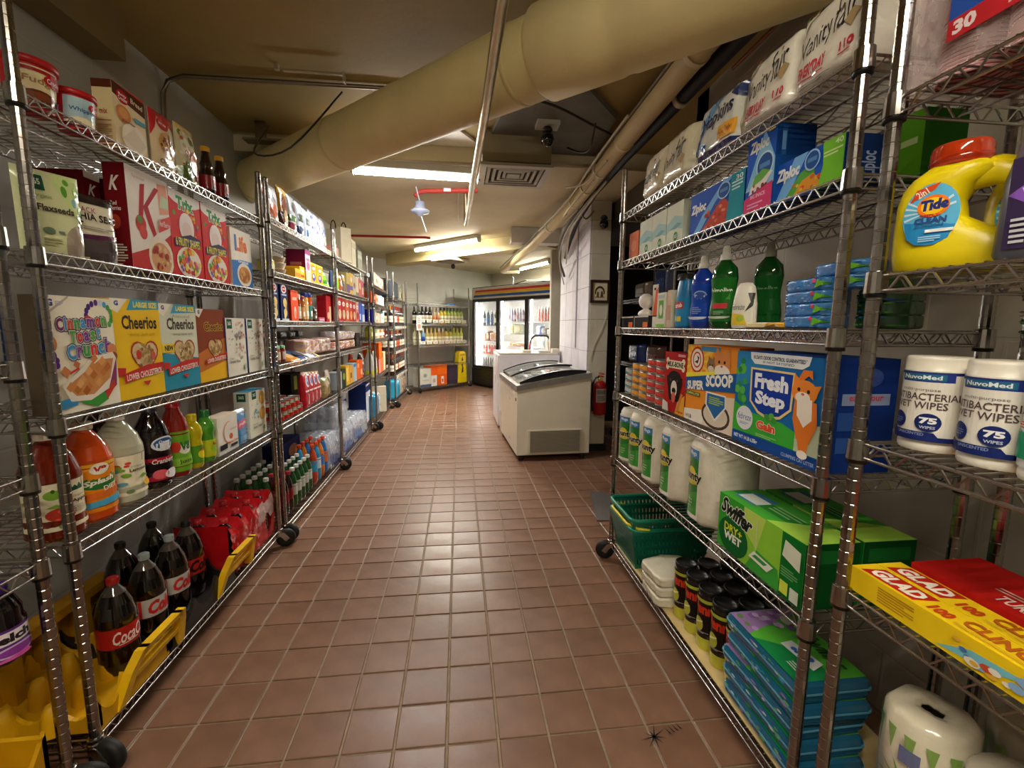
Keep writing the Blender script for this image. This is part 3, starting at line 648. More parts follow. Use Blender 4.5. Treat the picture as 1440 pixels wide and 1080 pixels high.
for n, (d, lb) in enumerate(((2.115, 'left one of two dark syrup bottles with yellow caps, top shelf'), (2.225, 'right one of two dark syrup bottles with yellow caps, top shelf'))):
    o = root('syrup_bottle', lb, 'bottle', 'dark syrup bottles on the top shelf')
    bottle(o, [(.024, 0), (.029, .004), (.029, .09), (.024, .105), (.021, .118), (.024, .13), (.019, .145), (.014, .17), (.0135, .185)], '24100c', 'liquid', (.0165, .182, .202, 'd8a21c'), (.03, .085, '8c1420', [R(30, 0, 70, 100, 'c9b8b0'), E(50, 55, 14, 22, 'a51a22'), R(38, 10, 62, 26, '2a3a7a')], 360)); L1(o, d, 0, .03)
# second shelf
o = one('flax_bag', pouch(.135, .205, .06, 'dbe0b0', [P('cfe39a', (58, 100), (100, 100), (100, 36), (72, 58), (52, 82)), E(68, 78, 5, 7, '5a9e3a'), E(82, 66, 4, 6, '7db7c0'), E(88, 80, 5, 6, '8ac04a'), E(74, 90, 5, 4, '6aa83e'), E(93, 58, 5, 6, '74b03c'), *q365(14, 74, 38, 92), T('Organic', 18, 64, 46, 70, '7f9440', b=.0), T('Flaxseeds', 22, 50, 78, 58, '4a4038', b=.03), E(34, 27, 9, 4, '6f8f72'), R(48, 25, 58, 28, '7c8a82'), E(84, 12, 26, 26, 'a39484'), *LINES(24, 10, 52, 20, 3, 'b9b98c')], seed=1, foot=.97), 'pale green stand up bag of flaxseed, left end of second shelf', 'bag'); L1(o, 1.322, 1, .02, -.4, piv=.03)
o = one('chia_bag', pouch(.15, .18, .055, 'e6dfc6', [R(0, 86, 100, 100, '2a2120'), E(10, 84, 16, 10, '5aa7c0'), T('BLACK', 20, 72, 58, 80, 'b04a7a', b=.0), T('CHIA SEED', 16, 60, 98, 71, '2b2725', b=.02), R(18, 55, 32, 57, '2b2725'), P('5a2248', (0, 30), (100, 34), (100, 42), (0, 36)), P('54484a', (0, 0), (100, 0), (100, 33), (0, 29)), *LINES(30, 46, 90, 52, 2, 'a9a290')], seed=3, foot=.97), 'cream bag of black chia seed with dark top and purple band', 'bag'); L1(o, 1.435, 1, .02, -.3, piv=.03)
KF = [R(0, 0, 100, 100, 'f3ece2'), P('c92a24', (0, 0), (100, 0), (100, 44), (62, 28), (0, 14)), P('e9a58a', (72, 94), (96, 96), (100, 66), (74, 62)), P('c8d8b0', (76, 70), (98, 70), (98, 82), (80, 84)),
      P('b81c20', (20, 46), (31, 48), (42, 88), (31, 86)), P('b81c20', (34, 64), (66, 89), (76, 88), (46, 66), (62, 40), (54, 36), (44, 48)), E(26, 46, 12, 9, 'c22a22'), E(24, 50, 6, 4, '5f8f3a'), E(30, 38, 9, 7, 'd5453a'), E(70, 16, 32, 22, 'f4e6cf'), E(70, 15, 26, 17, 'd9a06a'), *SPECK(4, 26, 48, 2, 92, 28, ['e8c08a', 'b3352c', 'c98448', 'f0d8b0'], 4, True, .7), T('Special', 12, 89, 40, 93, 'c9a9a0', b=.0), P('d8473c', (66, 42), (100, 52), (100, 64), (70, 56)), T('Red Berries', 70, 50, 98, 56, 'ffffff', b=.0)]
KS = [R(0, 0, 100, 100, '6e1018'), T('K', 22, 74, 74, 88, 'f3ece2', b=.03, sh=.4), T('Red', 24, 60, 52, 64, 'e9d8d0'), T('Berries', 24, 55, 70, 59, 'e9d8d0'), *LINES(20, 6, 82, 24, 7, 'd9cdc0'), E(40, 44, 26, 7, 'a83a2a')]
o = one('cereal_box', carton(.205, .315, .062, 'f3ece2', KF, '6e1018', KS, '6e1018'), 'white and dark red cereal box with a big red letter K', 'box'); L1(o, 1.682, 1, .03)
for n, (d, of) in enumerate(((1.70, .15), (1.615, .15))):
    o = one('cereal_box', carton(.062, .29, .15, '6e1018', [T('K', 20, 76, 76, 88, 'f3ece2', b=.03, sh=.4), R(0, 93, 100, 100, 'f3ece2'), *LINES(20, 10, 80, 50, 9, 'a9625c')], '5a0c14', which='l'), ['dark red cereal box seen end on, right of two behind the bags', 'dark red cereal box seen end on, left of two behind the bags'][n], 'box'); L1(o, d, 1, of)
TRIX = [E(50, 99, 60, 15, 'f6f1ea'), T('Trix', 22, 80, 76, 95, '3f9a4a', b=.05, o='f2fbef', ob=.09), *SPECK(6, 12, 4, 40, 96, 82, ['e98a2a', '7a3a9a', 'e9c93a', '5aa83e'], 4, False, .65), E(50, 60, 24, 18, 'f6ede6'), E(50, 56, 16, 11, 'efd9cf'), P('3c2a5a', (8, 34), (92, 40), (94, 50), (60, 53), (8, 44)), T('6 FRUITY SHAPES', 12, 37, 90, 47, 'f4e34a', rot=2), E(50, 18, 40, 19, 'f4e9d8'), *SPECK(7, 44, 14, 4, 86, 34, ['e0452a', 'e9c93a', '6aa83e', '7a4aa8', 'e98a2a', 'd94a8a'], 4.5, True, .7)]
for n, d in enumerate((1.885, 2.088)):
    o = one('cereal_box', carton(.195, .305, .06, 'd8261f', TRIX, 'c01f1c', top='f3ece2'), ['red fruity cereal box with white bowl, directly right of the K box', 'red fruity cereal box, right one of the matching pair'][n], 'box', 'red fruity cereal boxes'); L1(o, d, 1, .03)
o = one('cereal_box', carton(.2, .26, .06, 'f1ead8', [R(0, 0, 100, 48, '3f7fc4'), P('f1ead8', (0, 44), (100, 52), (100, 60), (0, 56)), T('Life', 22, 62, 78, 90, 'e07a3a', b=.04), P('4d8fd0', (18, 62), (26, 62), (26, 90), (18, 90)), T('original', 30, 41, 80, 48, 'ffffff'), E(58, 22, 36, 21, 'eee2cc'), E(58, 22, 29, 15, 'c98a4e'), *SPECK(9, 20, 34, 10, 84, 34, ['b87438', 'e0aa68'], 5, True, .8)], 'e6ddc8', top='e6ddc8'), 'cream and blue oat cereal box at the right end of second shelf', 'box'); L1(o, 2.315, 1, .03)
# third shelf
CTC = [P('b9b49c', (0, 100), (36, 100), (34, 98), (10, 86), (0, 92)), P('f3ecd6', (0, 100), (34, 100), (9, 88), (0, 93)), T('G', 6, 91, 14, 97, '3a4a9a', b=.06), *LINES(17, 92, 27, 96, 3, 'a9a9b9'),
       *[E(78 + 20 * cos(radians(a)), 84 + 12 * sin(radians(a)), 3.2, 3, c, 8) for a, c in ((200, '4a2a7a'), (180, '4a2a7a'), (160, '4a2a7a'), (140, '4a2a7a'), (120, '4a2a7a'), (100, '5a2a80'), (80, 'd8dfe8'), (60, '4aa0c8'), (40, '4a9a3e'), (20, '4a9a3e'), (0, '4a9a3e'), (-20, '4a9a3e'), (-40, '58a848'))],
       E(60, 80, 6, 4, 'c9382a')]
word = [('C', 'e0403a'), ('i', '3f92c8'), ('n', 'c9342c'), ('n', '3f9a44'), ('a', '7a3a90'), ('m', '3f92c8'), ('o', 'c9342c'), ('n', '3f9a44')]
def letters(ws, x0, x1, y0, y1, slope=0.):
    out = []; ws2 = []; wd = {'i': .45, 'm': 1.45, 'C': 1.2, 'T': 1.05, 't': .7, 'r': .75}
    tot = sum(wd.get(a, 1) for a, _ in ws); x = x0; lay = []
    for a, c in ws:
        q = (x1 - x0) * wd.get(a, 1) / tot; yb = y0 + slope * (x - x0); big = a in 'CTh' or a in 'it'
        yt = y0 + (y1 - y0) * (1 if big else .78) + slope * (x - x0); lay.append((a, x, yb, x + q * .93, yt, c)); x += q
    for a, X0, Y0, X1, Y1, c in lay: out.append(T(a, X0 - .9, Y0 - .9, X1 + 1.2, Y1 + .9, '2e2350', b=.09))
    for a, X0, Y0, X1, Y1, c in lay: out.append(T(a, X0, Y0, X1, Y1, 'f6f2e6', b=.07))
    for a, X0, Y0, X1, Y1, c in lay: out.append(T(a, X0 + .5, Y0 + .5, X1 - .5, Y1 - .5, c, b=.045))
    return out
CTC += letters([('C', '7a2a6a'), ('i', '3f92c8'), ('n', 'd94a2c'), ('n', '3f9a44'), ('a', '3f92c8'), ('m', '7a3a90'), ('o', 'd9342c'), ('n', '5aa83e')], 14, 88, 70, 82, .06)
CTC += letters([('T', '5aa83e'), ('o', 'd9342c'), ('a', '7a3a90'), ('s', '5aa83e'), ('t', '3f92c8')], 30, 76, 59, 71, .08)
CTC += letters([('C', '3f92c8'), ('r', '7a3a90'), ('u', '3f9a44'), ('n', 'd9342c'), ('c', '3f92c8'), ('h', '7a3a90')], 24, 92, 45, 59, .08)
CTC += [E(4, 60, 8, 7, 'd98a5a'), E(8, 46, 5, 3, '5a2a80'), E(6, 50, 4, 4, '5a2a80'), E(9, 42, 4, 3, '5a2a80'), E(92, 52, 8, 6, 'd98a5a'), E(94, 46, 6, 4, '8a4a2a'),
        P('8a3a6a', (28, 12), (60, 2), (94, 18), (98, 46), (88, 40)), P('3f9a3e', (36, 7), (60, 1), (78, 6), (72, 14), (44, 14)), P('c9402a', (76, 6), (92, 18), (90, 24), (74, 12)), P('3f92c8', (4, 4), (30, 6), (34, 14), (6, 12)), P('6fae3e', (0, 2), (8, 3), (9, 16), (2, 14)),
        P('f7efdf', (14, 22), (26, 12), (56, 12), (84, 24), (95, 46), (88, 44), (60, 30), (20, 26)), P('e9e0d0', (12, 24), (22, 10), (50, 8), (80, 16), (97, 44), (92, 50), (60, 47), (30, 32)), P('c98a50', (18, 23), (30, 14), (56, 13), (84, 26), (92, 44), (70, 44), (40, 32)), *[P(c, (x - 5, y), (x, y - 4), (x + 7, y), (x + 2, y + 5)) for x, y, c in ((22, 22, 'd08a48'), (32, 19, 'b86e30'), (40, 27, 'd99a5a'), (48, 20, 'c27a3a'), (57, 30, 'b86e30'), (64, 23, 'd99a5a'), (73, 32, 'c27a3a'), (36, 24, 'e0a868'), (56, 38, 'd08a48'), (66, 36, 'c88446'), (80, 36, 'b86e30'), (50, 34, 'e0a868'), (44, 17, 'a85e28'), (72, 42, 'd99a5a'), (60, 45, 'c9824a'))],
        P('c9804a', (12, 36), (20, 30), (26, 36), (18, 41)), P('b86e3e', (30, 41), (36, 37), (40, 42), (33, 45)), P('c93a2a', (24, 33), (38, 37), (37, 39), (24, 35))]
o = one('cereal_box', carton(.225, .305, .05, 'f3ecd6', CTC, '5a4e3e', top='f3ecd6'), 'large cream cereal box with multicoloured lettering and a bowl of squares', 'box'); L1(o, 1.351, 2, .026)  # near side in shade: the dark is put into the side colour
def cheer(base, top, txt, heart, sub, ribbon='c8302a', low=None, extra=(), hd='LARGE SIZE'):
    ops = []
    if low: ops += [P(low, (0, 0), (100, 0), (100, 34), (0, 44))]
    ops += [P('f3ecd6', (0, 100), (34, 100), (12, 86), (0, 90)), T('G', 7, 93, 15, 98, '3a4a9a', b=.06)]
    if top: ops += [P(top, (40, 100), (100, 100), (100, 91), (30, 89)), T(hd, 44, 92, 96, 98, 'f3e24a', b=.05)]
    ops += [T('Cheerios', 18, 70, 92, 84, txt, b=.03), T('* WHOLE GRAIN OATS', 28, 63, 86, 66, 'b99a1c' if base == 'f2c51c' else '7a6a4a', b=.0), HEART(60, 42, 30, 20, heart), HEART(60, 42, 27, 17.5, 'd9bf90'), *SPECK(len(txt) + len(base) + ord(base[1]), 60, 38, 30, 82, 56, ['c7a468', 'a8834a', 'e6cf9c', '8e6d3c'], 2.6, True, .8), *extra,
            P(ribbon, (14, 26), (0, 24), (0, 33), (16, 32)), P(ribbon, (12, 17), (96, 24), (98, 34), (60, 33), (10, 26)), T(sub, 16, 20.5, 94, 27, 'f6efe0', b=.02, rot=4), P(ribbon, (48, 16), (66, 16), (58, 11))]
    return ops
o = one('cereal_box', carton(.215, .31, .07, 'f2c51c', cheer('f2c51c', '3a9fc4', '3a2a1c', 'b03a22', 'LOWER CHOLESTEROL', extra=[E(44, 44, 5, 5, 'd23a2a'), E(76, 42, 5, 5, 'd6604a')]), 'd9a818', top='f2c51c'), 'bright yellow oat ring cereal box with a red ribbon and heart', 'box'); L1(o, 1.572, 2, .03)
o = one('cereal_box', carton(.22, .305, .07, 'd9dcc4', cheer('d9dcc4', '3a9fc4', '4a4434', 'a8502e', 'LOWER CHOLESTEROL', low='2f93ae', extra=[R(0, 44, 30, 54, 'f0cf2a'), T('NEW', 6, 46, 28, 52, '2a241a', b=.05), T('Almond', 30, 84, 78, 88, '8f9a60', b=.0)]), 'c9ccb4', top='d9dcc4'), 'pale green and teal oat ring cereal box marked new', 'box'); L1(o, 1.795, 2, .035)
o = one('cereal_box', carton(.21, .295, .07, 'c9732c', [P('8a3a16', (0, 40), (100, 60), (100, 100), (0, 100)), P('f3ecd6', (0, 100), (26, 100), (10, 88), (0, 91)), T('G', 6, 93, 13, 98, '3a4a9a', b=.06), P('f0b81c', (0, 0), (100, 0), (100, 26), (0, 14)), T('Cheerios', 24, 70, 94, 82, '5a2a12', b=.03, o='f0c22a', ob=.07), HEART(60, 45, 28, 18, '8a2a16'), HEART(60, 45, 25, 15.5, 'd9b478'), *SPECK(31, 50, 40, 34, 80, 57, ['c7a468', 'a8834a', 'e6cf9c'], 2.6, True, .8), P('c8302a', (22, 24), (98, 31), (99, 38), (20, 31)), T('LOWER CHOLESTEROL', 26, 27, 96, 33, 'f6efe0', rot=4)], '8a3a16', top='a8502a'), 'brown and orange oat ring cereal box, third of the heart boxes', 'box'); L1(o, 2.012, 2, .035)
o = one('cereal_box', carton(.14, .31, .07, 'f2c51c', [P('f3ecd6', (40, 100), (100, 100), (70, 90)), T('G', 60, 93, 76, 98, '3a4a9a', b=.06), T('Cheerios', 6, 70, 96, 84, '3a2a1c')], 'd9a818', top='f2c51c'), 'yellow cereal box standing behind the cream multicoloured one', 'box'); L1(o, 1.46, 2, .13)
WB = [*q365(6, 82, 32, 98), *SPECK(11, 34, 46, 30, 96, 94, ['d9b9a8', 'b07a6a', 'c99a86', '8aa3a0', 'e2cdb8'], 4.5, False, .6), *SPECK(12, 8, 8, 36, 44, 78, ['8aa3a0', 'b07a6a'], 2.6, False, .6), T('Organic', 8, 29, 34, 33, '6b6a62', b=.0), T('Shredded Wheat', 8, 23, 60, 28, '3a3a36', b=.01), E(88, 14, 7, 6, 'b9cfae')]
for n, d in enumerate((2.207, 2.405)):
    o = one('cereal_box', carton(.18, .262, .065, 'e9e4d2', WB, '3a4f94', top='e9e4d2'), ['white wheat cereal box with green corner mark, left of the pair', 'white wheat cereal box with green corner mark, by the post'][n], 'box', 'white wheat cereal boxes'); L1(o, d, 2, .03)
# fourth shelf: juices
def jug(s=1., w=.062): return [(w * .86, 0), (w, .01), (w, .055), (w * .95, .062), (w * .95, .15), (w, .158), (w * .98, .18), (w * .8, .215), (w * .5, .245), (.021, .258), (.021, .268)]
def jug2(o, col, capc, lab, fill=.235, w=.062, mat='liquid'): return bottle(o, jug(w=w), col, mat, (.0235, .262, .284, capc), lab, fill=fill, air=col)
AP = [*q365(54, 76, 72, 99), E(38, 76, 9, 10, '7fae3a'), E(38, 84, 2, 4, '3a5a1a'), E(44, 34, 15, 14, 'c9402e'), E(48, 40, 8, 5, 'e2765a'), P('7fae3a', (30, 50), (48, 46), (40, 56)), T('Organic', 56, 62, 72, 67, '7f8a52', b=0), T('Apple', 54, 50, 76, 59, '4a3a2a', b=.03), *LINES(54, 30, 72, 46, 4, 'c9c0a4'), E(44, 9, 5, 5, '6f8f62'), E(84, 40, 6, 8, 'c9402e')]
o = root('juice_jug', 'dark amber apple juice jug with cream label, left end of fourth shelf', 'jug'); jug2(o, '6e1c08', 'c9b9a6', (.03, .155, 'efe7c6', AP, 190)); L1(o, 1.272, 3, .02, -.45, piv=.062)
o = root('juice_jug', 'orange fruit drink jug with yellow and blue wrap label', 'jug'); jug2(o, 'c9480c', 'c9b9a0', (.03, .17, 'e98a1c', [P('f2b51c', (0, 40), (100, 55), (100, 100), (0, 100)), E(50, 62, 26, 17, '2f7a3a'), T('Splash', 30, 54, 70, 68, 'f6f1df', b=.04, sh=.2, rot=6), E(50, 88, 12, 12, 'f6f1df'), T('V8', 42, 81, 58, 94, 'c9302a', b=.05), P('e0702a', (0, 20), (100, 34), (100, 46), (0, 36)), P('4a9fc4', (0, 6), (100, 16), (100, 30), (0, 16)), T('DIET', 52, 42, 72, 52, 'f6f1df', rot=6)], 360)); L1(o, 1.385, 3, .02, -.45, piv=.062)
LM = [*q365(44, 80, 66, 99), *SPECK(13, 8, 24, 46, 44, 90, ['d9453a', '7fae3a', '5a9ab0'], 5, False, .9), T('Organic', 46, 68, 66, 73, '7f8a52', b=0), T('Lemonade', 44, 58, 74, 66, '4a4a3a', b=.03), E(72, 22, 10, 9, 'e9b92a'), P('7fae3a', (54, 40), (76, 38), (62, 48)), E(42, 10, 5, 5, '6f8f62'), E(34, 30, 7, 5, '6aa0a8')]
o = root('juice_jug', 'cloudy pale lemonade jug with white cap and cream label', 'jug'); jug2(o, 'b8b8a0', 'dad6cc', (.03, .155, 'efe9cc', LM, 190), mat='liquid', w=.064); L1(o, 1.512, 3, .02, -.4, piv=.062)
o = root('juice_jug', 'nearly black cranberry juice jug with blue oval and red label', 'jug'); bottle(o, jug(w=.054), '12060a', 'liquid', (.0235, .262, .284, '2b2a30'), (.02, .20, '150a10', [R(0, 4, 100, 48, 'b51f38'), E(52, 74, 24, 14, 'e8eef6'), E(52, 74, 21, 11, '2a5a9a'), T('Ocean', 40, 75, 62, 81, 'ffffff', sh=.2), T('Spray', 44, 69, 64, 75, 'ffffff', sh=.2), T('Cranberry', 28, 34, 76, 46, 'f3e9e6', sh=.2), E(40, 16, 14, 9, 'd85a66'), E(62, 14, 16, 9, 'e8e4ea')], 360)); L1(o, 1.652, 3, .02, -.35, piv=.054)
o = root('juice_jug', 'second dark juice jug with burgundy cap, standing behind', 'jug'); bottle(o, jug(w=.054), '2a0a10', 'liquid', (.0235, .262, .284, '5a1420'), None); L1(o, 1.60, 3, .16)
o = root('juice_jug', 'red vegetable juice bottle with bright green label', 'jug'); bottle(o, jug(w=.046), '8c1c10', 'liquid', (.0225, .255, .28, 'b01c20'), (.02, .17, '6fae2c', [E(52, 62, 20, 20, 'f3f1e2'), T('V8', 38, 52, 66, 74, '2f7a3a', b=.05), E(30, 62, 10, 14, 'c9402e'), R(0, 14, 100, 34, '8ac03a'), T('Juice', 34, 18, 66, 30, '2a4a1a')], 360)); L1(o, 1.765, 3, .02, -.35, piv=.046)
for n, (d, c, cc, lb, lc) in enumerate(((1.855, 'c9b80c', 'e0cf1c', 'small yellow lemon juice squeeze bottle', '5a9a2c'), (1.945, '4a9a2c', '1f7a34', 'small green lime juice squeeze bottle', 'c9cf2a'))):
    o = root('squeeze_bottle', lb + ' on the fourth shelf', 'bottle'); bottle(o, [(.026, 0), (.031, .01), (.031, .09), (.027, .11), (.033, .135), (.03, .16), (.018, .178), (.012, .186)], c, 'liquid', (.016, .184, .212, cc), (.02, .09, lc, [E(50, 50, 20, 26, 'e9d92a' if n == 0 else '9acb3a'), T('Real', 38, 66, 62, 86, 'b02a1c', sh=.2)], 360)); L1(o, d, 3, .02)
o = one('snack_carton', carton(.17, .165, .06, 'ece6da', [R(0, 0, 100, 10, 'd9dcd8'), E(52, 52, 28, 30, 'd9a08a'), E(56, 52, 26, 28, 'ece6da'), E(62, 40, 9, 8, 'd06a3a'), T('crackers', 58, 56, 92, 62, 'b09a8a', b=0), R(4, 12, 40, 26, '2a2a30'), T('gluten free', 42, 20, 96, 28, 'd05a2a', b=.03), R(56, 11, 92, 18, '3a3a40')], 'e2d8c8', top='ead8c0'), 'white snack carton with an orange swirl on the fourth shelf', 'box'); L1(o, 2.075, 3, .03)
o = one('snack_bag', pouch(.11, .165, .04, '4a93d0', [P('d96a8a', (10, 44), (90, 52), (90, 72), (10, 66)), T('puffs', 20, 52, 80, 64, 'f3e9e6', sh=.2), R(0, 90, 100, 100, 'd8e4ee'), R(20, 10, 80, 24, '7ab8e0')], seed=4), 'blue snack bag with pink band, between two white cartons', 'bag'); L1(o, 2.215, 3, .03)
CK = [*q365(18, 82, 44, 99), E(80, 80, 20, 14, 'd9a24a'), E(80, 80, 16, 11, 'e6b661'), E(78, 46, 20, 14, 'd9a24a'), E(78, 46, 16, 11, 'e6b661'), *SPECK(15, 14, 12, 40, 52, 78, ['5aaac0', '8ac0c8'], 3, False, .8), T('Organic', 14, 26, 44, 30, '6b6a62', b=0), T('Animal Crackers', 14, 19, 70, 25, '3a3a36', b=.01), E(80, 14, 7, 5, '9ab58a')]
o = one('cracker_carton', carton(.18, .232, .07, 'e9e6cf', CK, 'e4e8dc', [*q365(20, 80, 80, 97), T('Organic', 20, 60, 80, 66, '5a6a5a', b=0), R(0, 0, 100, 46, 'e4e8dc'), R(20, 30, 70, 56, '5aaac0'), *LINES(20, 6, 80, 26, 5, '9aa89a')], '5ab0cf'), 'white cracker carton with golden biscuits, right end of fourth shelf', 'box'); L1(o, 2.378, 3, .03)

# ------------------------------------------------------------------ bottom shelf: crates and cola
def crate(label, d, yaw=0., w_=.41, c='d9a406', hx0=0.):
    dp, hh = .34, .10; o = root('bottle_crate', label, 'crate', 'plastic bottle crates on the bottom shelf'); m = MB()
    m.box(-w_ / 2, w_ / 2, 0, dp, 0, .012, c, 'rough_plastic')
    def scallop(L, k, ax, t0, t1):
        pts = [(-L / 2, .012)]; n = k * 8
        for i in range(n + 1):
            u = i / n * k; f = abs(sin(pi * u)); pts.append((-L / 2 + L * i / n, hh * (1 - .62 * f ** .7)))
        pts.append((L / 2, .012)); pts = pts[::-1]
        top = pts[::-1][1:-1]
        for a, b in zip(top, top[1:]):
            q = [(a[0], .012), (b[0], .012), (b[0], b[1]), (a[0], a[1])]
            if ax == 'y': m.prism(q, t0, t1, c, 'rough_plastic', 'y')
            else: m.prism([(p[0] + dp / 2, p[1]) for p in q], t0, t1, c, 'rough_plastic', 'x')
    scallop(w_, 3, 'y', 0, .012); scallop(w_, 3, 'y', dp - .012, dp); scallop(dp, 3, 'x', -w_ / 2, -w_ / 2 + .012); scallop(dp, 3, 'x', w_ / 2 - .012, w_ / 2)
    kid(m, 'tray', o)
    for i in (-1, 0, 1, 2):
        for j in (1, 2):
            if i == 2: continue
            x = (-.5 + i) * w_ / 3 + w_ / 6 * 0; 
            for xx in ((i - .5) * w_ / 3,):
                t = MB(); t.lathe([(.028, .012), (.024, .06), (.014, .092), (.008, .094)], 8, xx, j * dp / 3, c, 'rough_plastic'); kid(t, 'divider', o)
    # carrying handle at the aisle end, flared outward
    h = MB(); q = .20; lean = -.045
    def slab(poly):
        A = [(x * .85 + hx0, -.004 + lean * max(z - .02, 0) / .13, z) for x, z in poly]; B = [(x, y + .026, z) for x, y, z in A]; n = len(poly)
        h.add(A + B, [tuple(range(n)), tuple(reversed(range(n, 2 * n)))] + [(i, i + n, (i + 1) % n + n, (i + 1) % n) for i in range(n)], 'f2c00c', 'rough_plastic')
    for s in (-1, 1):
        slab([(s * .165 - .02, .0), (s * .165 + .02, .0), (s * .135 + .02, .10), (s * .135 - .02, .10)][::1]); slab([(s * .135 - .02, .10), (s * .135 + .02, .10), (s * .105 + .018, .152), (s * .105 - .018, .152)])
    slab([(-.12, .13), (.12, .13), (.105, .152), (-.105, .152)]); slab([(-.14, .062), (.14, .062), (.13, .082), (-.13, .082)]); kid(h, 'handle', o)
    L1(o, d, 4, .0, yaw); return o
crate('yellow plastic bottle crate, near one, nearly empty, at the bottom left', 1.375, w_=.30, hx0=.07)
crate('dark bottle crate with a yellow handle beside the red cola pack', 1.765, w_=.46, c='1a1714', hx0=.225)
o = one('bottle_crate', MB(), 'dark yellow empty crate leaning at the back of the bottom shelf', 'crate', 'plastic bottle crates on the bottom shelf')
m = MB()
for (x0, x1, z0, z1) in ((-.2, .2, 0, .03), (-.2, .2, .17, .2), (-.2, -.17, .03, .17), (.17, .2, .03, .17), (-.08, -.05, .03, .17), (.05, .08, .03, .17)): m.box(x0, x1, 0, .05, z0, z1, 'b98706', 'rough_plastic')
m.box(-.2, .2, .05, .056, 0, .2, 'a87a08', 'rough_plastic'); o.data = m.mesh('bottle_crate'); put(o, 'L1', .32, lvl=4, off=.29)
o = one('bottle_crate', MB(), 'yellow bottle crate behind the near posts at the bottom left edge', 'crate', 'plastic bottle crates on the bottom shelf')
m = MB(); m.box(-.22, .22, 0, .34, 0, .012, 'c99606', 'rough_plastic')
for y0 in (0, .11, .22, .33):
    for i in range(24):
        x = -.22 + .44 * i / 24; f = abs(sin(pi * i / 24 * 3)); f2 = abs(sin(pi * (i + 1) / 24 * 3)); m.prism([(x, .012), (x + .44 / 24, .012), (x + .44 / 24, .13 * (1 - .6 * f2)), (x, .13 * (1 - .6 * f))], y0, y0 + .01, 'c99606', 'rough_plastic')
for x in (-.07, .07):
    for y in (.055, .165, .275): m.lathe([(.026, .012), (.02, .075), (.01, .105)], 8, x, y, 'c99606', 'rough_plastic')
m.box(-.22, -.208, 0, .34, .012, .12, 'c99606', 'rough_plastic'); m.box(.208, .22, 0, .34, .012, .12, 'c99606', 'rough_plastic')
o.data = m.mesh('bottle_crate'); put(o, 'L0', D('L0', .88), lvl=4, off=.02)
SODA = [(.035, 0), (.046, .006), (.05, .02), (.0545, .045), (.0545, .095), (.053, .10), (.053, .165), (.0545, .17), (.053, .195), (.045, .23), (.031, .262), (.0165, .283), (.0135, .289), (.0135, .30)]
def cola(label, d, off, capc, lc, ops, group='large cola bottles', z=.014, key='L1', lvl=4, col='0d0604', fill=.262, air='4a413a'):
    o = root('cola_bottle', label, 'bottle', group); bottle(o, SODA, col, 'liquid', (.0158, .292, .313, capc), (.10, .165, lc, ops, 360), fill=fill, air=air)
    put(o, key, D(key, d), lvl=lvl, off=off, dz=z + .002, yaw=-.3, piv=.0545); return o
CC = [T('CocaCola', 22, 20, 88, 84, 'f3e6e0', b=.02, sh=.35, rot=2), P('f3e6e0', (30, 12), (62, 18), (60, 22), (30, 16))]
DC = [R(12, 0, 18, 100, 'c9342c'), T('Coke', 28, 14, 82, 88, 'c0282a', b=.05, sh=.3)]
cola('large cola bottle with red cap and red label, in the near crate', 1.455, .045, 'b01f1c', 'b5231f', CC)
cola('diet cola bottle with grey cap and silver label, nearer of two', 1.605, .05, '9fa8a8', 'b5b2ac', DC)
cola('diet cola bottle with grey cap and silver label, further of two', 1.742, .05, '9fa8a8', 'b5b2ac', DC)
cola('cola bottle with black cap and red label beside the yellow handle', 1.868, .06, '141213', 'a81f1c', [T('Coke', 28, 14, 82, 88, '2a0c0a', b=.04, sh=.3)])
cola('black capped cola bottle at the back, left', 1.70, .19, '141213', '5a1412', [])
cola('black capped cola bottle at the back, right', 1.87, .19, '141213', '5a1412', [])
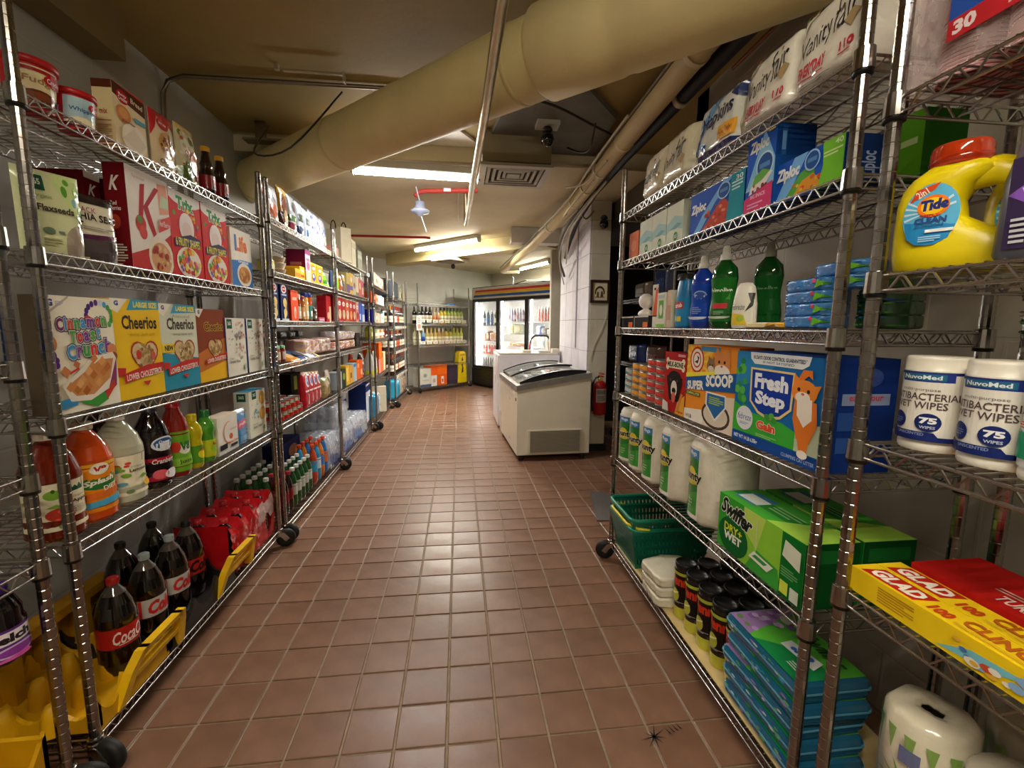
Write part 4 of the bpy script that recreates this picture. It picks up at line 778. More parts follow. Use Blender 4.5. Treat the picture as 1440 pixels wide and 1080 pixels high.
# shrink wrapped pack of six
o = root('cola_pack', 'red shrink wrapped pack of cola bottles at the end of bottom shelf', 'pack')
for i in range(4):
    for j in range(2):
        b = MB(); b.lathe([(r * .93, z * .78) for r, z in SODA], 18, -.165 + i * .11, .06 + j * .11, '140806', 'liquid'); b.lathe([(.0165, .225), (.0165, .243), (.012, .244)], 14, -.165 + i * .11, .06 + j * .11, 'b01c20', 'plastic'); kid(b, 'bottle', o)
def packwrap(w, h, d, cols, bumps, hole=None, mat='film', wr=.006):
    m = MB()
    def zt(x, y): return h * (1 - .14 * abs(sin(pi * (x + w / 2) / w * bumps))) + .004 * sin(60 * y + 30 * x)
    def sh(side, u, v):
        x = -w / 2 + w * u
        if side == 'f': t = v; y = .0 + .006 * abs(sin(pi * u * bumps)) + wr * wob(x * 3, v * h * 3, 1) + (.02 * max(0, v - .8) / .2); return (x, y, zt(x, y) * t)
        if side == 't': y = .02 + (d - .02) * v; return (x, y, zt(x, y))
        if side == 'k': return (x, d, zt(x, d) * v)
    nu = bumps * 8
    for side, nv, fl in (('f', 12, False), ('t', 8, False), ('k', 4, True)):
        vs = [sh(side, i / nu, j / nv) for j in range(nv + 1) for i in range(nu + 1)]
        for j in range(nv):
            for i in range(nu):
                a = j * (nu + 1) + i; f = (a, a + 1, a + nu + 2, a + nu + 1); u = (i + .5) / nu; v = (j + .5) / nv
                if hole and side == 'f' and hole(u, v): continue
                c = cols(side, u, v)
                m.add([vs[q] for q in f], [(0, 1, 2, 3)], c, mat, True)
    for s, fl in ((-1, 0), (1, 1)):
        for j in range(6):
            v0, v1 = j / 6, (j + 1) / 6
            if hole and .2 < v0 < .6 and s > 0: pass
            q = [(s * w / 2, .015, h * v0), (s * w / 2, d, h * v0), (s * w / 2, d, h * v1), (s * w / 2, .015, h * v1)]; m.add(q if fl else q[::-1], [(0, 1, 2, 3)], cols('s', 0, (v0 + v1) / 2), mat)
    return m
kid(packwrap(.45, .235, .235, lambda s, u, v: 'b8141c' if (s != 'f' or u < .62 or v < .12 or v > .93) else ('c9a8a4' if v > .5 else 'c23a3a'), 4, lambda u, v: (abs(u - .85) / .075) ** 2 + (abs(v - .42) / .24) ** 2 < 1), 'wrapper', o); L1(o, 2.232, 4, .015)

# ------------------------------------------------------------------ rack L0, cut off at the left edge
def L0(o, d, lvl, off=.03, **k): return put(o, 'L0', D('L0', d), lvl=lvl, off=off, **k)
o = root('grape_juice_bottle', 'dark grape juice bottle with purple cap at the left edge', 'bottle')
bottle(o, [(.04, 0), (.05, .01), (.05, .09), (.046, .1), (.046, .12), (.034, .15), (.024, .16)], '12060e', 'liquid', (.027, .158, .18, '3c1c6a'), (.012, .085, '5a2a7a', [R(4, 52, 96, 92, 'e6dfe4'), T('Welch', 14, 58, 80, 86, '2a2226', b=.05), E(60, 28, 30, 18, 'c9b4d8'), E(60, 28, 24, 13, '8a3a9a'), P('d05aa8', (20, 4), (80, 0), (70, 18))], 360)); L0(o, 1.055, 3, .0, z=.46, yaw=-.5, piv=.05)
o = root('juice_jug', 'brown juice jug behind the leftmost posts', 'jug'); jug2(o, '5a1a08', 'b9a996', (.03, .155, 'cfc6a2', [E(40, 50, 14, 14, '8aa04a')], 190)); L0(o, 1.03, 3, .12)
o = one('snack_bag', pouch(.1, .17, .05, '1f4fa8', [R(0, 60, 100, 80, '3a72c8'), T('chips', 15, 62, 85, 78, 'ffffff')]), 'blue bag cut off by the left edge of the view', 'bag'); L0(o, 1.05, 1, .02)
# ------------------------------------------------------------------ racks L2 and L3
def soda_small(key, d, off, lvl, col, cap, lab, label, group, s=.72, name='soda_bottle', ops=(), mat='liquid', cat='bottle'):
    k = (col, cap, lab, s, bool(ops))
    if k in CUR: o = copy_tree(CUR[k]); o['label'] = label; o['group'] = group
    else:
        o = root(name, label, cat, group); pr = [(r * s * .62, z * s) for r, z in SODA]
        bottle(o, pr, col, mat, (.0145, .292 * s, .318 * s, cap), (.10 * s, .19 * s, lab, ops, 360) if lab else None, n=16); CUR[k] = o
    put(o, key, D(key, d), lvl=lvl, off=off); return o
def L2(o, d, lvl, off=.03, yaw=0.): return put(o, 'L2', D('L2', d), lvl=lvl, off=off, yaw=yaw)
def L3(o, d, lvl, off=.03, yaw=0.): return put(o, 'L3', D('L3', d), lvl=lvl, off=off, yaw=yaw)
def bagof(label, col, ops, w_=.12, h=.2, d=.05, cat='bag', name='snack_bag', **k): return one(name, pouch(w_, h, d, col, ops, **k), label, cat)
# L2 top: coffee and nut bags
L2(bagof('dark bag with red seal behind the twin posts, second left rack top', '8a847a', [R(0, 60, 60, 90, 'b0492e'), R(20, 20, 80, 50, 'c9c2b0')], .13, .19), 2.65, 0)
L2(bagof('silver bag with an orange patch, left end of second rack top shelf', 'b9bcc0', [P('c9653a', (0, 20), (60, 4), (60, 44), (0, 60)), E(60, 70, 20, 12, 'd9dde2')], .14, .2, seed=2), 2.76, 0)
L2(bagof('gold and brown coffee bag on the second rack top shelf', 'a87a36', [R(0, 0, 100, 38, '3a2014'), E(46, 56, 28, 20, '7a3a1a'), R(0, 80, 100, 94, 'd9b25a'), E(50, 30, 22, 14, 'b9a078')], .13, .235, seed=3), 2.91, 0)
L2(bagof('silver bag with green and maroon bands, top shelf', 'aeb6bc', [R(0, 30, 100, 46, '4a6a3a'), R(0, 8, 100, 26, '7a2438'), E(60, 70, 26, 14, '6a5a5a')], .12, .225, seed=4), 3.055, 0)
L2(bagof('silver bag with navy base label, top shelf', 'b4c0ca', [R(0, 6, 100, 30, '2a3a5e'), R(10, 44, 60, 66, '3a4a3e'), E(70, 80, 16, 10, 'dfe6ec')], .12, .22, seed=5), 3.2, 0)
L2(bagof('grey blue bag beside the navy labelled one, top shelf', 'a3aebb', [R(20, 14, 90, 34, '3a5e8a'), R(20, 50, 80, 70, '5e6e6e')], .11, .21, seed=6), 3.33, 0)
for n in range(3):
    L2(bagof('white bag with blue dots and red mark, ' + ['nearest', 'middle', 'furthest'][n] + ' of three on the top shelf', 'a9b0c2', [*SPECK(40 + n, 9, 10, 40, 90, 90, ['5a6ab8', '8a7ac0'], 6, False, .6), E(50, 24, 18, 12, 'd3d6da'), P('c8322e', (40, 10), (60, 8), (56, 30), (44, 32)), R(0, 0, 100, 8, 'e6ddd0')], .115, .225, seed=7 + n), 3.45 + n * .125, 0)
# L2 second shelf
L2(one('food_tin', can(.042, .065, 'd6cf3a', [R(20, 20, 80, 70, 'e9e6b0')]), 'short yellow tin at the left end, second rack second shelf', 'tin'), 2.69, 1)
o = root('plastic_tub', 'clear stacked tubs of brown snacks on the second shelf', 'tub'); 
for i in range(3): m = MB(); m.lathe([(.056, .035 * i), (.066, .035 * i + .03), (.068, .035 * i + .034), (.066, .035 * i + .035)], 20, 0, .07, ['b9a48a', 'c9b79e', 'b09a82'][i], 'liquid'); kid(m, 'tub_layer', o)
L2(o, 2.87, 1)
L2(one('snack_box', carton(.1, .06, .1, 'e0b43a', [R(10, 20, 90, 60, 'c98a2a')]), 'low yellow box in front of the purple carton', 'box'), 3.04, 1, .02)
L2(one('snack_box', carton(.09, .085, .1, 'e9c22e', [R(10, 20, 90, 40, 'b04a2a'), R(10, 60, 90, 80, 'f3e9b0')]), 'yellow box stacked high against the purple carton', 'box'), 3.135, 1, .025)
L2(one('tall_carton', carton(.1, .205, .12, 'd9b8c4', [R(0, 0, 100, 30, 'c9bfa8'), E(50, 50, 30, 14, 'b06a8a'), R(0, 86, 100, 100, '8a3a6a'), T('macro', 20, 66, 80, 74, '7a2a5a')], '6e1a4a', [R(0, 0, 100, 36, 'e0b02a'), R(20, 50, 80, 60, 'a86a8a')], '6e1a4a'), 'tall purple carton with pink front on the second rack', 'box'), 3.24, 1, .02)
for n, d in enumerate((3.385, 3.53)):
    L2(one('snack_box', carton(.135, .14, .06, 'e8a91c', [E(50, 74, 32, 14, 'd95a3a'), E(50, 74, 24, 9, 'efe3c9'), E(50, 32, 30, 20, '5a4a90'), E(46, 36, 14, 9, 'e9d9c0'), R(0, 92, 100, 100, 'f3c83a')], 'c98a14'), ['golden snack box with purple oval, nearer of two', 'golden snack box with purple oval, further of two'][n], 'box'), d, 1)
L2(bagof('lime green bag lying over the shelf edge by the middle posts', '8fd63a', [R(10, 60, 90, 76, 'd9f0b0'), R(10, 16, 70, 36, '3f8a2a')], .15, .15, .07, lean=.35, seed=6), 3.69, 1, .02, -.2)
# L2 third shelf: pasta and spices
for n, d in enumerate((2.66, 2.80)):
    L2(one('pasta_box', carton(.105, .205, .045, '1c2a5a', [E(46, 88, 36, 12, 'efe6e0'), E(46, 88, 26, 8, 'c8302a'), T('pasta', 26, 85, 66, 91, 'ffffff', sh=.2), R(10, 70, 80, 74, 'b9c0d9'), E(52, 50, 26, 13, 'e3c67a'), E(60, 40, 12, 12, 'd9b860'), E(52, 22, 24, 12, 'e3c67a'), E(44, 12, 14, 8, 'f0d890'), R(0, 0, 100, 5, 'c9ccd9')], '14204a', top='e6e2dc'), ['navy pasta box with red oval, left one of the pair', 'navy pasta box with red oval, right one of the pair'][n], 'box'), d, 2, .025)
L2(one('rice_box', carton(.12, .185, .07, 'e2502a', [R(20, 68, 80, 78, 'f0a890'), E(52, 28, 16, 20, 'f0c4b0'), E(54, 22, 10, 12, 'e98a6a'), R(0, 96, 100, 100, 'c83a1c')], 'b8320e'), 'bright orange box on the second left rack beside the spice jars', 'box'), 2.965, 2, .025)
def jarb(label, d, bodyc, capc, labc, h=.17, r=.024, off=.03, lvl=2):
    o = root('seasoning_bottle', label, 'bottle', 'seasoning bottles beside the orange box'); bottle(o, [(r * .9, 0), (r, .004), (r, h * .8), (r * .8, h * .84), (r * .8, h * .86)], bodyc, 'liquid', (r * .95, h * .86, h, capc), (.015, h * .55, labc, [R(30, 20, 70, 60, 'efe9dc')], 360), n=16); L2(o, d, lvl, off); return o
jarb('seasoning bottle with pale cap and green label, nearest in the row', 3.085, '8a3a1a', 'c9c4b0', 'b9cfae'); jarb('brown seasoning bottle with red cap, second in the row', 3.16, '8a4a1c', '8a1c16', 'c98a4a', .165)
jarb('tan seasoning bottle with navy cap, third in the row', 3.235, 'c99a5a', '1c2a7a', 'e0c28a', .19); jarb('orange seasoning bottle with navy cap and teal label, fourth in row', 3.315, 'b0401c', '1c2a7a', '3a7a6a', .195)
jarb('short dark seasoning bottle, last in the row', 3.41, '2a241c', '3a3026', '6a5a48', .1)
L2(one('display_box', carton(.14, .03, .1, 'b0506a', [R(10, 20, 90, 60, 'd9a0b0')]), 'low pink tray box near the middle post, third shelf', 'box'), 3.50, 2, .02)
L2(one('storage_box', carton(.2, .19, .14, '4a1016', [R(70, 10, 76, 96, 'c9c9c9')]), 'dark maroon box set back behind the pink tray box', 'box'), 3.55, 2, .14)
L2(one('cracker_box', carton(.12, .2, .07, 'b01f26', [E(40, 24, 24, 14, 'd9b08a'), R(60, 0, 100, 60, 'd9c09a')], '8a141a'), 'dark red cracker box at the right end of second rack', 'box'), 3.72, 2, .03)
# L2 fourth shelf
for n, d in enumerate((2.675, 2.755)):
    o = root('sauce_jar', ['small red sauce jar with green lid, left of the pair', 'small red sauce jar with green lid, right of the pair'][n], 'jar', 'sauce jars with green lids')
    bottle(o, [(.034, 0), (.038, .004), (.038, .075), (.034, .085)], '7a1c0c', 'liquid', (.036, .084, .1, '3a8a4a'), (.015, .07, '9a4a2a', [R(30, 10, 70, 90, 'd9c8b0')], 360), n=18); L2(o, d, 3, .02)
L2(one('bread_loaf', pouch(.16, .16, .055, 'd98a2e', [P('f0c47a', (20, 20), (80, 30), (80, 60), (20, 70)), P('e9a83a', (0, 70), (100, 80), (100, 100), (0, 100))], pillow=True), 'orange bread bag lying beside the sauce jars', 'bag'), 2.92, 3, .0)
bpy.data.objects['bread_loaf'].rotation_euler.x = -radians(68)
o = one('bread_loaf', pouch(.34, .16, .06, '3a5a8a', [P('e9e6df', (30, 0), (60, 0), (70, 100), (44, 100)), P('c9652e', (48, 60), (70, 70), (74, 100), (54, 100)), P('f0c05a', (80, 0), (100, 0), (100, 60), (84, 70)), E(20, 50, 16, 26, '24384f')], pillow=True), 'blue white and orange bread bag lying at the shelf edge', 'bag'); L2(o, 3.2, 3, -.005); o.rotation_euler.x = -radians(70)
def bun(label, d, off, lvl, putf, w_=.17, h=.12, dp=.13, cols=('c9a29a', 'e0d2cc', 'b98a7a'), seed=1, z=0.):
    o = one('bun_pack', pouch(w_, h, dp, cols[0], [*SPECK(seed, 16, 5, 10, 95, 90, [cols[1], cols[2], 'e9e2d6', 'cfb05a'], 12, False, .6), P(cols[1], (10, 30), (80, 60), (80, 70), (10, 44))], pillow=True, seed=seed, wr=.003), label, 'pack'); putf(o, d, lvl, off); o.location.z += z; return o
bun('pack of buns in printed film, nearest on the fourth shelf', 3.26, .05, 3, L2, seed=11); bun('pack of buns in printed film, second from the sauce jars', 3.44, .05, 3, L2, seed=12); bun('pack of buns in pinkish film beside the middle post', 3.63, .05, 3, L2, seed=13)
bun('pack of buns in pale film, right end of second rack', 3.79, .06, 3, L2, .12, seed=14)
for n in range(5):
    L2(one('food_tray', pouch(.14, .05, .12, '14201a', [R(20, 30, 50, 60, '3a4a42')], pillow=True, seed=n), ORD[n].capitalize().lower() + ' dark glossy tray in the stack row behind the buns', 'tray', 'dark trays behind the buns'), 2.9 + n * .17, 3, .2); bpy.data.objects['food_tray' + ('.%03d' % n if n else '')].location.z += .125
L2(one('storage_box', carton(.8, .12, .1, '6a5f58', [R(30, 20, 60, 80, '8a7468')]), 'long brown grey box under the dark trays, fourth shelf', 'box'), 3.2, 3, .22)
# L2 fifth shelf: cans, red bags
n = 0
for r_, (k, off) in enumerate(((5, .02), (5, .1))):
    for lay in range(2):
        for i in range(k - (1 if lay else 0)):
            o = one('soup_can', can(.034, .052, 'e9e0c9', [R(0, 0, 100, 44, 'c0261f'), R(0, 88, 100, 100, 'c0261f'), *q365(38, 50, 62, 86)] if n == 0 else []), '', 'can') if n == 0 else bpy.data.objects['soup_can'].copy()
            if n: COL.objects.link(o)
            tag(o, '%s small red and white can, %s row, %s layer' % (ORD[i], ['front', 'back'][r_], ['lower', 'upper'][lay]), 'can', 'small red and white cans on second rack'); n += 1
            L2(o, 2.68 + i * .076 + lay * .035, 4, off); o.location.z += lay * .0535
for n in range(4):
    L2(one('rice_bag', pouch(.115, .235 - n * .008, .06, 'b8182a', [E(60, 74, 30, 17, 'e9e2e6'), E(60, 74, 20, 11, '4a6ab0'), P('e0a0a0', (40, 10), (70, 6), (74, 34), (48, 40)), R(16, 44, 90, 49, 'e9d0d0'), P('d9a070', (40, 94), (90, 96), (90, 100), (40, 100))], seed=n + 3), 'red upright bag with a round blue and white badge, %s from the cans' % ORD[n], 'bag', 'red bags with round badges'), 3.12 + n * .1, 4, .02 + .005 * n)
L2(one('lentil_bag', pouch(.2, .15, .08, '8f7a4c', [*SPECK(50, 40, 5, 5, 95, 80, ['a89060', '6e5c34', 'b9a070'], 3.5, False, .7), P('8fae4a', (0, 84), (90, 96), (90, 100), (0, 92)), R(86, 0, 100, 100, 'd9cfc0')], seed=8), 'squat brown bag of lentils at the right end, fifth shelf', 'bag'), 3.6, 4, .02)
L2(one('snack_bag', pouch(.09, .19, .05, 'd6c0ba', [R(20, 20, 60, 70, 'efe6e0')], seed=9), 'pale pink bag behind the lentils at the middle post', 'bag'), 3.74, 4, .05)
L2(one('storage_box', carton(.2, .2, .1, '23200e', [R(30, 40, 60, 90, '8a8a2a')]), 'black and olive box behind the red bags', 'box'), 3.42, 4, .2)
# L2 bottom: soda bottles, sports drinks, water
gw = [R(20, 20, 80, 80, 'e9ebe4'), R(30, 40, 66, 60, 'b04a3a')]
idx = 0
for j, off in enumerate((.03, .11, .19, .27)):
    for i in range(8 - (j > 1) * 2):
        d = 2.64 + i * .072 + (j % 2) * .03
        if j == 0 and i < 3: c, cp, lb_, lt = '1c0a08', 'b0283a', '8a1f24', 'dark cola soda bottle with red label'
        elif j == 1 and i in (1, 2): c, cp, lb_, lt = '3a0c12', 'b0283a', '8a1f24', 'deep red soda bottle'
        else: c, cp, lb_, lt = '0f4a1e', 'dfe2dc', 'c3c7bc', 'green soda bottle with white cap'
        s_ = .78 if d > 2.6 else .7
        soda_small('L2', d, off, 5, c, cp, lb_, '%s, %s from the near posts in the %s row' % (lt, ORD[i], ['front', 'second', 'third', 'back'][j]), 'small soda bottles on the bottom shelf', s=.78); idx += 1
for j, off in enumerate((.03, .12)):
    for i in range(4):
        s_ = .86
        soda_small('L2', 3.265 + i * .083, off, 5, ['b8401c', '2a8ab8', 'c9701c', '1f6ab0'][(i + j) % 4], 'e0501c', ['3a9ac8', 'c9d8e0', '3a7ab8', 'd9682a'][(i + j) % 4], 'sports drink with orange cap, %s from the near end, %s row' % (ORD[i], ['front', 'back'][j]), 'sports drinks with orange caps', s=.9, name='drink_bottle')
o = one('drink_case', carton(.36, .3, .12, '141c44', [T('DIET', 24, 42, 70, 56, 'c9cfe0', b=.05), T('PEPPER', 24, 26, 90, 40, 'c9cfe0', b=.05), E(60, 74, 24, 14, '8a5a3a'), E(80, 66, 10, 12, 'c9804a')]), 'navy carton case standing behind the small soda bottles', 'case'); L2(o, 2.99, 5, .235); o.location.z += .09; put(o, 'L2', D('L2', 3.28), z=.10, off=.21)
def water(label, key, d, lvl, band, n_=5, rows=3, w_=.40, h=.26, off=.02, dz=0., bandw=(.0, .42), seed=0):
    o = root('water_pack', label, 'pack', 'shrink wrapped packs of water bottles')
    for j in range(rows):
        for i in range(n_):
            b = MB(); r = w_ / n_ / 2 * .92; x = -w_ / 2 + w_ * (i + .5) / n_; y = .02 + r + j * 2 * r * 1.05
            b.lathe([(r * .9, .0), (r, .01), (r * .93, h * .2), (r, h * .24), (r * .93, h * .4), (r, h * .5), (r, h * .62), (r * .5, h * .84), (r * .34, h * .88)], 12, x, y, 'c4ccd8', 'liquid'); b.lathe([(r * .4, h * .88), (r * .4, h * .96), (.001, h * .965)], 10, x, y, 'dfe6f2', 'plastic'); kid(b, 'bottle', o)
    wm = MB(); dp = rows * 2 * (w_ / n_ / 2 * .92) * 1.05 + .03
    W = packwrap(w_ + .01, h * .97, dp, lambda s, u, v: band if (s in 'fs' and bandw[0] < v + (u - .5) * .35 < bandw[1]) else 'e6ebf2', n_, None, 'wrap', .008); kid(W, 'wrapper', o)
    put(o, key, D(key, d), lvl=lvl, off=off, dz=.003 + dz); return o
water('pack of water bottles in clear film with a blue band, by the middle posts', 'L2', 3.69, 5, '2a4a9a', 4, 3, .26, .27)
# rack L3
o = root('gift_box', 'pink box behind the middle posts on third rack top shelf', 'box'); m = carton(.2, .085, .1, 'd99a90', []); kid(m, 'carton', o); m = MB(); m.box(-.02, .02, -.001, .1, .02, .086, 'e9b8b0', 'card'); kid(m, 'ribbon', o); L3(o, 4.03, 0)
def paperbag(label, d, w_, h, dp, fc, sc_, lvl=0):
    o = root('paper_bag', label, 'bag', 'paper carrier bags on the third rack'); kid(carton(w_, h, dp, fc, [R(30, 30, 70, 60, 'd9dce6')], sc_), 'bag_body', o)
    for y in (0, dp):
        m = MB(); m.tube([(w_ * .18 * cos(a) * 1.0, y, h - .01 + .075 * sin(a)) for a in [pi * i / 10 for i in range(11)]], .0055, 6, '2a241e', 'matte'); kid(m, 'handle', o)
    L3(o, d, lvl, .05, .9); return o
paperbag('tall lilac and cream paper bag with dark rope handles, third rack top', 4.42, .2, .30, .11, 'b9b8d0', 'd8cfb2')
L3(one('snack_box', carton(.17, .26, .1, 'd9d0b0', [R(0, 70, 100, 90, 'c9bf9a')], 'c9bf9a'), 'cream box beside the paper bag on the third rack', 'box'), 4.72, 0)
L3(one('snack_box', carton(.2, .2, .1, '9aa08a', [R(0, 60, 100, 80, 'b9bca8')], '8a907a'), 'grey green box at the far end of third rack top', 'box'), 4.99, 0)
def rowbox(putf, lvl, d0, d1, specs, hs, lab, grp, dp=.08, name='snack_box', cat='box', off=.03, pouchy=False):
    n = len(specs); st = (d1 - d0) / n
    for i, (c, ops) in enumerate(specs):
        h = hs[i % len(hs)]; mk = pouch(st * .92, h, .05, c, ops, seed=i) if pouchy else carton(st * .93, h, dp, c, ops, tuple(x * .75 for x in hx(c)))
        putf(one(name, mk, (lab[i] if isinstance(lab, list) else lab % ORD[i]), cat, grp), d0 + st * (i + .5), lvl, off)
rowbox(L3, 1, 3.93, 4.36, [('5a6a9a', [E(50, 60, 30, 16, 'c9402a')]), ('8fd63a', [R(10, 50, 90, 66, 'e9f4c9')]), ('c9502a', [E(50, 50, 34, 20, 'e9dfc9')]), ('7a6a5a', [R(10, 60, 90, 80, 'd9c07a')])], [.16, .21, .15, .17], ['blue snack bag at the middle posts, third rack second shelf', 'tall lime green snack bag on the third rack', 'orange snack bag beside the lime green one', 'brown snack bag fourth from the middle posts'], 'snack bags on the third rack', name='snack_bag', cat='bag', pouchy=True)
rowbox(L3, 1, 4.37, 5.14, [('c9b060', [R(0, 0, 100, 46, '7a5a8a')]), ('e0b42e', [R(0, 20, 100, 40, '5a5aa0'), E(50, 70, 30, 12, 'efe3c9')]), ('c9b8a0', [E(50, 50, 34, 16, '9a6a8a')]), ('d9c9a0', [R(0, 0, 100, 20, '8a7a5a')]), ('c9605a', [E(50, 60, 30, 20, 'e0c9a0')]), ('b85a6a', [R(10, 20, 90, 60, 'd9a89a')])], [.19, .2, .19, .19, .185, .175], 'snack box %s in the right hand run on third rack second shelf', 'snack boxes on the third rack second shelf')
for i, (c, e) in enumerate((('b01a20', 'd9b08a'), ('c41f24', 'e0c9a0'), ('b8161c', 'd9c4a0'), ('d0622a', 'e9c9b0'), ('c8303a', 'e9a05a'), ('a8241c', 'e6c08a'), ('d98a7a', 'b0242a'))):
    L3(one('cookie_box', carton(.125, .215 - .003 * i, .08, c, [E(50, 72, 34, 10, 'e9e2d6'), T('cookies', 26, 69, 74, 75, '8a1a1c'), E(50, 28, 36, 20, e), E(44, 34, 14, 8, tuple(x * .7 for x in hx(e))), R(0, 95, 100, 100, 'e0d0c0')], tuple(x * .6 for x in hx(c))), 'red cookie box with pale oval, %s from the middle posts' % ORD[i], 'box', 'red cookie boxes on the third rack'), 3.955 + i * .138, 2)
L3(one('snack_box', carton(.12, .2, .08, '3a5ab8', [R(10, 10, 60, 40, 'c9d0e8')], '24389a'), 'blue box with white corner at the far end, third shelf', 'box'), 4.93, 2); L3(one('snack_box', carton(.12, .19, .08, 'c9d3e6', [R(0, 40, 100, 90, '4a6ac0')], '24389a'), 'pale blue box beside the far post, third shelf', 'box'), 5.07, 2)
for i in range(4):
    for l_ in range(2):
        bun('pack of rolls in pink and white film, %s from the middle posts, %s layer' % (ORD[i], ['lower', 'upper'][l_]), 4.03 + i * .2, .05, 3, L3, .19, .085, .13, ('c98a72' if not l_ else 'd3c9cf', 'e6dde0', 'b06a4a'), seed=60 + i * 2 + l_, z=l_ * .087)['group'] = 'packs of rolls on the third rack'
L3(one('storage_box', carton(.18, .14, .1, '2a241e', [R(20, 20, 60, 60, '4a3a32')]), 'dark box at the far end beside the packs of rolls', 'box'), 5.0, 3, .08)
rowbox(L3, 4, 3.93, 4.95, [('b8c4cc', [R(0, 0, 60, 40, '5a6a7a')]), ('2a3a1c', [E(50, 60, 30, 20, '8aa04a')]), ('e0b02a', [R(10, 20, 60, 90, 'f0d06a')]), ('d9a04a', [R(10, 30, 60, 60, '8a5a2a')]), ('a8c0cc', [E(50, 88, 44, 10, '3a7ac0')]), ('e0641c', [R(20, 60, 80, 80, 'f0a060')]), ('d8561c', [R(20, 20, 80, 50, 'f3b07a')])], [.15, .16, .18, .17, .18, .2, .19], 'small upright pack %s from the middle posts, third rack fifth shelf', 'small upright packs on the third rack', name='snack_pack', cat='pack')
L3(one('snack_bag', pouch(.14, .26, .08, '3a2c2c', [*SPECK(70, 14, 10, 10, 90, 90, ['d9d6d0', '8a8a8e'], 9, False, .7)], seed=2), 'black and silver bag at the far end of the fifth shelf', 'bag'), 5.03, 4); L3(one('snack_bag', pouch(.08, .27, .06, '9a2c1c', [R(0, 0, 100, 40, 'c9401c')], seed=2), 'rust red bag behind the black and silver one', 'bag'), 4.93, 4, .12)
water('clear pack of water bottles beside the middle posts, lower', 'L3', 4.13, 5, '2f6ac8', 4, 3, .42, .24, seed=1, bandw=(.0, .5))
water('clear pack of water bottles stacked on top at third rack', 'L3', 4.1, 5, 'c9cdd9', 4, 3, .34, .2, off=.04, dz=.25, bandw=(.2, .3))
water('second pack of water bottles along the third rack bottom', 'L3', 4.6, 5, '2f7ad0', 4, 3, .40, .24, bandw=(.0, .5)); water('smaller clear pack of bottles at the far end, third rack bottom', 'L3', 4.93, 5, 'dfe3ea', 3, 3, .2, .22, bandw=(.2, .3))
L3(one('storage_box', carton(.5, .42, .1, 'b9bcc4', [R(0, 60, 100, 82, '1a2a68'), R(0, 0, 8, 100, 'd0d2da')], '9aa0ac', top='d0d2da'), 'large white carton with navy band behind the water packs', 'box'), 4.8, 5, .24)

# ------------------------------------------------------------------ racks L4 and L5, the wine rack
def L4(o, d, lvl, off=.03, yaw=0.): return put(o, 'L4', D('L4', d), lvl=lvl, off=off, yaw=yaw)
def L5(o, d, lvl, off=.03, yaw=0.): return put(o, 'L5', D('L5', d), lvl=lvl, off=off, yaw=yaw)
def Bk(o, s, lvl, off=.03, yaw=0.): return put(o, 'B', s, lvl=lvl, off=off, yaw=yaw)
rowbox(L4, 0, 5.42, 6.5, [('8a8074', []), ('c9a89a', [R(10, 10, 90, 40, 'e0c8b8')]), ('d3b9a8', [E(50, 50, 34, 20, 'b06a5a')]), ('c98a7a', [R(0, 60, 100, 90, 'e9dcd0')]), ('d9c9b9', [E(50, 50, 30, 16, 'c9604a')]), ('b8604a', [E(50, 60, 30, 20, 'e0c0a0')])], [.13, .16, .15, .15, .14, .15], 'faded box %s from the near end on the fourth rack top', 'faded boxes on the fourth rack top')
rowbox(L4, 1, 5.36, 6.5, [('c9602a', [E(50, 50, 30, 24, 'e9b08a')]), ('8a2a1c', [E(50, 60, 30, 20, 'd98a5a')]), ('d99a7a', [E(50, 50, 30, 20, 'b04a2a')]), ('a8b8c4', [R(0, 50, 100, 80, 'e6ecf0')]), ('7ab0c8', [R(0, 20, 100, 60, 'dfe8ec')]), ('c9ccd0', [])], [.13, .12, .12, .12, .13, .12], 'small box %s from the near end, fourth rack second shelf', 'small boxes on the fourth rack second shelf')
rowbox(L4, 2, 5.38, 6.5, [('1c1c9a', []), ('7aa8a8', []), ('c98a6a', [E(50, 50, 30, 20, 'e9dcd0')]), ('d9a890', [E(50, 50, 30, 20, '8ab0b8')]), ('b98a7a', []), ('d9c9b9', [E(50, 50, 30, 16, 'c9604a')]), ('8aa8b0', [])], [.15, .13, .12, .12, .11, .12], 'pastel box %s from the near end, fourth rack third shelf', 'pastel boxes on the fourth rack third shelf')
o = root('oil_bottle', 'olive green oil bottle at the near end, fourth rack', 'bottle'); bottle(o, [(.04, 0), (.045, .01), (.045, .12), (.02, .16), (.015, .18)], '8a8a0c', 'liquid', (.016, .178, .195, '3a3a1c'), (.03, .1, 'a8a01c', [R(30, 20, 70, 80, 'e6e3b0')], 360), n=16); L4(o, 5.40, 3, .03)
for i in range(9):
    c = ['b9c08a', '9ab08a', '8aa87a', 'c9c9a0', 'd9cfae', 'b04a3a', '9a9a5a', 'c9b98a', 'a83a4a'][i]
    L4(one('food_can', can(.045, .12, c, [R(0, 30, 100, 60, 'e6e3d2')]), 'tall pale labelled can, %s from the near end, fourth rack' % ORD[i], 'can', 'cans on the fourth rack'), 5.52 + i * .115, 3)
o = root('cleaner_bottle', 'white bottle with yellow foot at the near end, fourth rack', 'bottle'); bottle(o, [(.05, 0), (.055, .01), (.055, .2), (.03, .27), (.018, .3)], 'c9c9c0', 'plastic', (.02, .3, .33, 'd9c83a'), (.02, .08, 'd9cf3a', [], 360), n=16); L4(o, 5.43, 4)
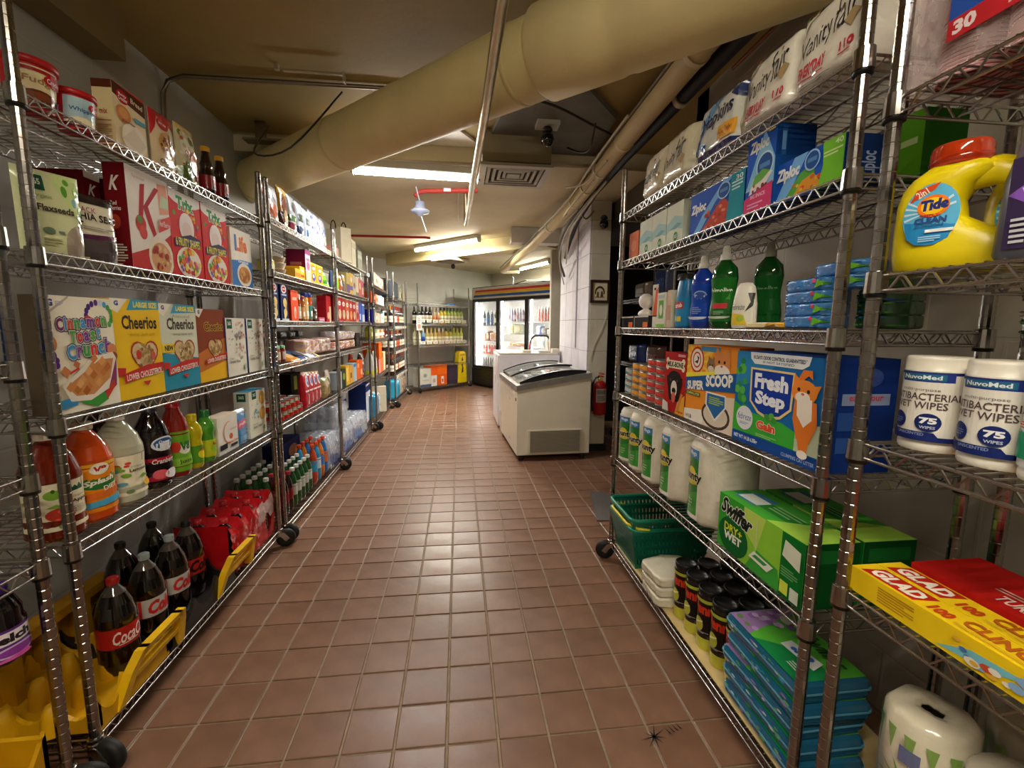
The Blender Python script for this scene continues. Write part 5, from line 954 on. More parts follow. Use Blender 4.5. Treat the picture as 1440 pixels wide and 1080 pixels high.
for n, (d, c, h, w_, lb) in enumerate(((5.72, 'e8641c', .2, .26, 'bright orange carton high on the fourth rack'),)):
    L4(one('carton_box', carton(w_, h, .2, 'ec681a', [], 'c9500e', top='f07a2a'), lb, 'box'), 6.0, 4, .03); bpy.data.objects['carton_box'].location.z += .19
L4(one('carton_box', carton(.2, .185, .2, 'd07a6a', [R(10, 10, 60, 80, 'c98a80')], 'b0584a'), 'dull pink carton under the orange one, near side', 'box'), 5.93, 4, .03); L4(one('carton_box', carton(.16, .185, .2, 'e8703a', [], 'c9500e'), 'orange carton under the bright orange one, middle', 'box'), 6.13, 4, .03)
L4(one('carton_box', carton(.22, .25, .2, 'e0c49a', [R(20, 0, 24, 100, 'c9a87a')], 'c9a87a'), 'tan carton at the far end beside the orange cartons', 'box'), 6.37, 4, .03); L4(one('detergent_bottle', pouch(.12, .3, .08, 'd9dccf', [R(10, 10, 90, 30, 'c9d05a')], seed=1), 'pale pouch leaning beside the orange cartons', 'pouch'), 5.68, 4, .03)
L4(one('paper_pack', pouch(.36, .3, .2, '1f9ad0', [P('e9eef2', (60, 0), (100, 0), (100, 100), (50, 100)), *SPECK(90, 10, 50, 10, 96, 90, ['2a2a5a', '1f9ad0', '8a6a9a'], 6, False, .8)], pillow=True, seed=2), 'blue and white wrapped paper pack on the fourth rack bottom', 'pack'), 5.72, 5, .03)
L4(one('carton_box', carton(.3, .45, .2, 'c9cbd4', [R(0, 80, 100, 95, '1a2a68')], '24346e', top='1a2a68'), 'white carton with navy top behind the wrapped paper pack', 'box'), 5.5, 5, .12)
L4(one('flat_panel', carton(.04, .34, .3, 'e3ddc6', []), 'cream flat panel standing on the fourth rack bottom', 'panel'), 6.1, 5, -.01, .5)
L4(one('paper_pack', pouch(.3, .25, .2, '1a6ab0', [*SPECK(91, 14, 4, 10, 96, 90, ['e9eef2', '3aa8d8'], 6, False, .8)], pillow=True, seed=4), 'deep blue wrapped paper pack behind the cream panel', 'pack'), 6.42, 5, .03)
L5(one('paper_pack', pouch(.4, .3, .2, '2aa8d4', [P('e9eef2', (70, 0), (100, 0), (100, 100), (76, 100)), P('e9eef2', (20, 80), (50, 90), (50, 96), (20, 90))], pillow=True, seed=5), 'bright cyan wrapped paper pack on the fifth rack bottom', 'pack'), 7.05, 4, .0)
L5(one('shopping_bag', pouch(.4, .3, .2, 'a89a86', [*SPECK(92, 14, 4, 10, 96, 90, ['c9c0ae', '5a4a40', 'b98a7a'], 12, False, .8)], pillow=True, seed=6, wr=.008), 'rumpled grey and tan bag at the far end of fifth rack', 'bag'), 7.55, 4, .0)
L5(one('storage_case', MB().cbox(-.35, .35, 0, .3, 0, .28, .03, '2c333c', 'plastic'), 'dark blue grey hard case on top of the fifth rack', 'case'), 7.1, 0, .04)
rowbox(L5, 0, 7.5, 7.95, [('8a8a7a', [R(0, 20, 100, 60, 'c9c4b0')]), ('b0a88a', [R(0, 20, 100, 60, '5a5a4a')]), ('6a5a4a', []), ('c9b98a', [])], [.22, .2, .18, .15], 'tan box %s after the dark case on the fifth rack', 'tan boxes on the fifth rack top')
WINE = [(.034, 0), (.0375, .005), (.0375, .19), (.034, .205), (.022, .225), (.0145, .245), (.0135, .29), (.015, .292), (.015, .3), (.012, .303)]
WT = {}
def wine(putf, d, lvl, off, glass, lab, foil, label, group, s=1.):
    k = (glass, lab, foil, s)
    if k not in WT:
        m = MB(); pr = [(r * s, z * s) for r, z in WINE]; nf = len(pr) - 1
        m.lathe(pr, 14, 0, .0375 * s, glass, 'liquid', cols=[glass] * (nf - 4) + [foil] * 4)
        l = MB(); l.lathe([(.0382 * s, .06 * s), (.0382 * s, .15 * s)], 14, 0, .0375 * s, lab, 'glossy_card', caps=False); l.lathe([(.0384 * s, .09 * s), (.0384 * s, .11 * s)], 14, 0, .0375 * s, tuple(x * .55 for x in hx(lab)), 'glossy_card', caps=False)
        WT[k] = (m.mesh('bottle_body'), l.mesh('label'))
    o = root('wine_bottle', label, 'bottle', group); mobj('bottle_body', WT[k][0], o); mobj('label', WT[k][1], o); putf(o, d, lvl, off); return o
rd = random.Random(21)
for lvl, nm in ((1, 'second'), (2, 'third'), (3, 'fourth')):
    for j, off in enumerate((.03, .14)):
        for i in range(10):
            g = rd.choice(['1a0c0a', '1c120a', '30100e', '201408']); lb = rd.choice(['d9d0b4', 'e6e0cc', 'c9b98a', 'e0dcd0']) if rd.random() < .8 else 'b04a2a'; fo = rd.choice(['7a1c16', '1a1412', '9a7a2a', '8a2a1c'])
            wine(L5, 6.82 + i * .118 + rd.uniform(-.01, .01), lvl, off, g, lb, fo, 'dark wine bottle, %s from the near end, %s row, %s shelf of wine rack' % (ORD[i], ['front', 'rear'][j], nm), 'wine bottles on the fifth rack')
for lvl, nm in ((1, 'second'), (2, 'third'), (3, 'fourth')):
    for i in range(9):
        m = MB(); m.box(-.03, .03, 0, .0008, -.0, .04, 'e9e4d6', 'card'); L5(one('price_tag', m, 'white price tag, %s from the near end, on the %s shelf of wine rack' % (ORD[i], nm), 'tag', 'price tags on the fifth rack'), 6.85 + i * .125, lvl, -.008)
        o = bpy.data.objects['price_tag' + ('.%03d' % ((lvl - 1) * 9 + i) if (lvl - 1) * 9 + i else '')]; o.location.z -= .04
for lvl, nm, kinds in ((1, 'upper', [('14100c', 'd6cdb8', '14100c')] * 4 + [('b9a890', 'c98a5a', 'c9b8a0')] * 2 + [('c9b23a', 'e6e0c0', '1a1410')] * 2 + [('9aa84a', 'd9d6a8', '3a5a2a')] * 5), (2, 'lower', [('c9c8a0', 'e6e0c0', 'c9b87a'), ('7aa0b8', '2a4a9a', 'd9d6c0')] + [('b09a5a', 'e0d8b8', 'c9a85a')] * 3 + [('a88a4a', 'd9c9a0', 'e6dfc0')] * 2 + [('b8a83a', 'efe8d0', '2a1a12')] * 2 + [('a8b04a', 'd9d9a8', 'b8b83a')] * 3)):
    for j, off in enumerate((.03, .15)):
        for i, (g, lb, fo) in enumerate(kinds):
            wine(Bk, .07 + i * (1.16 / len(kinds)), lvl, off, g, lb, fo, 'wine bottle %s from the left, %s row, %s bottle shelf at the back wall' % (ORD[i], ['front', 'rear'][j], nm), 'wine bottles on the back wall rack')
for lvl, nm in ((1, 'upper'), (2, 'lower')):
    for i in range(8):
        m = MB(); m.box(-.055, .055, 0, .0008, 0, .05, 'eeeade', 'card'); paint(m, LINES(15, 20, 85, 80, 3, '6a6a6a'), flat(0), .11, .05); Bk(one('price_tag', m, 'white price tag %s from the left, %s bottle shelf at the back wall' % (ORD[i], nm), 'tag', 'price tags on the back wall rack'), .1 + i * .15, lvl, -.008).location.z += .02
m = MB(); m.box(-.06, .06, 0, .001, 0, .26, 'e6dfd6', 'card'); paint(m, [R(20, 10, 80, 40, 'c98a7a'), *LINES(20, 50, 80, 90, 5, '9a8a8a')], flat(0), .12, .26); Bk(one('price_tag', m, 'long hanging price card on the left post, back wall rack', 'tag'), .0, 1, -.03, 0).location.z -= .12
Bk(one('shelf_sign', carton(.16, .03, .01, '2a6ab8', []), 'small blue sign lying on the top of the back wall rack', 'sign'), .9, 0, .1)
Bk(one('carton_box', carton(.26, .34, .2, 'cfcdbf', [E(46, 62, 18, 12, 'a8b0a4'), E(46, 62, 12, 8, '8a948a'), R(0, 0, 100, 14, '4a5a7a'), R(20, 34, 76, 38, 'a8aaa0')], 'b9b7a9', top='b0ada0'), 'white carton with round emblem, bottom left of the back wall rack', 'box'), .18, 4)
Bk(one('carton_box', carton(.14, .2, .2, 'dcdad4', [E(50, 50, 26, 22, 'c9a8a0')], 'c9c7c0'), 'small white carton below the left orange carton', 'box'), .385, 4)
Bk(one('carton_box', carton(.18, .18, .2, 'e8601a', [], 'c94c0c', top='f0702a'), 'orange carton on top of the small white carton', 'box'), .385, 4); bpy.data.objects[[o.name for o in bpy.data.objects if o.name.startswith('carton_box')][-1]].location.z += .203
Bk(one('carton_box', carton(.24, .2, .2, 'e8601a', [R(38, 14, 66, 84, 'ecd9c8'), R(44, 30, 60, 60, 'c9604a')], 'c94c0c'), 'orange carton with a white label, lower of the stack', 'box'), .59, 4)
Bk(one('carton_box', carton(.24, .18, .2, 'ef6c1e', [], 'c94c0c', top='f68a3a'), 'orange carton on top of the labelled orange carton', 'box'), .59, 4); bpy.data.objects[sorted(o.name for o in bpy.data.objects if o.name.startswith('carton_box'))[-1]].location.z += .203
Bk(one('carton_box', carton(.26, .36, .2, '3e3444', [R(8, 20, 94, 80, '463c4c')], '2e2634', top='5a4e60'), 'dark plum carton right of the orange cartons', 'box'), .86, 4)
o = root('wet_floor_sign', 'yellow folding floor sign leaning in front of the back wall rack', 'sign')
m = MB(); m.prism([(-.12, 0), (.12, 0), (.09, .58), (.05, .62), (-.05, .62), (-.09, .58)], 0, .015, 'e0c414', 'plastic'); paint(m, [P('2a2414', (38, 70), (62, 70), (50, 84)), E(48, 56, 8, 5, '2a2414'), P('2a2414', (36, 30), (60, 34), (60, 50), (48, 52)), T('CAUTION', 22, 86, 78, 92, '2a2414')], flat(0), .24, .62, 'plastic'); kid(m, 'front_panel', o)
m = MB(); m.prism([(-.12, 0), (.12, 0), (.09, .58), (.05, .62), (-.05, .62), (-.09, .58)], .1, .115, 'c9ae10', 'plastic'); kid(m, 'rear_panel', o); put(o, 'B', 1.12, z=0, off=-.1, dz=.003)
o.location.z = .13; put(o, 'B', 1.12, lvl=4, off=.02)
# storeroom goods, half seen behind the right hand rack
def St(o, s, lvl, off=.03): return put(o, 'S', s, lvl=lvl, off=off)
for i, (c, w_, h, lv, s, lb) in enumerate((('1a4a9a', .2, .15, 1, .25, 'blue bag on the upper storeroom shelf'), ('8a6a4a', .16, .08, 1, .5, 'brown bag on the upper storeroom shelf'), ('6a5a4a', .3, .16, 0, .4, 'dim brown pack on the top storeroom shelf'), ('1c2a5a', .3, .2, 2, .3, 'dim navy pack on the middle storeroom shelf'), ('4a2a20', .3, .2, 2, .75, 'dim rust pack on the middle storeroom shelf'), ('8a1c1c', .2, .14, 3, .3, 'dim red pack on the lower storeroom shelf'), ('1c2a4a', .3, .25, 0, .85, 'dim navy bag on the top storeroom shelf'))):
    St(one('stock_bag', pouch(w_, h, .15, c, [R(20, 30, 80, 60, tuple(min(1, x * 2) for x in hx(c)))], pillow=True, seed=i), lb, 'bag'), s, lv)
# ------------------------------------------------------------------ rack R1: household goods on the right
def R1(o, d, lvl, off=.03, yaw=0., **k): return put(o, 'R1', D('R1', d), lvl=lvl, off=off, yaw=yaw, **k)
def R0(o, d, lvl, off=.03, yaw=0., **k): return put(o, 'R0', D('R0', d), lvl=lvl, off=off, yaw=yaw, **k)
VF = [T('Vanity', 13, 38, 58, 68, '2c2836', b=.0, sh=.35, rot=12), T('fair', 57, 48, 89, 86, '2c2836', b=.0, sh=.35, rot=10), T('EVERYDAY', 13, 18, 54, 32, 'c8324a', b=.04), R(13, 14, 52, 15.5, 'c8324a'), *LINES(13, 7, 60, 11, 2, 'a9a29a'), T('110', 72, 20, 90, 30, 'c8324a', b=.04), R(72, 16, 88, 17.5, 'c8324a'), P('b39a6e', (74, 50), (84, 60), (92, 54), (84, 40)), P('efe9dc', (6, 70), (48, 100), (6, 100)), P('6e7a3a', (10, 78), (40, 98), (12, 98)), *SPECK(5, 12, 10, 80, 34, 98, ['8a4a2a', '5a8a2a', 'b0703a', 'c9b080'], 4, True, .8)]
for n, (d, w_, lb) in enumerate(((.982, .195, 'white paper napkin pack with cursive lettering, nearest on the right rack top'), (1.18, .19, 'white napkin pack with cursive lettering, second from the near post'), (1.69, .2, 'cream napkin pack beyond the blue and white one'), (1.885, .19, 'cream napkin pack at the far end of right rack top shelf'))):
    R1(one('napkin_pack', pouch(w_, .19, .15, 'e9e3d6' if n < 2 else 'ddd3b6', VF if n < 2 else [T('Vanity', 13, 30, 58, 60, '2c2836', b=.0, sh=.35, rot=12), T('fair', 57, 40, 89, 78, '2c2836', b=.0, sh=.35, rot=10), P('b39a6e', (74, 34), (84, 44), (92, 38), (84, 24)), P('8a6a6a', (30, 82), (56, 92), (60, 96), (40, 90))], pillow=True, seed=n, wr=.003, lean=.12), lb, 'pack', 'white napkin packs'), d, 0, .0)
R1(one('napkin_pack', pouch(.23, .185, .14, 'dfe0d6', [P('3a6ab0', (0, 0), (10, 40), (46, 100), (60, 100), (20, 40), (12, 0)), P('6aa0d0', (12, 60), (50, 100), (80, 100), (30, 62)), P('24386e', (80, 84), (99, 96), (99, 70), (92, 74)), T('Napkins', 20, 44, 90, 76, '24284e', b=.02, rot=4), R(64, 16, 96, 40, 'e9a83a'), T('120 2ply', 68, 22, 92, 34, 'b05a2a'), P('2a3a7a', (0, 4), (100, 6), (100, 12), (0, 10)), *SPECK(6, 6, 6, 10, 40, 24, ['2a4a9a', '8ab0d8'], 6, False, .8)], pillow=True, seed=3, wr=.003, lean=.12), 'blue and white napkin pack with dark lettering on the right rack top', 'pack'), 1.42, 0, .0)
R1(one('napkin_pack', pouch(.12, .19, .13, 'e2dccb', [P('c9c0ae', (30, 0), (40, 0), (44, 100), (36, 100))], pillow=True, seed=8, wr=.004, lean=.12), 'plain clear wrapped napkin pack next to the blue and white one', 'pack'), 1.295, 0, .03)
# second shelf
R1(one('tissue_box', carton(.11, .125, .1, 'd9744a', [E(50, 50, 30, 20, 'e08a62')], 'b8603a'), 'coral orange box at the far end, right rack second shelf', 'box'), 2.1, 1, .03)
for n, d in enumerate((1.965, 1.832, 1.695)):
    R1(one('tissue_box', carton(.13, .15, .11, 'dbe0cc', [P('a8ccc8', (0, 30), (40, 44), (100, 30), (100, 60), (50, 70), (0, 54)), P('7fb0b4', (20, 38), (70, 50), (96, 44), (60, 36)), E(60, 18, 13, 11, '3a8a4a'), T('365', 50, 13, 70, 23, 'dbe6cc')], 'cfd6c0', top='e3e6d6'), 'pale green tissue box on the right rack, %s from the orange box' % ORD[n], 'box', 'pale green tissue boxes'), d, 1, .03)
def seal(x, y, r, ry): return [E(x, y, r, ry, 'a9d0f0'), E(x, y, r * .84, ry * .84, '24549e'), R(x - r * .6, y - ry * .15, x + r * .6, y + ry * .25, '5a8ac8')]
R1(one('storage_bag_box', carton(.31, .14, .13, '1f56c0', [P('7ab8f0', (20, 0), (50, 60), (80, 100), (64, 100), (30, 50), (6, 0)), P('c8452e', (24, 4), (64, 64), (78, 40), (80, 8)), *SPECK(14, 16, 34, 6, 76, 50, ['e0704a', 'b0301c', 'e9906a'], 3, False, 1.4), T('Ziploc', 3, 46, 34, 74, 'f2f6fa', b=.05, sh=.15), *seal(66, 76, 11, 18), P('1c94a8', (72, 0), (100, 0), (100, 100), (78, 100), (76, 60)), *LINES(80, 66, 97, 86, 3, 'c9ecec'), T('30', 86, 84, 97, 94, 'e6f6f6')], '14348a', top='17409a'), 'blue and teal storage bag box with red food, right rack second shelf', 'box'), 1.42, 1, .03)
R1(one('storage_bag_box', carton(.115, .205, .11, '1f5ac8', [P('8ac8f0', (0, 30), (60, 100), (100, 60), (100, 30)), E(66, 56, 30, 17, 'cfe6fa'), E(66, 56, 26, 14.5, '24549e'), R(48, 53, 84, 59, '5a8ac8'), T('Ziploc', 8, 74, 76, 92, 'f2f6fa', b=.05, sh=.15), P('efe6e6', (14, 24), (70, 30), (96, 44), (60, 52), (30, 44)), P('6ab04a', (24, 34), (60, 38), (88, 46), (60, 52), (34, 46)), *SPECK(15, 10, 30, 26, 80, 36, ['7a2a2a', 'b0503a'], 5, False, .6), P('d93a74', (0, 0), (100, 0), (100, 32), (0, 20)), T('BIG SNACK', 24, 18, 78, 23, 'f9d0e0'), *LINES(14, 6, 70, 14, 2, 'f0a0c0'), R(76, 94, 98, 99, 'e9d23a')], '123c80', [R(14, 60, 26, 96, '2a5a9a'), R(14, 68, 24, 90, '6a9ad0'), R(0, 0, 100, 62, '15488e')], '14448c', which='r'), 'tall blue storage bag box with a pink foot on the right rack', 'box'), 1.19, 1, .02)
R1(one('storage_bag_box', carton(.215, .098, .11, '1f5ac8', [P('7ab8f0', (0, 0), (20, 0), (50, 100), (30, 100)), P('5aa83e', (18, 6), (40, 56), (60, 70), (62, 30), (50, 4)), P('e0982a', (30, 4), (44, 36), (60, 44), (74, 10)), *SPECK(16, 10, 32, 6, 70, 36, ['e9b83a', 'c9702a', 'd9502a'], 3, False, 1.6), T('Ziploc', 3, 46, 40, 84, 'f2f6fa', b=.05, sh=.15), *seal(58, 74, 11, 24), P('78c82e', (68, 0), (100, 0), (100, 100), (72, 100), (74, 50)), *LINES(74, 66, 98, 80, 2, 'd6f0a8'), T('40', 88, 84, 98, 96, 'e6f6d0')], '142e64', [T('Ziploc', 30, 12, 80, 60, '9aa8c8', b=.02, rot=90)], '1a3a7a', which='r'), 'long blue and lime sandwich bag box by the near post', 'box'), 1.03, 1, .03)
R1(one('storage_bag_box', carton(.06, .13, .1, '6ab82a', [R(20, 50, 80, 60, 'd6f0a8')], '2a6a14'), 'lime green box showing between the two right hand posts', 'box'), .895, 1, .15)
# third shelf
o = root('spray_cleaner', 'blue and yellow cleaner bottle with red lettering, right rack middle shelf', 'bottle')
bottle(o, [(.036, 0), (.042, .006), (.042, .12), (.034, .165), (.03, .18)], '1f78b0', 'plastic', (.031, .178, .20, '2a2a2c'), (.008, .115, '2a8ac0', [P('d9c83a', (8, 60), (34, 60), (34, 100), (8, 100)), R(30, 58, 74, 82, 'c8322e'), T('scrub', 34, 62, 70, 78, 'f6efe6', b=.04, rot=4), E(36, 24, 12, 14, 'b9d8d0'), R(50, 14, 68, 32, 'e0c83a')], 360), sq=(1, .7)); R1(o, 1.635, 2, .03)
def dish(label, col, d, s, lab, ops, off=.03, cap='d6d4c8'):
    o = root('dish_soap', label, 'bottle'); pr = [(.030 * s, 0), (.036 * s, .006 * s), (.038 * s, .04 * s), (.031 * s, .10 * s), (.037 * s, .15 * s), (.033 * s, .18 * s), (.014 * s, .203 * s), (.013 * s, .207 * s)]
    bottle(o, pr, col, 'liquid', (.0165 * s, .205 * s, .247 * s, cap, [(.0165 * s, .205 * s), (.0165 * s, .222 * s), (.012 * s, .224 * s), (.011 * s, .238 * s), (.008 * s, .247 * s)]), (.02 * s, .15 * s, lab, ops, 150), sq=(1.12, .75)); R1(o, d, 2, off, .45, piv=.03); return o
dish('royal blue dish soap bottle with clear cap, right rack middle shelf', '0c3aa8', 1.515, 1., '1446b4', [E(56, 68, 24, 15, 'a8c0e0'), E(56, 68, 20, 12, '3a5ab0'), T('Dawn', 42, 64, 72, 72, 'e6ecf6', b=.03), *LINES(34, 22, 64, 42, 4, '8aa4d8'), E(50, 14, 34, 8, 'c9d6ec', a0=180, a1=360)])
dish('dark green dish soap bottle with pink label spot, in front', '06501c', 1.385, 1.05, '1c6a22', [P('4a9a2c', (20, 60), (80, 50), (80, 70), (30, 76)), T('Palmolive', 18, 66, 86, 78, 'e6efe0', b=.02), R(34, 30, 74, 42, 'c83a4a'), *LINES(38, 16, 66, 26, 3, '8ab88a'), E(50, 12, 34, 6, 'c9d6c0', a0=180, a1=360)])
dish('second dark green dish soap bottle, standing behind', '064a1a', 1.30, 1.05, '0f5a20', [T('Palmolive', 18, 66, 86, 78, '8ab88a', b=.02)], off=.12, cap='9a9a8a')
o = root('air_freshener', 'white air freshener with black swoosh and yellow foot', 'bottle')
bottle(o, [(.034, 0), (.037, .004), (.036, .07), (.031, .1), (.026, .122), (.018, .132), (.004, .134)], 'e9e4d6', 'plastic', None, (.01, .12, 'e9e4d6', [P('e6c82a', (14, 0), (70, 0), (60, 26), (14, 34)), P('3a3a34', (66, 84), (90, 84), (84, 50), (62, 34), (76, 60)), T('Febreze', 20, 40, 62, 56, '6a6a62', b=.0, sh=.3), E(52, 16, 10, 8, 'a8c84a')], 170, 'plastic'), sq=(1, .62)); R1(o, 1.262, 2, .03, .4, piv=.025)
for n, d in enumerate((2.12, 1.95)):
    R1(one('bulb_carton', carton(.155, .05, .1, '1e1c1c', [R(0, 88, 100, 100, 'd9d2c6'), R(64, 0, 96, 46, 'e0703a'), R(0, 0, 3, 100, 'd9d2c6')], '2a2828', top='dcd6ca'), 'low black and orange carton with white edge, %s' % ['at the far post', 'second from far post'][n], 'box'), d, 2, .02)
o = root('light_bulb_lamp', 'small round white lamp standing on the black and orange cartons', 'lamp'); m = MB(); m.lathe([(.032, 0), (.036, .008), (.03, .02), (.012, .03), (.014, .034)], 20, 0, .03, 'e6e2dc', 'enamel'); kid(m, 'base', o)
m = MB(); m.lathe([(.012, .032), (.028, .045), (.035, .065), (.03, .086), (.014, .098), (.001, .1)], 20, 0, .03, 'ebe7e2', 'enamel'); kid(m, 'globe', o); R1(o, 1.995, 2, .03).location.z += .052
m = MB(); m.box(-.028, .028, 0, .0015, 0, .135, 'd9cdc0', 'card'); paint(m, [P('e0683a', (20, 0), (100, 0), (100, 90), (60, 80)), R(30, 82, 62, 90, '2a2622')], flat(0), .056, .135); R1(one('hang_card', m, 'white and orange hang card behind the round white lamp', 'card'), 1.925, 2, .07).location.z += .052
R1(one('bulb_carton', carton(.075, .14, .05, 'e0ddcc', [R(22, 26, 78, 78, '6aa84a'), E(50, 50, 18, 16, 'e6e9d0'), R(10, 84, 90, 94, 'b9c4c8'), R(0, 0, 100, 10, '8ac05a')], 'd0ccb8'), 'slim white and green bulb carton, right rack middle shelf', 'box'), 1.775, 2, .03); R1(one('bulb_carton', carton(.03, .045, .05, 'e4e0ce', [], 'd0ccb8'), 'tiny cream carton beside the slim green bulb carton', 'box'), 1.84, 2, .03)
R1(one('bulb_carton', carton(.03, .145, .05, 'd9b9a0', [R(0, 20, 100, 60, 'c99a80')], 'd0ccb8'), 'thin peach carton between bulb carton and cleaner bottle', 'box'), 1.705, 2, .03)
for n in range(6):
    o = one('sponge_pack', pouch(.135, .034, .08, '3f84cc', [*SPECK(20 + n, 30, 2, 5, 98, 95, ['5a9ae0', '2a64a8', '7ab4e6'], 3, False, 1.5), P('6ab82a', (80, 20), (100, 50), (84, 80)), E(78, 70, 4, 14, 'c83a5a')], pillow=True, seed=n, wr=.002), 'blue sponge pack, %s' % ['lowest of the near stack', 'second in the near stack', 'third in the near stack', 'topmost of the front stack', 'on top of the stack by the post', 'second from top by the post'][n], 'sponge', 'blue sponge packs')
    R1(o, 1.01 if n < 4 else .945, 2, .03 if n < 4 else .05); o.location.z += (.029 * n) if n < 4 else (.118 if n == 4 else .088)
for n in range(4):
    o = one('sponge_pack', pouch(.09, .034, .1, '2a5a3a', [*SPECK(30 + n, 16, 2, 5, 98, 95, ['6ab82a', '3a6ab0', '1c3a24'], 5, False, 1.2)], pillow=True, seed=n), 'green and blue scouring pack, %s from the shelf, by the near post' % ORD[n], 'sponge', 'green scouring packs'); R1(o, .915, 2, .12); o.location.z += .0295 * n
o = one('cloth_pack', pouch(.2, .018, .12, 'd9a82a', [P('e9d9a0', (0, 0), (50, 0), (60, 100), (0, 100)), P('6a4a1c', (50, 20), (80, 30), (70, 60))], pillow=True, seed=1), 'flat yellow pack of dusting cloths next to the sponges', 'pack'); R1(o, 1.14, 2, .03)
o = one('cloth_pack', pouch(.2, .016, .12, 'cfc9b0', [P('b0a07a', (0, 0), (50, 0), (60, 100), (0, 100))], pillow=True, seed=2), 'flat cream pack below the white air freshener', 'pack'); R1(o, 1.17, 2, .12)
# fourth shelf: pet food
def catcan(label, c, c2, d, off, k, r_=.041, h=.031):
    key = ('cc', c)
    if key not in CUR:
        CUR[key] = one('pet_food_can', can(r_, h, c, [P(c2, (20, 10), (50, 50), (80, 20), (80, 80), (50, 90), (20, 60))]), label, 'can')
        o = CUR[key]
    else: o = CUR[key].copy(); COL.objects.link(o); o['label'] = label
    o['group'] = 'pet food cans'; R1(o, d, 3, off); o.location.z += k * (h + .0006)
for k in range(4): catcan('blue pet food can, %s from the shelf, at the far post' % ORD[k], '2a8aa8', 'c9dce0', 2.13, .03, k)
for i, d in enumerate((2.04, 1.955)):
    for k in range(5): catcan('orange pet food can, %s up, %s stack' % (ORD[k], ['far', 'near'][i]), 'd9702a', 'f0b04a', d, .03, k)
for i, d in enumerate((1.868, 1.782)):
    for k in range(6): catcan('red pet food can, %s up, %s stack' % (ORD[k], ['far', 'near'][i]), 'b81f24', 'd9504a', d, .03, k)
BONE = [P('efe2c4', (14, 76), (86, 76), (86, 84), (14, 84)), E(14, 86, 7, 5, 'efe2c4'), E(14, 75, 7, 5, 'efe2c4'), E(86, 86, 7, 5, 'efe2c4'), E(86, 75, 7, 5, 'efe2c4'), R(12, 74, 88, 87, 'efe2c4'), T('MILK-BONE', 14, 76, 86, 85, '2a1a14', b=.04)]
R1(one('pet_treat_box', carton(.175, .232, .06, 'b01c1a', [*BONE, E(50, 52, 34, 18, '1c1614'), P('1c1614', (14, 60), (86, 60), (70, 20), (30, 20)), E(50, 40, 14, 14, 'e6ddcf'), E(50, 37, 9, 5, '17110f'), E(50, 26, 9, 9, 'd0665a'), E(34, 54, 4, 2.5, '5a3a24'), E(64, 54, 4, 2.5, '5a3a24'), P('e9a83a', (60, 0), (100, 0), (100, 34), (70, 20)), P('c9823a', (66, 8), (84, 36), (92, 34), (76, 6)), R(64, 94, 96, 98, 'e0a0a0'), P('d9d0c4', (0, 0), (30, 0), (26, 14), (0, 18)), T('original', 66, 3, 96, 7, 'b01c1a')], '7a1210', top='8a1614'), 'red dog treat box with bone lettering and a black dog', 'box'), 1.625, 3, .03)
R1(one('cat_litter_box', carton(.30, .268, .11, 'f0962a', [P('f6b83a', (0, 100), (0, 60), (40, 70), (60, 100)), *[P('f9cf4a', (22, 80), (22 + 34 * cos(a - .08), 80 + 34 * sin(a - .08)), (22 + 34 * cos(a + .08), 80 + 34 * sin(a + .08))) for a in [i * pi / 7 for i in range(14)]], E(22, 81, 15, 17, 'c8302a'), E(22, 81, 12.5, 14.3, 'f3e6d0'), E(22, 81, 9, 10.5, 'c8302a'), E(22, 81, 7, 8.5, 'f3ece0'), P('3a2a24', (17, 78), (24, 76), (27, 84), (22, 87), (24, 81)),
    R(30, 93, 68, 99, '4a94c8'), E(72, 80, 15, 13, 'd98a4a'), P('d98a4a', (58, 88), (62, 100), (68, 92)), P('d98a4a', (76, 92), (84, 100), (86, 86)), E(72, 70, 15, 9, 'f3e9dc'), E(67, 82, 1.8, 2, '2a1c14'), E(77, 82, 1.8, 2, '2a1c14'), E(72, 77, 2, 1.5, 'c96a5a'), E(52, 76, 8, 9, '8a6a4a'), P('8a6a4a', (46, 80), (47, 88), (52, 84)), P('8a6a4a', (54, 84), (58, 88), (59, 80)), E(52, 72, 6, 4, 'e0d0bc'), E(50, 77, 1, 1.2, '1c1410'), E(55, 77, 1, 1.2, '1c1410'),
    P('f3e23a', (0, 54), (60, 66), (60, 70), (0, 62)), P('1c5a9c', (0, 40), (100, 50), (100, 72), (60, 66), (0, 56)), T('SUPER', 4, 42, 40, 54, 'f3f0e6', b=.05, rot=6), T('SCOOP', 44, 52, 94, 67, 'f3f0e6', b=.05, rot=6), P('e9d9c4', (34, 0), (100, 0), (100, 44), (60, 40), (44, 20)), P('f6efe2', (0, 0), (40, 0), (50, 20), (0, 14)), E(66, 17, 27, 17, '4a3c34'), E(66, 17, 23, 13.5, 'dccfba'), R(2, 34, 34, 39, '3a5a2a'), T('CLUMPING LITTER', 4, 35, 32, 38, 'd9e07a'),
    P('e9e6e0', (46, 44), (84, 44), (86, 30), (66, 9), (46, 28)), P('2a6aa8', (49, 42), (82, 42), (83, 30), (66, 13), (49, 28)), *LINES(53, 30, 80, 40, 4, 'a8c83a'), T('14 LB', 4, 3, 18, 8, '6a5a4a')], '8a3c12', top='c9661c'), 'orange cat litter box with a kitten picture and blue band', 'box'), 1.385, 3, .03)
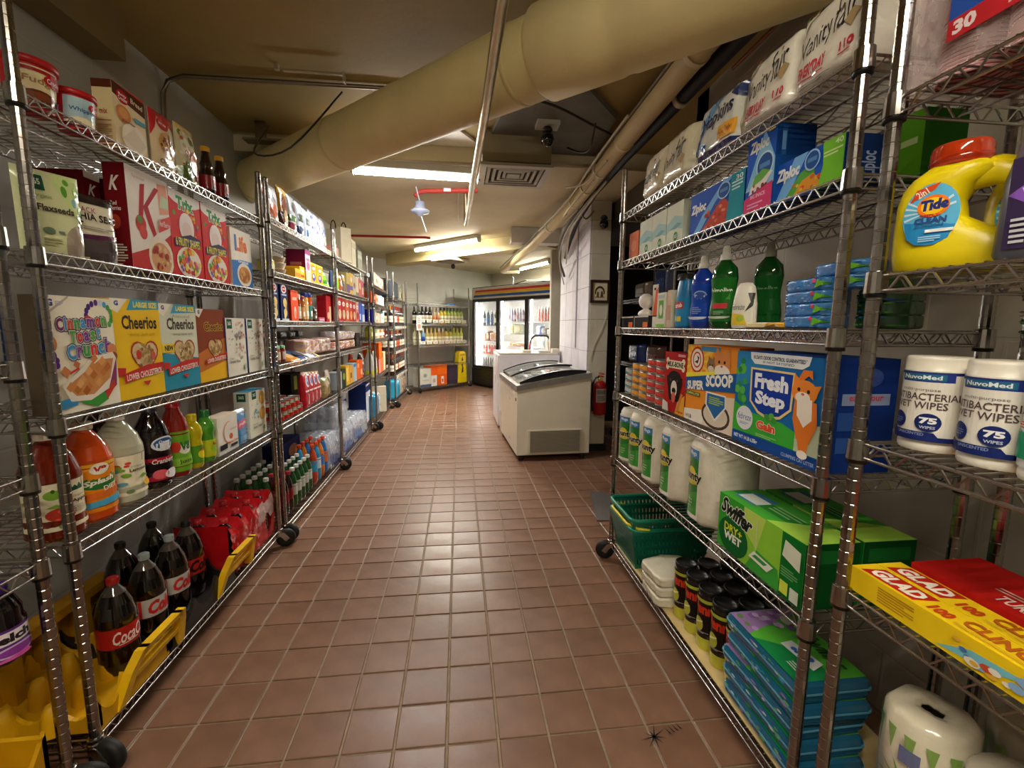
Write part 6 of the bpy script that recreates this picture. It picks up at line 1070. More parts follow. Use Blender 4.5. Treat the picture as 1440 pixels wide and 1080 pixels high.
FS = [R(0, 0, 100, 100, '1a6ab0'), P('2a84c0', (0, 60), (0, 100), (60, 100), (30, 70)), *SPECK(17, 12, 2, 34, 14, 92, ['3a9a3e', '5ab84a', '2a8a3a'], 4, False, 1.2), P('3fae3a', (0, 12), (100, 12), (100, 20), (60, 34), (20, 36), (0, 44)), P('c0cdb0', (74, 12), (100, 12), (100, 42), (74, 36)), R(0, 0, 100, 11, '184a9a'), T('NET WT 14 LB 6.35kg', 3, 3, 34, 8.5, 'dfe6f2', b=.04), T('CLUMPING CAT LITTER', 62, 3, 94, 6.5, 'a8bce0'),
    P('e6ecf0', (18, 100), (84, 100), (82, 92), (76, 88), (24, 88), (19, 93)), T('10 DAYS ODOR CONTROL GUARANTEED*', 22, 93, 80, 97, '2a3a5a', b=.04), T('IF NOT SATISFIED', 34, 89.5, 68, 92, '6a7a90'), P('e9cf8a', (20, 84), (70, 84), (69, 48), (58, 37), (45, 33), (32, 37), (21, 48)), P('143a9c', (22, 82), (68, 82), (67, 49), (57, 39.5), (45, 36), (33, 39.5), (23, 49)), T('Fresh', 26, 63, 64, 79, 'eef2fa', b=.05), T('Step', 28, 43, 62, 61, 'eef2fa', b=.05),
    E(16, 28, 11, 13, 'dfe3ea'), T('febreze', 7, 26, 25, 33, '3a5a9a', b=.0, sh=.2), *LINES(10, 21, 22, 24, 2, '8aa0c0'), T('Gain', 32, 21, 54, 30, 'e0522a', b=.05, o='f3e9e0', ob=.09), E(44, 36, 3.5, 3, '3f9a3a'), E(49, 38, 3, 3, '5ab84a'), E(52, 34, 3, 3, '3f9a3a'), *LINES(32, 13.5, 56, 17, 2, '9ad890'),
    # a generic ginger cat walking forward
    P('e07a2a', (72, 62), (92, 60), (94, 40), (88, 22), (76, 24), (71, 42)), P('e07a2a', (73, 78), (78, 88), (86, 88), (87, 80), (83, 83), (78, 78)), E(80, 68, 12, 11, 'e88a34'), P('e88a34', (69, 72), (70, 84), (77, 77)), P('e88a34', (86, 74), (95, 76), (91, 65)), P('efe6da', (74, 64), (88, 62), (89, 44), (82, 36), (75, 46)), E(79, 63, 7, 5, 'efe6da'), E(75, 70, 1.5, 1.8, '3a2412'), E(84, 69, 1.5, 1.8, '3a2412'), E(79, 66, 1.6, 1.2, 'c86a5a'), P('e07a2a', (76, 30), (88, 30), (87, 12), (80, 12)), E(83, 11, 5, 4, 'f3ece2')]
R1(one('cat_litter_box', carton(.335, .262, .17, '1a6ab0', FS, '14307a', [R(20, 60, 90, 70, '8a9ac0'), T('easy pour', 30, 62, 80, 68, 'c83a4a'), R(16, 38, 60, 54, '2a5098'), R(16, 18, 60, 32, '2a5098'), E(60, 84, 16, 8, '3a5098')], '1a4a9a', which='r'), 'large blue cat litter box with a shield and ginger cat', 'box'), 1.06, 3, .02)
R1(one('storage_box', carton(.4, .24, .05, '7a4a2a', []), 'brown carton behind the two large litter boxes', 'box'), 1.3, 3, .28)
# fifth shelf: paper towels
BO = [R(0, 0, 100, 100, 'ece8de'), R(8, 6, 92, 92, '2a7a34'), P('3f9a3e', (8, 6), (92, 6), (92, 40), (8, 30)), R(8, 84, 92, 96, '3a84c0'), T('Mega', 30, 86, 80, 94, 'e9eef2'), E(50, 62, 30, 10, 'e0c83a'), E(50, 52, 40, 5, 'c9b83a'), T('Bounty', -18, 50, 112, 66, '1c241c', b=.04, o='f0ead0', ob=.08), *LINES(40, 16, 70, 30, 3, '9ac090')]
for n, (d, r_, h) in enumerate(((2.082, .069, .27), (1.947, .07, .275), (1.795, .076, .28), (1.612, .09, .29), (1.385, .106, .295))):
    o = root('paper_towel_roll', 'wrapped paper towel roll with green label, %s from the far post' % ORD[n], 'roll', 'wrapped paper towel rolls'); m = MB()
    pr = [(.012, .004), (r_ * .5, 0), (r_ * .86, .004), (r_, .02), (r_ * 1.01, .05), (r_, h * .5), (r_ * 1.01, h - .05), (r_ * .98, h - .02), (r_ * .8, h), (r_ * .45, h + .004), (.012, h - .004)]
    N = 36; vs = []
    for j, (rr, z) in enumerate(pr):
        for i in range(N): a = 2 * pi * i / N; q = rr + .0025 * sin(5 * a + j) * (rr > .03) + .0015 * sin(11 * a - 2 * j); vs.append((q * cos(a), r_ + q * sin(a), z + .002 * sin(7 * a)))
    m.add(vs, [(j * N + i, j * N + (i + 1) % N, (j + 1) * N + (i + 1) % N, (j + 1) * N + i) for j in range(len(pr) - 1) for i in range(N)], 'e2dccb', 'soft', True); kid(m, 'roll_body', o)
    l = MB(); paint(l, BO, (lambda rr: lambda x, z, e: ((rr + .005 + e) * sin(x / rr), rr - (rr + .005 + e) * cos(x / rr), z + .02))(r_), .08, h - .045, 'film', .008, .05); kid(l, 'label', o); R1(o, d, 4, .0, [.35, .25, .15, 0, -.1][n], piv=r_)
SW = [P('8ac83a', (30, 0), (100, 0), (100, 100), (34, 100)), P('b9d860', (34, 100), (60, 100), (52, 40), (36, 60)), P('3fa03a', (40, 0), (52, 40), (76, 34), (80, 0)), R(78, 0, 100, 100, '12702a'), E(22, 32, 20, 34, '14602a'), T('Swiffer', 4, 62, 46, 92, '1c241c', b=.04, sh=.25, rot=-8, o='f0f0e4', ob=.08), T('DRY+', 10, 38, 34, 52, 'd9e03a', b=.03), T('WET', 10, 22, 34, 37, 'e9f0e0', b=.05), P('e0e4d6', (44, 22), (66, 18), (72, 32), (50, 36)), P('3a8a4a', (48, 26), (62, 24), (66, 30), (52, 32)), R(51, 36, 52, 92, 'c9c9b0'), P('d8dcc8', (80, 64), (97, 54), (97, 84), (82, 90)), *LINES(80, 34, 96, 50, 4, '6ab06a'), R(80, 6, 88, 26, 'c9d84a'), R(90, 4, 98, 24, 'd0d8c8')]
for n, off in enumerate((.0, .15)):
    R1(one('mop_refill_box', carton(.35, .165, .14, '3aa02e', SW, '0c4a1c', [R(10, 70, 90, 90, '1a6a2c')], '4ab03a', [R(0, 30, 100, 62, '2a8a34'), P('a8d850', (60, 0), (100, 0), (100, 100), (80, 100)), R(8, 20, 34, 76, '4a8ab0'), R(10, 26, 34, 60, 'e0e6dc'), *LINES(40, 40, 70, 70, 3, '8ac87a')], which='r'), ['green mop refill box, front one on the right rack', 'green mop refill box standing behind the front one'][n], 'box', 'green mop refill boxes'), 1.075, 4, off + .01)
# bottom shelf
m = MB(); m.box(-.62, .62, 0, .34, 0, .004, 'cdb57e', 'matte'); R1(one('cardboard_sheet', m, 'flat tan cardboard sheet lining the right rack bottom shelf', 'board'), 1.5, 5, .01)
def basket(label, d, z, handle, body=True):
    o = root('shopping_basket', label, 'basket', 'green shopping baskets'); G = '0f6a52'; W0, W1, D0_, D1_, Hh = .125, .155, .165, .20, .20
    def wallp(u, t, side):   # u -1..1 along, t 0..1 up
        w_ = W0 + (W1 - W0) * t; d_ = D0_ + (D1_ - D0_) * t
        return {'f': (u * w_, .2 - d_, t * Hh), 'k': (u * w_, .2 + d_, t * Hh), 'l': (-w_, .2 + u * d_, t * Hh), 'r': (w_, .2 + u * d_, t * Hh)}[side]
    m = MB(); m.box(-W0, W0, .2 - D0_, .2 + D0_, 0, .004, G, 'plastic')
    for s in 'fklr':
        n = 20
        for k in range(n):
            a = -1 + 2 * k / n; b = a + 2 / n * .62; m.add([wallp(a, .1, s), wallp(b, .1, s), wallp(b, .9, s), wallp(a, .9, s)], [(0, 1, 2, 3)], G, 'plastic')
        for t0, t1 in ((0, .14), (.3, .36), (.5, .56), (.72, .78), (.88, 1.0)): m.add([wallp(-1, t0, s), wallp(1, t0, s), wallp(1, t1, s), wallp(-1, t1, s)], [(0, 1, 2, 3)], G, 'plastic')
    kid(m, 'basket_body', o)
    m = MB(); pts = [wallp(-1, 1, 'f'), wallp(1, 1, 'f'), wallp(1, 1, 'k'), wallp(-1, 1, 'k')]
    P2 = []
    for i in range(4):
        a, b, c = Vector(pts[i - 1]), Vector(pts[i]), Vector(pts[(i + 1) % 4])
        for t in (0, .33, .66, 1): q = b + (a - b).normalized() * .04 * (1 - t) ** 2 + (c - b).normalized() * .04 * t ** 2; P2.append(q[:])
    m.tube(P2, .009, 8, '138064', 'plastic', closed=True); kid(m, 'rim', o)
    if handle:
        for s in (-1, 1):
            m = MB(); m.tube([(s * W1, .2 - .12, Hh + .004), (s * (W1 - .0), .2 - .17, Hh + .012), (s * .1, .2 - D1_ + .0 - .004, Hh + .014), (0, .2 - D1_ - .004, Hh + .014)], .007, 8, 'd9c41c', 'plastic'); kid(m, 'handle', o)
    put(o, 'R1', D('R1', d), lvl=5, off=-.02, dz=z); return o
basket('green shopping basket with yellow handles, lower of the nested pair', 2.0, .003, True)
basket('green shopping basket nested in the lower one', 2.0, .05, False)
for n in range(3):
    o = one('napkin_pack', pouch(.19, .042, .2, 'd9d2bc', [P('c0b8a0', (10, 10), (90, 20), (90, 26), (10, 16)), P('c9bfa6', (6, 60), (96, 66), (96, 72), (6, 64))], pillow=True, seed=n, wr=.004), 'flat pack of cream napkins lying flat, %s of three by the baskets' % ['bottom', 'middle', 'top'][n], 'pack', 'flat cream napkin packs'); R1(o, 1.66, 5, -.015, .05 * n); o.location.z += .006 + n * .041
PEN = [R(0, 30, 100, 92, '1c120e'), R(0, 62, 100, 88, '2a1410'), T('Penn', 22, 66, 86, 86, 'd0381c', b=.05), E(44, 46, 16, 13, 'b9b83a'), P('e6e6b0', (30, 44), (58, 52), (58, 55), (30, 48)), *LINES(24, 32, 76, 36, 2, 'a8a8a0'), R(0, 88, 100, 94, 'a8b03a')]
CUR['penn'] = root('tennis_ball_can', '', 'can', 'tennis ball cans'); o = CUR['penn']
m = MB(); m.lathe([(.036, 0), (.0375, .003), (.0375, .045)], 22, 0, .0375, 'c9c83a', 'liquid', caps=False); m.lathe([(.001, .002), (.036, .002)], 22, 0, .0375, 'c9c83a', 'liquid', caps=False); kid(m, 'ball_window', o)
m = MB(); m.lathe([(.0375, .045), (.0375, .205)], 22, 0, .0375, '1a120e', 'liquid', caps=False); paint(m, PEN, lambda x, z, e: ((.0379 + e) * sin(x / .0375), .0375 - (.0379 + e) * cos(x / .0375), z), .0375 * pi, .2, 'glossy_card', .008, 0); kid(m, 'sleeve', o)
m = MB(); m.lathe([(.039, .203), (.039, .218), (.036, .22), (.034, .215), (.001, .214)], 22, 0, .0375, '0f0f10', 'plastic'); kid(m, 'lid', o)
k = 0
for j in range(3):
    for i in range(5):
        q = o if k == 0 else copy_tree(o); q['label'] = 'black tennis ball can, %s from the far end in the %s row' % (ORD[i], ['front', 'middle', 'back'][j]); q['group'] = 'tennis ball cans'; k += 1
        R1(q, 1.535 - i * .086 - j * .012, 5, .035 + j * .085, .25, piv=.0375); q.location.z += .0045
PAD = [R(0, 0, 100, 100, '5ab83a'), P('1c8a4a', (40, 0), (100, 0), (100, 60), (60, 44)), P('9a7ab0', (0, 0), (34, 0), (24, 40), (10, 100), (0, 100)), *SPECK(18, 26, 2, 4, 34, 90, ['b99ac9', '8a5aa8', '6a8a4a', 'd0b8d8'], 4, False, 1.2), T('Swiffer', 44, 70, 92, 92, '2a5a2a', b=.03, sh=.25), T('lavender', 30, 76, 44, 82, 'e0e6dc'), E(20, 76, 7, 9, 'dfe3da'), P('dde3e0', (52, 30), (90, 36), (84, 58), (50, 50)), *SPECK(19, 4, 60, 38, 80, 50, ['3a6ac0'], 3, False, 1.4), *LINES(76, 12, 96, 24, 3, 'c9dcc9')]
for n in range(5):
    m = MB(); w_, dp, hh = .30, .20, .052; m.cbox(-w_ / 2, w_ / 2, 0, dp, 0, hh, .016, '1c5e80', 'liquid', 2); m.prism([(cx_ + .02 * cos(radians(a)), cy_ + .02 * sin(radians(a))) for cx_, cy_, a0 in ((w_ / 2 - .017, dp - .017, 0), (-w_ / 2 + .017, dp - .017, 90), (-w_ / 2 + .017, .017, 180), (w_ / 2 - .017, .017, 270)) for a in (a0, a0 + 30, a0 + 60, a0 + 90)], hh * .56, hh * .62, '5a98b4', 'plastic', 'z')
    paint(m, PAD, lambda x, z, e: (x, .004 + z, hh + .0006 + e), w_ - .03, dp - .012, 'glossy_card'); paint(m, SPECK(20 + n, 16, 6, 50, 90, 90, ['9a7ab0', '6ab04a', '3a9ab0', 'c9d0d8'], 3, False, 2.), flat(-.001), w_, hh)
    o = one('mop_pad_pack', m, 'green and lilac mop pad pack in a blue tray, %s from the top' % ORD[4 - n], 'pack', 'mop pad packs'); R1(o, 1.03 + .006 * ((n * 7) % 3 - 1), 5, .01, .02 * (n % 3 - 1)); o.location.z += .005 + n * (hh + .0008)

# ------------------------------------------------------------------ rack R0, cut off at the right edge
def loft(secs, n, col, mat='plastic', p=2.6, cap=True):
    m = MB(); vs = []
    for z, xc, yc, rx, ry in secs:
        for i in range(n):
            a = 2 * pi * i / n; c, s = cos(a), sin(a); q = (abs(c) ** p + abs(s) ** p) ** (-1 / p); vs.append((xc + rx * c * q, yc + ry * s * q, z))
    m.add(vs, [(j * n + i, j * n + (i + 1) % n, (j + 1) * n + (i + 1) % n, (j + 1) * n + i) for j in range(len(secs) - 1) for i in range(n)], col, mat, True)
    if cap: m.add(vs[:n], [tuple(reversed(range(n)))], col, mat); m.add(vs[-n:], [tuple(range(n))], col, mat)
    return m
def detergent(label, d, off, yaw, lvl=1):
    o = root('detergent_jug', label, 'jug', 'yellow detergent jugs'); Y = 'e6cf0c'; yc = .05
    m = loft([(0, .0, yc, .082, .040), (.006, 0, yc, .090, .046), (.03, 0, yc, .094, .048), (.05, -.006, yc, .088, .047), (.068, -.028, yc, .066, .046), (.09, -.044, yc, .049, .045), (.12, -.046, yc, .046, .044), (.145, -.036, yc, .05, .044), (.162, -.02, yc, .054, .043), (.174, -.014, yc, .044, .038), (.180, -.014, yc, .036, .034)], 36, Y)
    kid(m, 'jug_body', o); m = MB(); m.tube([(.0, yc, .158), (.035, yc, .16), (.066, yc, .15), (.088, yc, .125), (.094, yc, .092), (.088, yc, .06), (.07, yc, .036)], [.02, .019, .017, .015, .015, .017, .024], 16, Y, 'plastic', flat=1.25); kid(m, 'handle', o)
    m = MB(); m.lathe([(.040, .176), (.041, .18), (.041, .205), (.038, .212)], 28, -.014, yc, 'c03a12', 'liquid'); m.lathe([(.0412, .18), (.0425, .184), (.0425, .187), (.0412, .19)], 28, -.014, yc, 'a82c0c', 'liquid', caps=False); kid(m, 'cap', o)
    LB = [E(50, 50, 46, 50, '5ab4e0', 28), P('2a8ac8', (8, 40), (92, 30), (84, 10), (60, 0), (30, 2), (14, 14)), *[P('c9e6f3', (48, 54), (48 + 42 * cos(a), 54 + 42 * sin(a)), (48 + 42 * cos(a + .1), 54 + 42 * sin(a + .1))) for a in (2.6, 2.85, 3.1, 3.35, .2, .5)], P('d94a1c', (14, 72), (24, 92), (62, 100), (54, 90)), T('2in1', 24, 80, 44, 92, 'f6e9d8', rot=30), E(54, 63, 26, 18, 'f07a1c'), E(54, 63, 20, 13.5, 'f6c81c'), T('Tide', 34, 56, 78, 74, '24307a', b=.06, sh=.15, rot=4), T('SIMPLY', 34, 46, 66, 50, 'b0203a'), T('CLEAN', 26, 36, 78, 45, '2a4a8a', b=.05), T('& FRESH', 28, 30, 74, 35, '3a6aa0', b=.03), R(46, 20, 90, 25, 'e9f0f3'), *LINES(36, 6, 72, 16, 3, 'a8d4ee')]
    l = MB()
    def sf(x, z, e):
        X = -.036 + x; Z = .042 + z; q = max(0, 1 - abs(x / .062) ** 2.6) ** (1 / 2.6); ry = .0475 - .003 * max(0, (Z - .08) / .06)
        return (X, yc - ry * q - .0012 - e, Z)
    paint(l, LB, sf, .082, .105, 'glossy_card', .008, .02); kid(l, 'label', o); put(o, 'R0', D('R0', d), lvl=lvl, off=off, yaw=yaw, piv=.05); return o
detergent('bright yellow detergent jug with red cap, in front', .715, .035, .5); detergent('second yellow detergent jug with red cap, behind', .665, .16, .5)
o = root('softener_bottle', 'dark grey bottle with purple label cut off at the right edge', 'bottle'); kid(loft([(0, 0, .04, .05, .034), (.01, 0, .04, .056, .04), (.12, 0, .04, .052, .038), (.17, 0, .04, .04, .034), (.19, 0, .04, .03, .03)], 28, '54545e'), 'bottle_body', o)
m = MB(); m.lathe([(.03, .188), (.031, .192), (.033, .205), (.031, .23), (.022, .243), (.001, .245)], 24, 0, .04, '6a6c78', 'plastic'); kid(m, 'cap', o); m = MB(); paint(m, [R(0, 0, 100, 100, '3a2c50'), P('8a5ac0', (0, 60), (100, 100), (100, 60), (40, 44)), T('W', 20, 40, 80, 66, 'e6e6f0', b=.05), P('3a8ac8', (50, 0), (100, 0), (100, 30), (70, 24)), *LINES(10, 6, 40, 36, 5, 'c9c9d4')], lambda x, z, e: (x, .04 - .041 * max(0, 1 - abs(x / .056) ** 2.6) ** (1 / 2.6) - e - .001, z + .015), .075, .13, 'glossy_card', .01, 0); kid(m, 'label', o); R0(o, .585, 1, .03, .35, piv=.04)
# cups
o = root('cup_pack', 'wrapped stack of red party cups at the top right edge', 'pack'); 
for k, (x, y) in enumerate(((-.05, .06), (.055, .06), (-.05, .165), (.055, .165))):
    m = MB(); pr = []
    for i in range(15): pr += [(.046 - .0002 * i, .002 + i * .0065), (.0475 - .0002 * i, .004 + i * .0065), (.046 - .0002 * i, .0065 + i * .0065)]
    cols = ['d9b0b0' if i % 3 != 2 else 'b01c22' for i in range(len(pr) - 1)] ; m.lathe(pr, 24, x, y, 'c01f24', 'plastic', cols=cols, caps=False); m.lathe([(.0445, .1), (.031, .2), (.03, .203), (.001, .203)], 24, x, y, 'c01f24', 'plastic', caps=False); kid(m, 'cup_stack', o)
m = packwrap(.23, .212, .22, lambda s, u, v: 'e6d0d0', 2, None, 'wrap', .004); paint(m, [R(30, 42, 100, 100, '2a56b0'), T('PARTY CUPS', 36, 74, 96, 92, 'f0f3f9', b=.05), R(30, 26, 100, 42, 'c02830'), T('30', 34, 29, 50, 40, 'f3e0e0', b=.05), T('18 oz', 70, 29, 96, 40, 'e9c0c0')], flat(-.003), .215, .2, 'film'); kid(m, 'wrapper', o); R0(o, .68, 0, .02)
# wipes
def canister(label, d, off, yaw, h, r_, ops, lidc, group=None):
    o = root('wipes_canister', label, 'canister', group); m = MB(); m.lathe([(r_ * .93, 0), (r_ * .98, .004), (r_ * .98, .012), (r_ * .95, .016), (r_, .02), (r_, h * .76), (r_ * .97, h * .785)], 36, 0, r_, 'e9e5da', 'plastic'); kid(m, 'canister_body', o)
    m = MB(); m.lathe([(r_ * .99, h * .785), (r_ * 1.01, h * .79), (r_ * 1.01, h * .825), (r_ * .985, h * .83), (r_ * .985, h * .965), (r_ * .96, h * .99), (r_ * .9, h), (.001, h)], 36, 0, r_, lidc, 'plastic'); kid(m, 'lid', o)
    l = MB(); paint(l, ops, lambda x, z, e: ((r_ + .0006 + e) * sin(x / r_), r_ - (r_ + .0006 + e) * cos(x / r_), z + .02), r_ * pi, h * .74, 'glossy_card', r_ * .15, 0); kid(l, 'label', o); R0(o, d, 2, off, yaw, piv=r_); return o
NV = [R(0, 0, 100, 100, 'eae6dc'), R(0, 94, 100, 98, '1c2a6a'), P('2a3a86', (18, 84), (74, 84), (74, 97), (18, 97)), R(18, 86, 66, 95, '2a6a8e'), T('NuvoMed', 22, 87.5, 62, 93.5, 'e9f0f3', b=.03), T('multi-purpose', 22, 70, 62, 75, '6a6a6e', b=.0), T('ANTIBACTERIAL', 4, 58, 84, 68, '5a4a4e', b=.01), T('WET WIPES', 12, 46, 70, 56, '5a4a4e', b=.01), E(22, 27, 10, 12, '1c2a6a'), *LINES(16, 22, 28, 31, 3, '6a78b0'), E(54, 27, 12, 13, '1c2a6a'), T('75', 46, 25, 62, 34, 'f3f3f6', b=.05), T('WIPES', 47, 18, 61, 22, 'c9d0e6'), P('1c2a6a', (0, 0), (100, 0), (100, 7), (64, 7), (60, 13), (0, 13)), T('UNSCENTED', 24, 7.5, 52, 11.5, '8a98c8'), P('bcd8e2', (86, 60), (100, 60), (100, 92), (90, 92)), P('9ecab0', (84, 10), (100, 10), (100, 40), (90, 30))]
canister('white antibacterial wipes canister, left one of two', .722, .035, .45, .172, .047, NV, 'e6e0d2', 'white wipes canisters'); canister('white antibacterial wipes canister, right one of two', .618, .035, .4, .172, .047, NV, 'e6e0d2', 'white wipes canisters')
canister('tall green and blue disinfecting wipes canister cut off at the right', .532, .03, .4, .205, .04, [R(0, 0, 100, 100, 'e6ecea'), R(0, 56, 100, 100, '1f5aa8'), E(40, 62, 30, 18, 'c83a34'), E(40, 62, 27, 15, 'f3f0ee'), E(40, 62, 25, 13, '1f3a8a'), T('CLOROX', 20, 56, 60, 68, 'f3f3f6', b=.05), R(0, 8, 100, 34, '1c9a6a'), *LINES(14, 38, 60, 46, 3, 'c8503a')], 'e9e9e0')
# cling film cartons
def glad(label, d, off, dz, L_, dp, hh, col, fo, to, side='e6c21c', name='cling_film_box'):
    o = one(name, carton(L_, hh, dp, col, fo, side, [R(10, 30, 90, 80, 'b9b9b9'), *[R(14 + i * 8, 34, 18 + i * 8, 76, '4a4a4e') for i in range(9)]] if fo else (), col, to, which='l'), label, 'box'); put(o, 'R0', D('R0', d), lvl=3, off=off, dz=.003 + dz); return o
GT = [P('c0281c', (3, 10), (24, 10), (26, 92), (5, 92)), T('GLAD', 5, 20, 24, 82, 'f6efe0', b=.05, sh=.1), T('100', 28, 14, 35, 60, 'c8481c', b=.06), T('CLINGN SEAL', 37, 34, 76, 86, 'b9601c', b=.04), *LINES(37, 12, 64, 26, 2, 'c9a02a'), P('c8324a', (80, 0), (100, 0), (100, 60), (84, 70)), P('5aa8c0', (78, 70), (100, 60), (100, 100), (80, 100))]
GF = [*LINES(12, 20, 26, 84, 6, 'b98a1c', .5), P('7ac0d0', (34, 10), (50, 30), (60, 70), (44, 60)), *SPECK(22, 26, 36, 8, 78, 78, ['4a7ac0', 'e9e0d0', 'c8502a', '8ab0d8', 'e0b03a'], 2, False, 6.), P('e0a81c', (80, 20), (100, 20), (100, 80), (80, 80))]
glad('yellow cling film carton at the shelf edge', .53, .01, 0, .50, .055, .05, 'f0cc1c', GF, GT); glad('yellow cling film carton, second from the shelf edge', .53, .067, 0, .50, .055, .05, 'f0cc1c', [], GT)
glad('wide red carton behind the yellow cling film cartons', .50, .124, 0, .52, .16, .062, 'b81c18', [], [P('e6ddd6', (40, 10), (58, 20), (60, 54), (42, 50)), T('TURBO', 24, 12, 38, 30, 'e9d0c8'), *LINES(20, 34, 36, 46, 2, 'd9a098')], '8a1412')
# kitchen rolls at the bottom
def roll(label, d, off, dim, z=0., n=0):
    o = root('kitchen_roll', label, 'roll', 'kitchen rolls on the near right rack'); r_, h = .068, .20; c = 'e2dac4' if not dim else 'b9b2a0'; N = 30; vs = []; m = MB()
    pr = [(.018, h * .96), (.018, h), (r_ * .5, h + .003), (r_ * .86, h - .002), (r_, h - .014), (r_ * 1.01, h * .5), (r_, .014), (r_ * .85, 0), (.01, .003)]
    for j, (rr, z_) in enumerate(pr):
        for i in range(N): a = 2 * pi * i / N; q = rr + .002 * sin(4 * a + j + n) * (rr > .03) + .0012 * sin(9 * a - j); vs.append((q * cos(a), r_ + q * sin(a), z_ + .002 * sin(3 * a)))
    m.add(vs, [(j * N + i, (j + 1) * N + i, (j + 1) * N + (i + 1) % N, j * N + (i + 1) % N) for j in range(len(pr) - 1) for i in range(N)], c, 'film', True); kid(m, 'roll_body', o)
    l = MB(); ops = [P('7aa04a', *[(50 + (26 if i % 2 else 8) * cos(a) * (1.0 if i % 2 else 1), 30 + (26 if i % 2 else 7) * sin(a)) for i, a in enumerate([pi * k / 11 for k in range(22)])]), *[P('8aae5a', (x, 84), (x + 5, 60 - 8 * (k % 2)), (x + 8, 84)) for k, x in enumerate(range(4, 96, 14))], R(44, 56, 58, 72, '6a74a0')]
    paint(l, ops, lambda x, z_, e: ((r_ + .0035 + e) * sin(x / r_), r_ - (r_ + .0035 + e) * cos(x / r_), z_), r_ * pi, h, 'film', .01, 0); kid(l, 'label', o); R0(o, d, 4, off, .3, piv=r_); o.location.z += z; return o
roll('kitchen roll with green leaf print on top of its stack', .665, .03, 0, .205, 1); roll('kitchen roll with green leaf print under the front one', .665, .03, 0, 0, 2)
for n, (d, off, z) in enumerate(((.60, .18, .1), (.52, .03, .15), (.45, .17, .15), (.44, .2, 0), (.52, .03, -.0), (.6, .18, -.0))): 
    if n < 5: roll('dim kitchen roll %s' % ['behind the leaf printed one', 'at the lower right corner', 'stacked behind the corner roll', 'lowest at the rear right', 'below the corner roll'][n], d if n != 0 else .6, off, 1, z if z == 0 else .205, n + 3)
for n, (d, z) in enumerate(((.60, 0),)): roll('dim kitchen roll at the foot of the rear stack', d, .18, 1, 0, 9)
R0(one('sponge_pack', pouch(.4, .09, .12, '1c3a30', [*SPECK(33, 30, 2, 5, 98, 95, ['2a5a3a', '3a6a4a', '24486a'], 4, False, 1.2)], pillow=True, seed=5), 'dark green bag of scourers seen at the back through the rack', 'bag'), .52, 2, .2).location.z += .19
# ------------------------------------------------------------------ ice cream freezer
fz = root('chest_freezer', 'white ice cream freezer with curved sliding glass lids', 'freezer'); fz.location = (.51, 3.9, 0); fz.rotation_euler.z = radians(3)
FW, FD = .68, 1.08; zl, zr = .655, .765
m = MB(); m.add([(0, 0, .06), (FW, 0, .06), (FW, FD, .06), (0, FD, .06), (0, 0, zl), (FW, 0, zr), (FW, FD, zr), (0, FD, zl)], [(3, 2, 1, 0), (4, 5, 6, 7), (0, 1, 5, 4), (1, 2, 6, 5), (2, 3, 7, 6), (3, 0, 4, 7)], 'ded6bf', 'enamel'); kid(m, 'cabinet', fz)
def slope(x): return zl + (zr - zl) * x / FW
def arch(x): return slope(x) + .045 + .052 * sin(pi * min(max(x / FW, 0), 1)) ** .8
def rimbar(x0, x1, y0, y1):
    vs = [(x, y, slope(x) + dz) for dz in (-.005, .042) for x, y in ((x0, y0), (x1, y0), (x1, y1), (x0, y1))]
    m.add(vs, [(3, 2, 1, 0), (4, 5, 6, 7), (0, 1, 5, 4), (1, 2, 6, 5), (2, 3, 7, 6), (3, 0, 4, 7)], 'b8b6b2', 'steel')
m = MB(); rimbar(-.008, FW + .008, -.008, .04); rimbar(-.008, FW + .008, FD - .04, FD + .008); rimbar(-.008, .03, .04, FD - .04); rimbar(FW - .03, FW + .008, .04, FD - .04); kid(m, 'rim', fz)
for k, (y0, y1, lift_) in enumerate(((.05, .56, 0), (.5, 1.03, .014))):
    lid = MB(); lid.grid(lambda u, v: (.03 + (FW - .06) * u, y0 + (y1 - y0) * v, arch(.03 + (FW - .06) * u) + lift_), 20, 1, 'aeb4b2', 'lid_glass'); L_ = kid(lid, 'glass_lid', fz)
    for yy in (y0, y1):
        f = MB(); pts = [(.03 + (FW - .06) * i / 20, yy, arch(.03 + (FW - .06) * i / 20) + lift_) for i in range(21)]
        for a, b in zip(pts, pts[1:]): f.add([(a[0], yy - .014, a[2] - .006), (b[0], yy - .014, b[2] - .006), (b[0], yy + .014, b[2] - .006), (a[0], yy + .014, a[2] - .006), (a[0], yy - .014, a[2] + .008), (b[0], yy - .014, b[2] + .008), (b[0], yy + .014, b[2] + .008), (a[0], yy + .014, a[2] + .008)], [(3, 2, 1, 0), (4, 5, 6, 7), (0, 1, 5, 4), (2, 3, 7, 6), (1, 2, 6, 5), (3, 0, 4, 7)], '17181a', 'plastic')
        q = f.build('lid_frame', L_); KIDS.setdefault(L_.name, []).append(q)
m = MB(); f_ = lambda x: slope(x) + .043
for yy in (.045, FD - .045):
    N = 16
    for i in range(N):
        a = .03 + (FW - .06) * i / N; b = .03 + (FW - .06) * (i + 1) / N; m.add([(a, yy, f_(a)), (b, yy, f_(b)), (b, yy, arch(b)), (a, yy, arch(a))], [(0, 1, 2, 3)], '1e2022', 'plastic')
    kid(m, 'lid_end_panel', fz); m = MB()
for i in range(26):
    rd = random.Random(i); x = rd.uniform(.06, FW - .16); y = rd.uniform(.08, FD - .16); m.box(x, x + .1, y, y + .07, slope(x) + .001, slope(x) + .02 + rd.uniform(0, .02), rd.choice(['c9d0d6', '8a6a5a', 'd9c9a8', '7a8a9a', 'b05a4a', '4a6a9a', 'e0dcd0']), 'glossy_card')
tag(kid(m, 'frozen_goods', fz), kind='stuff')
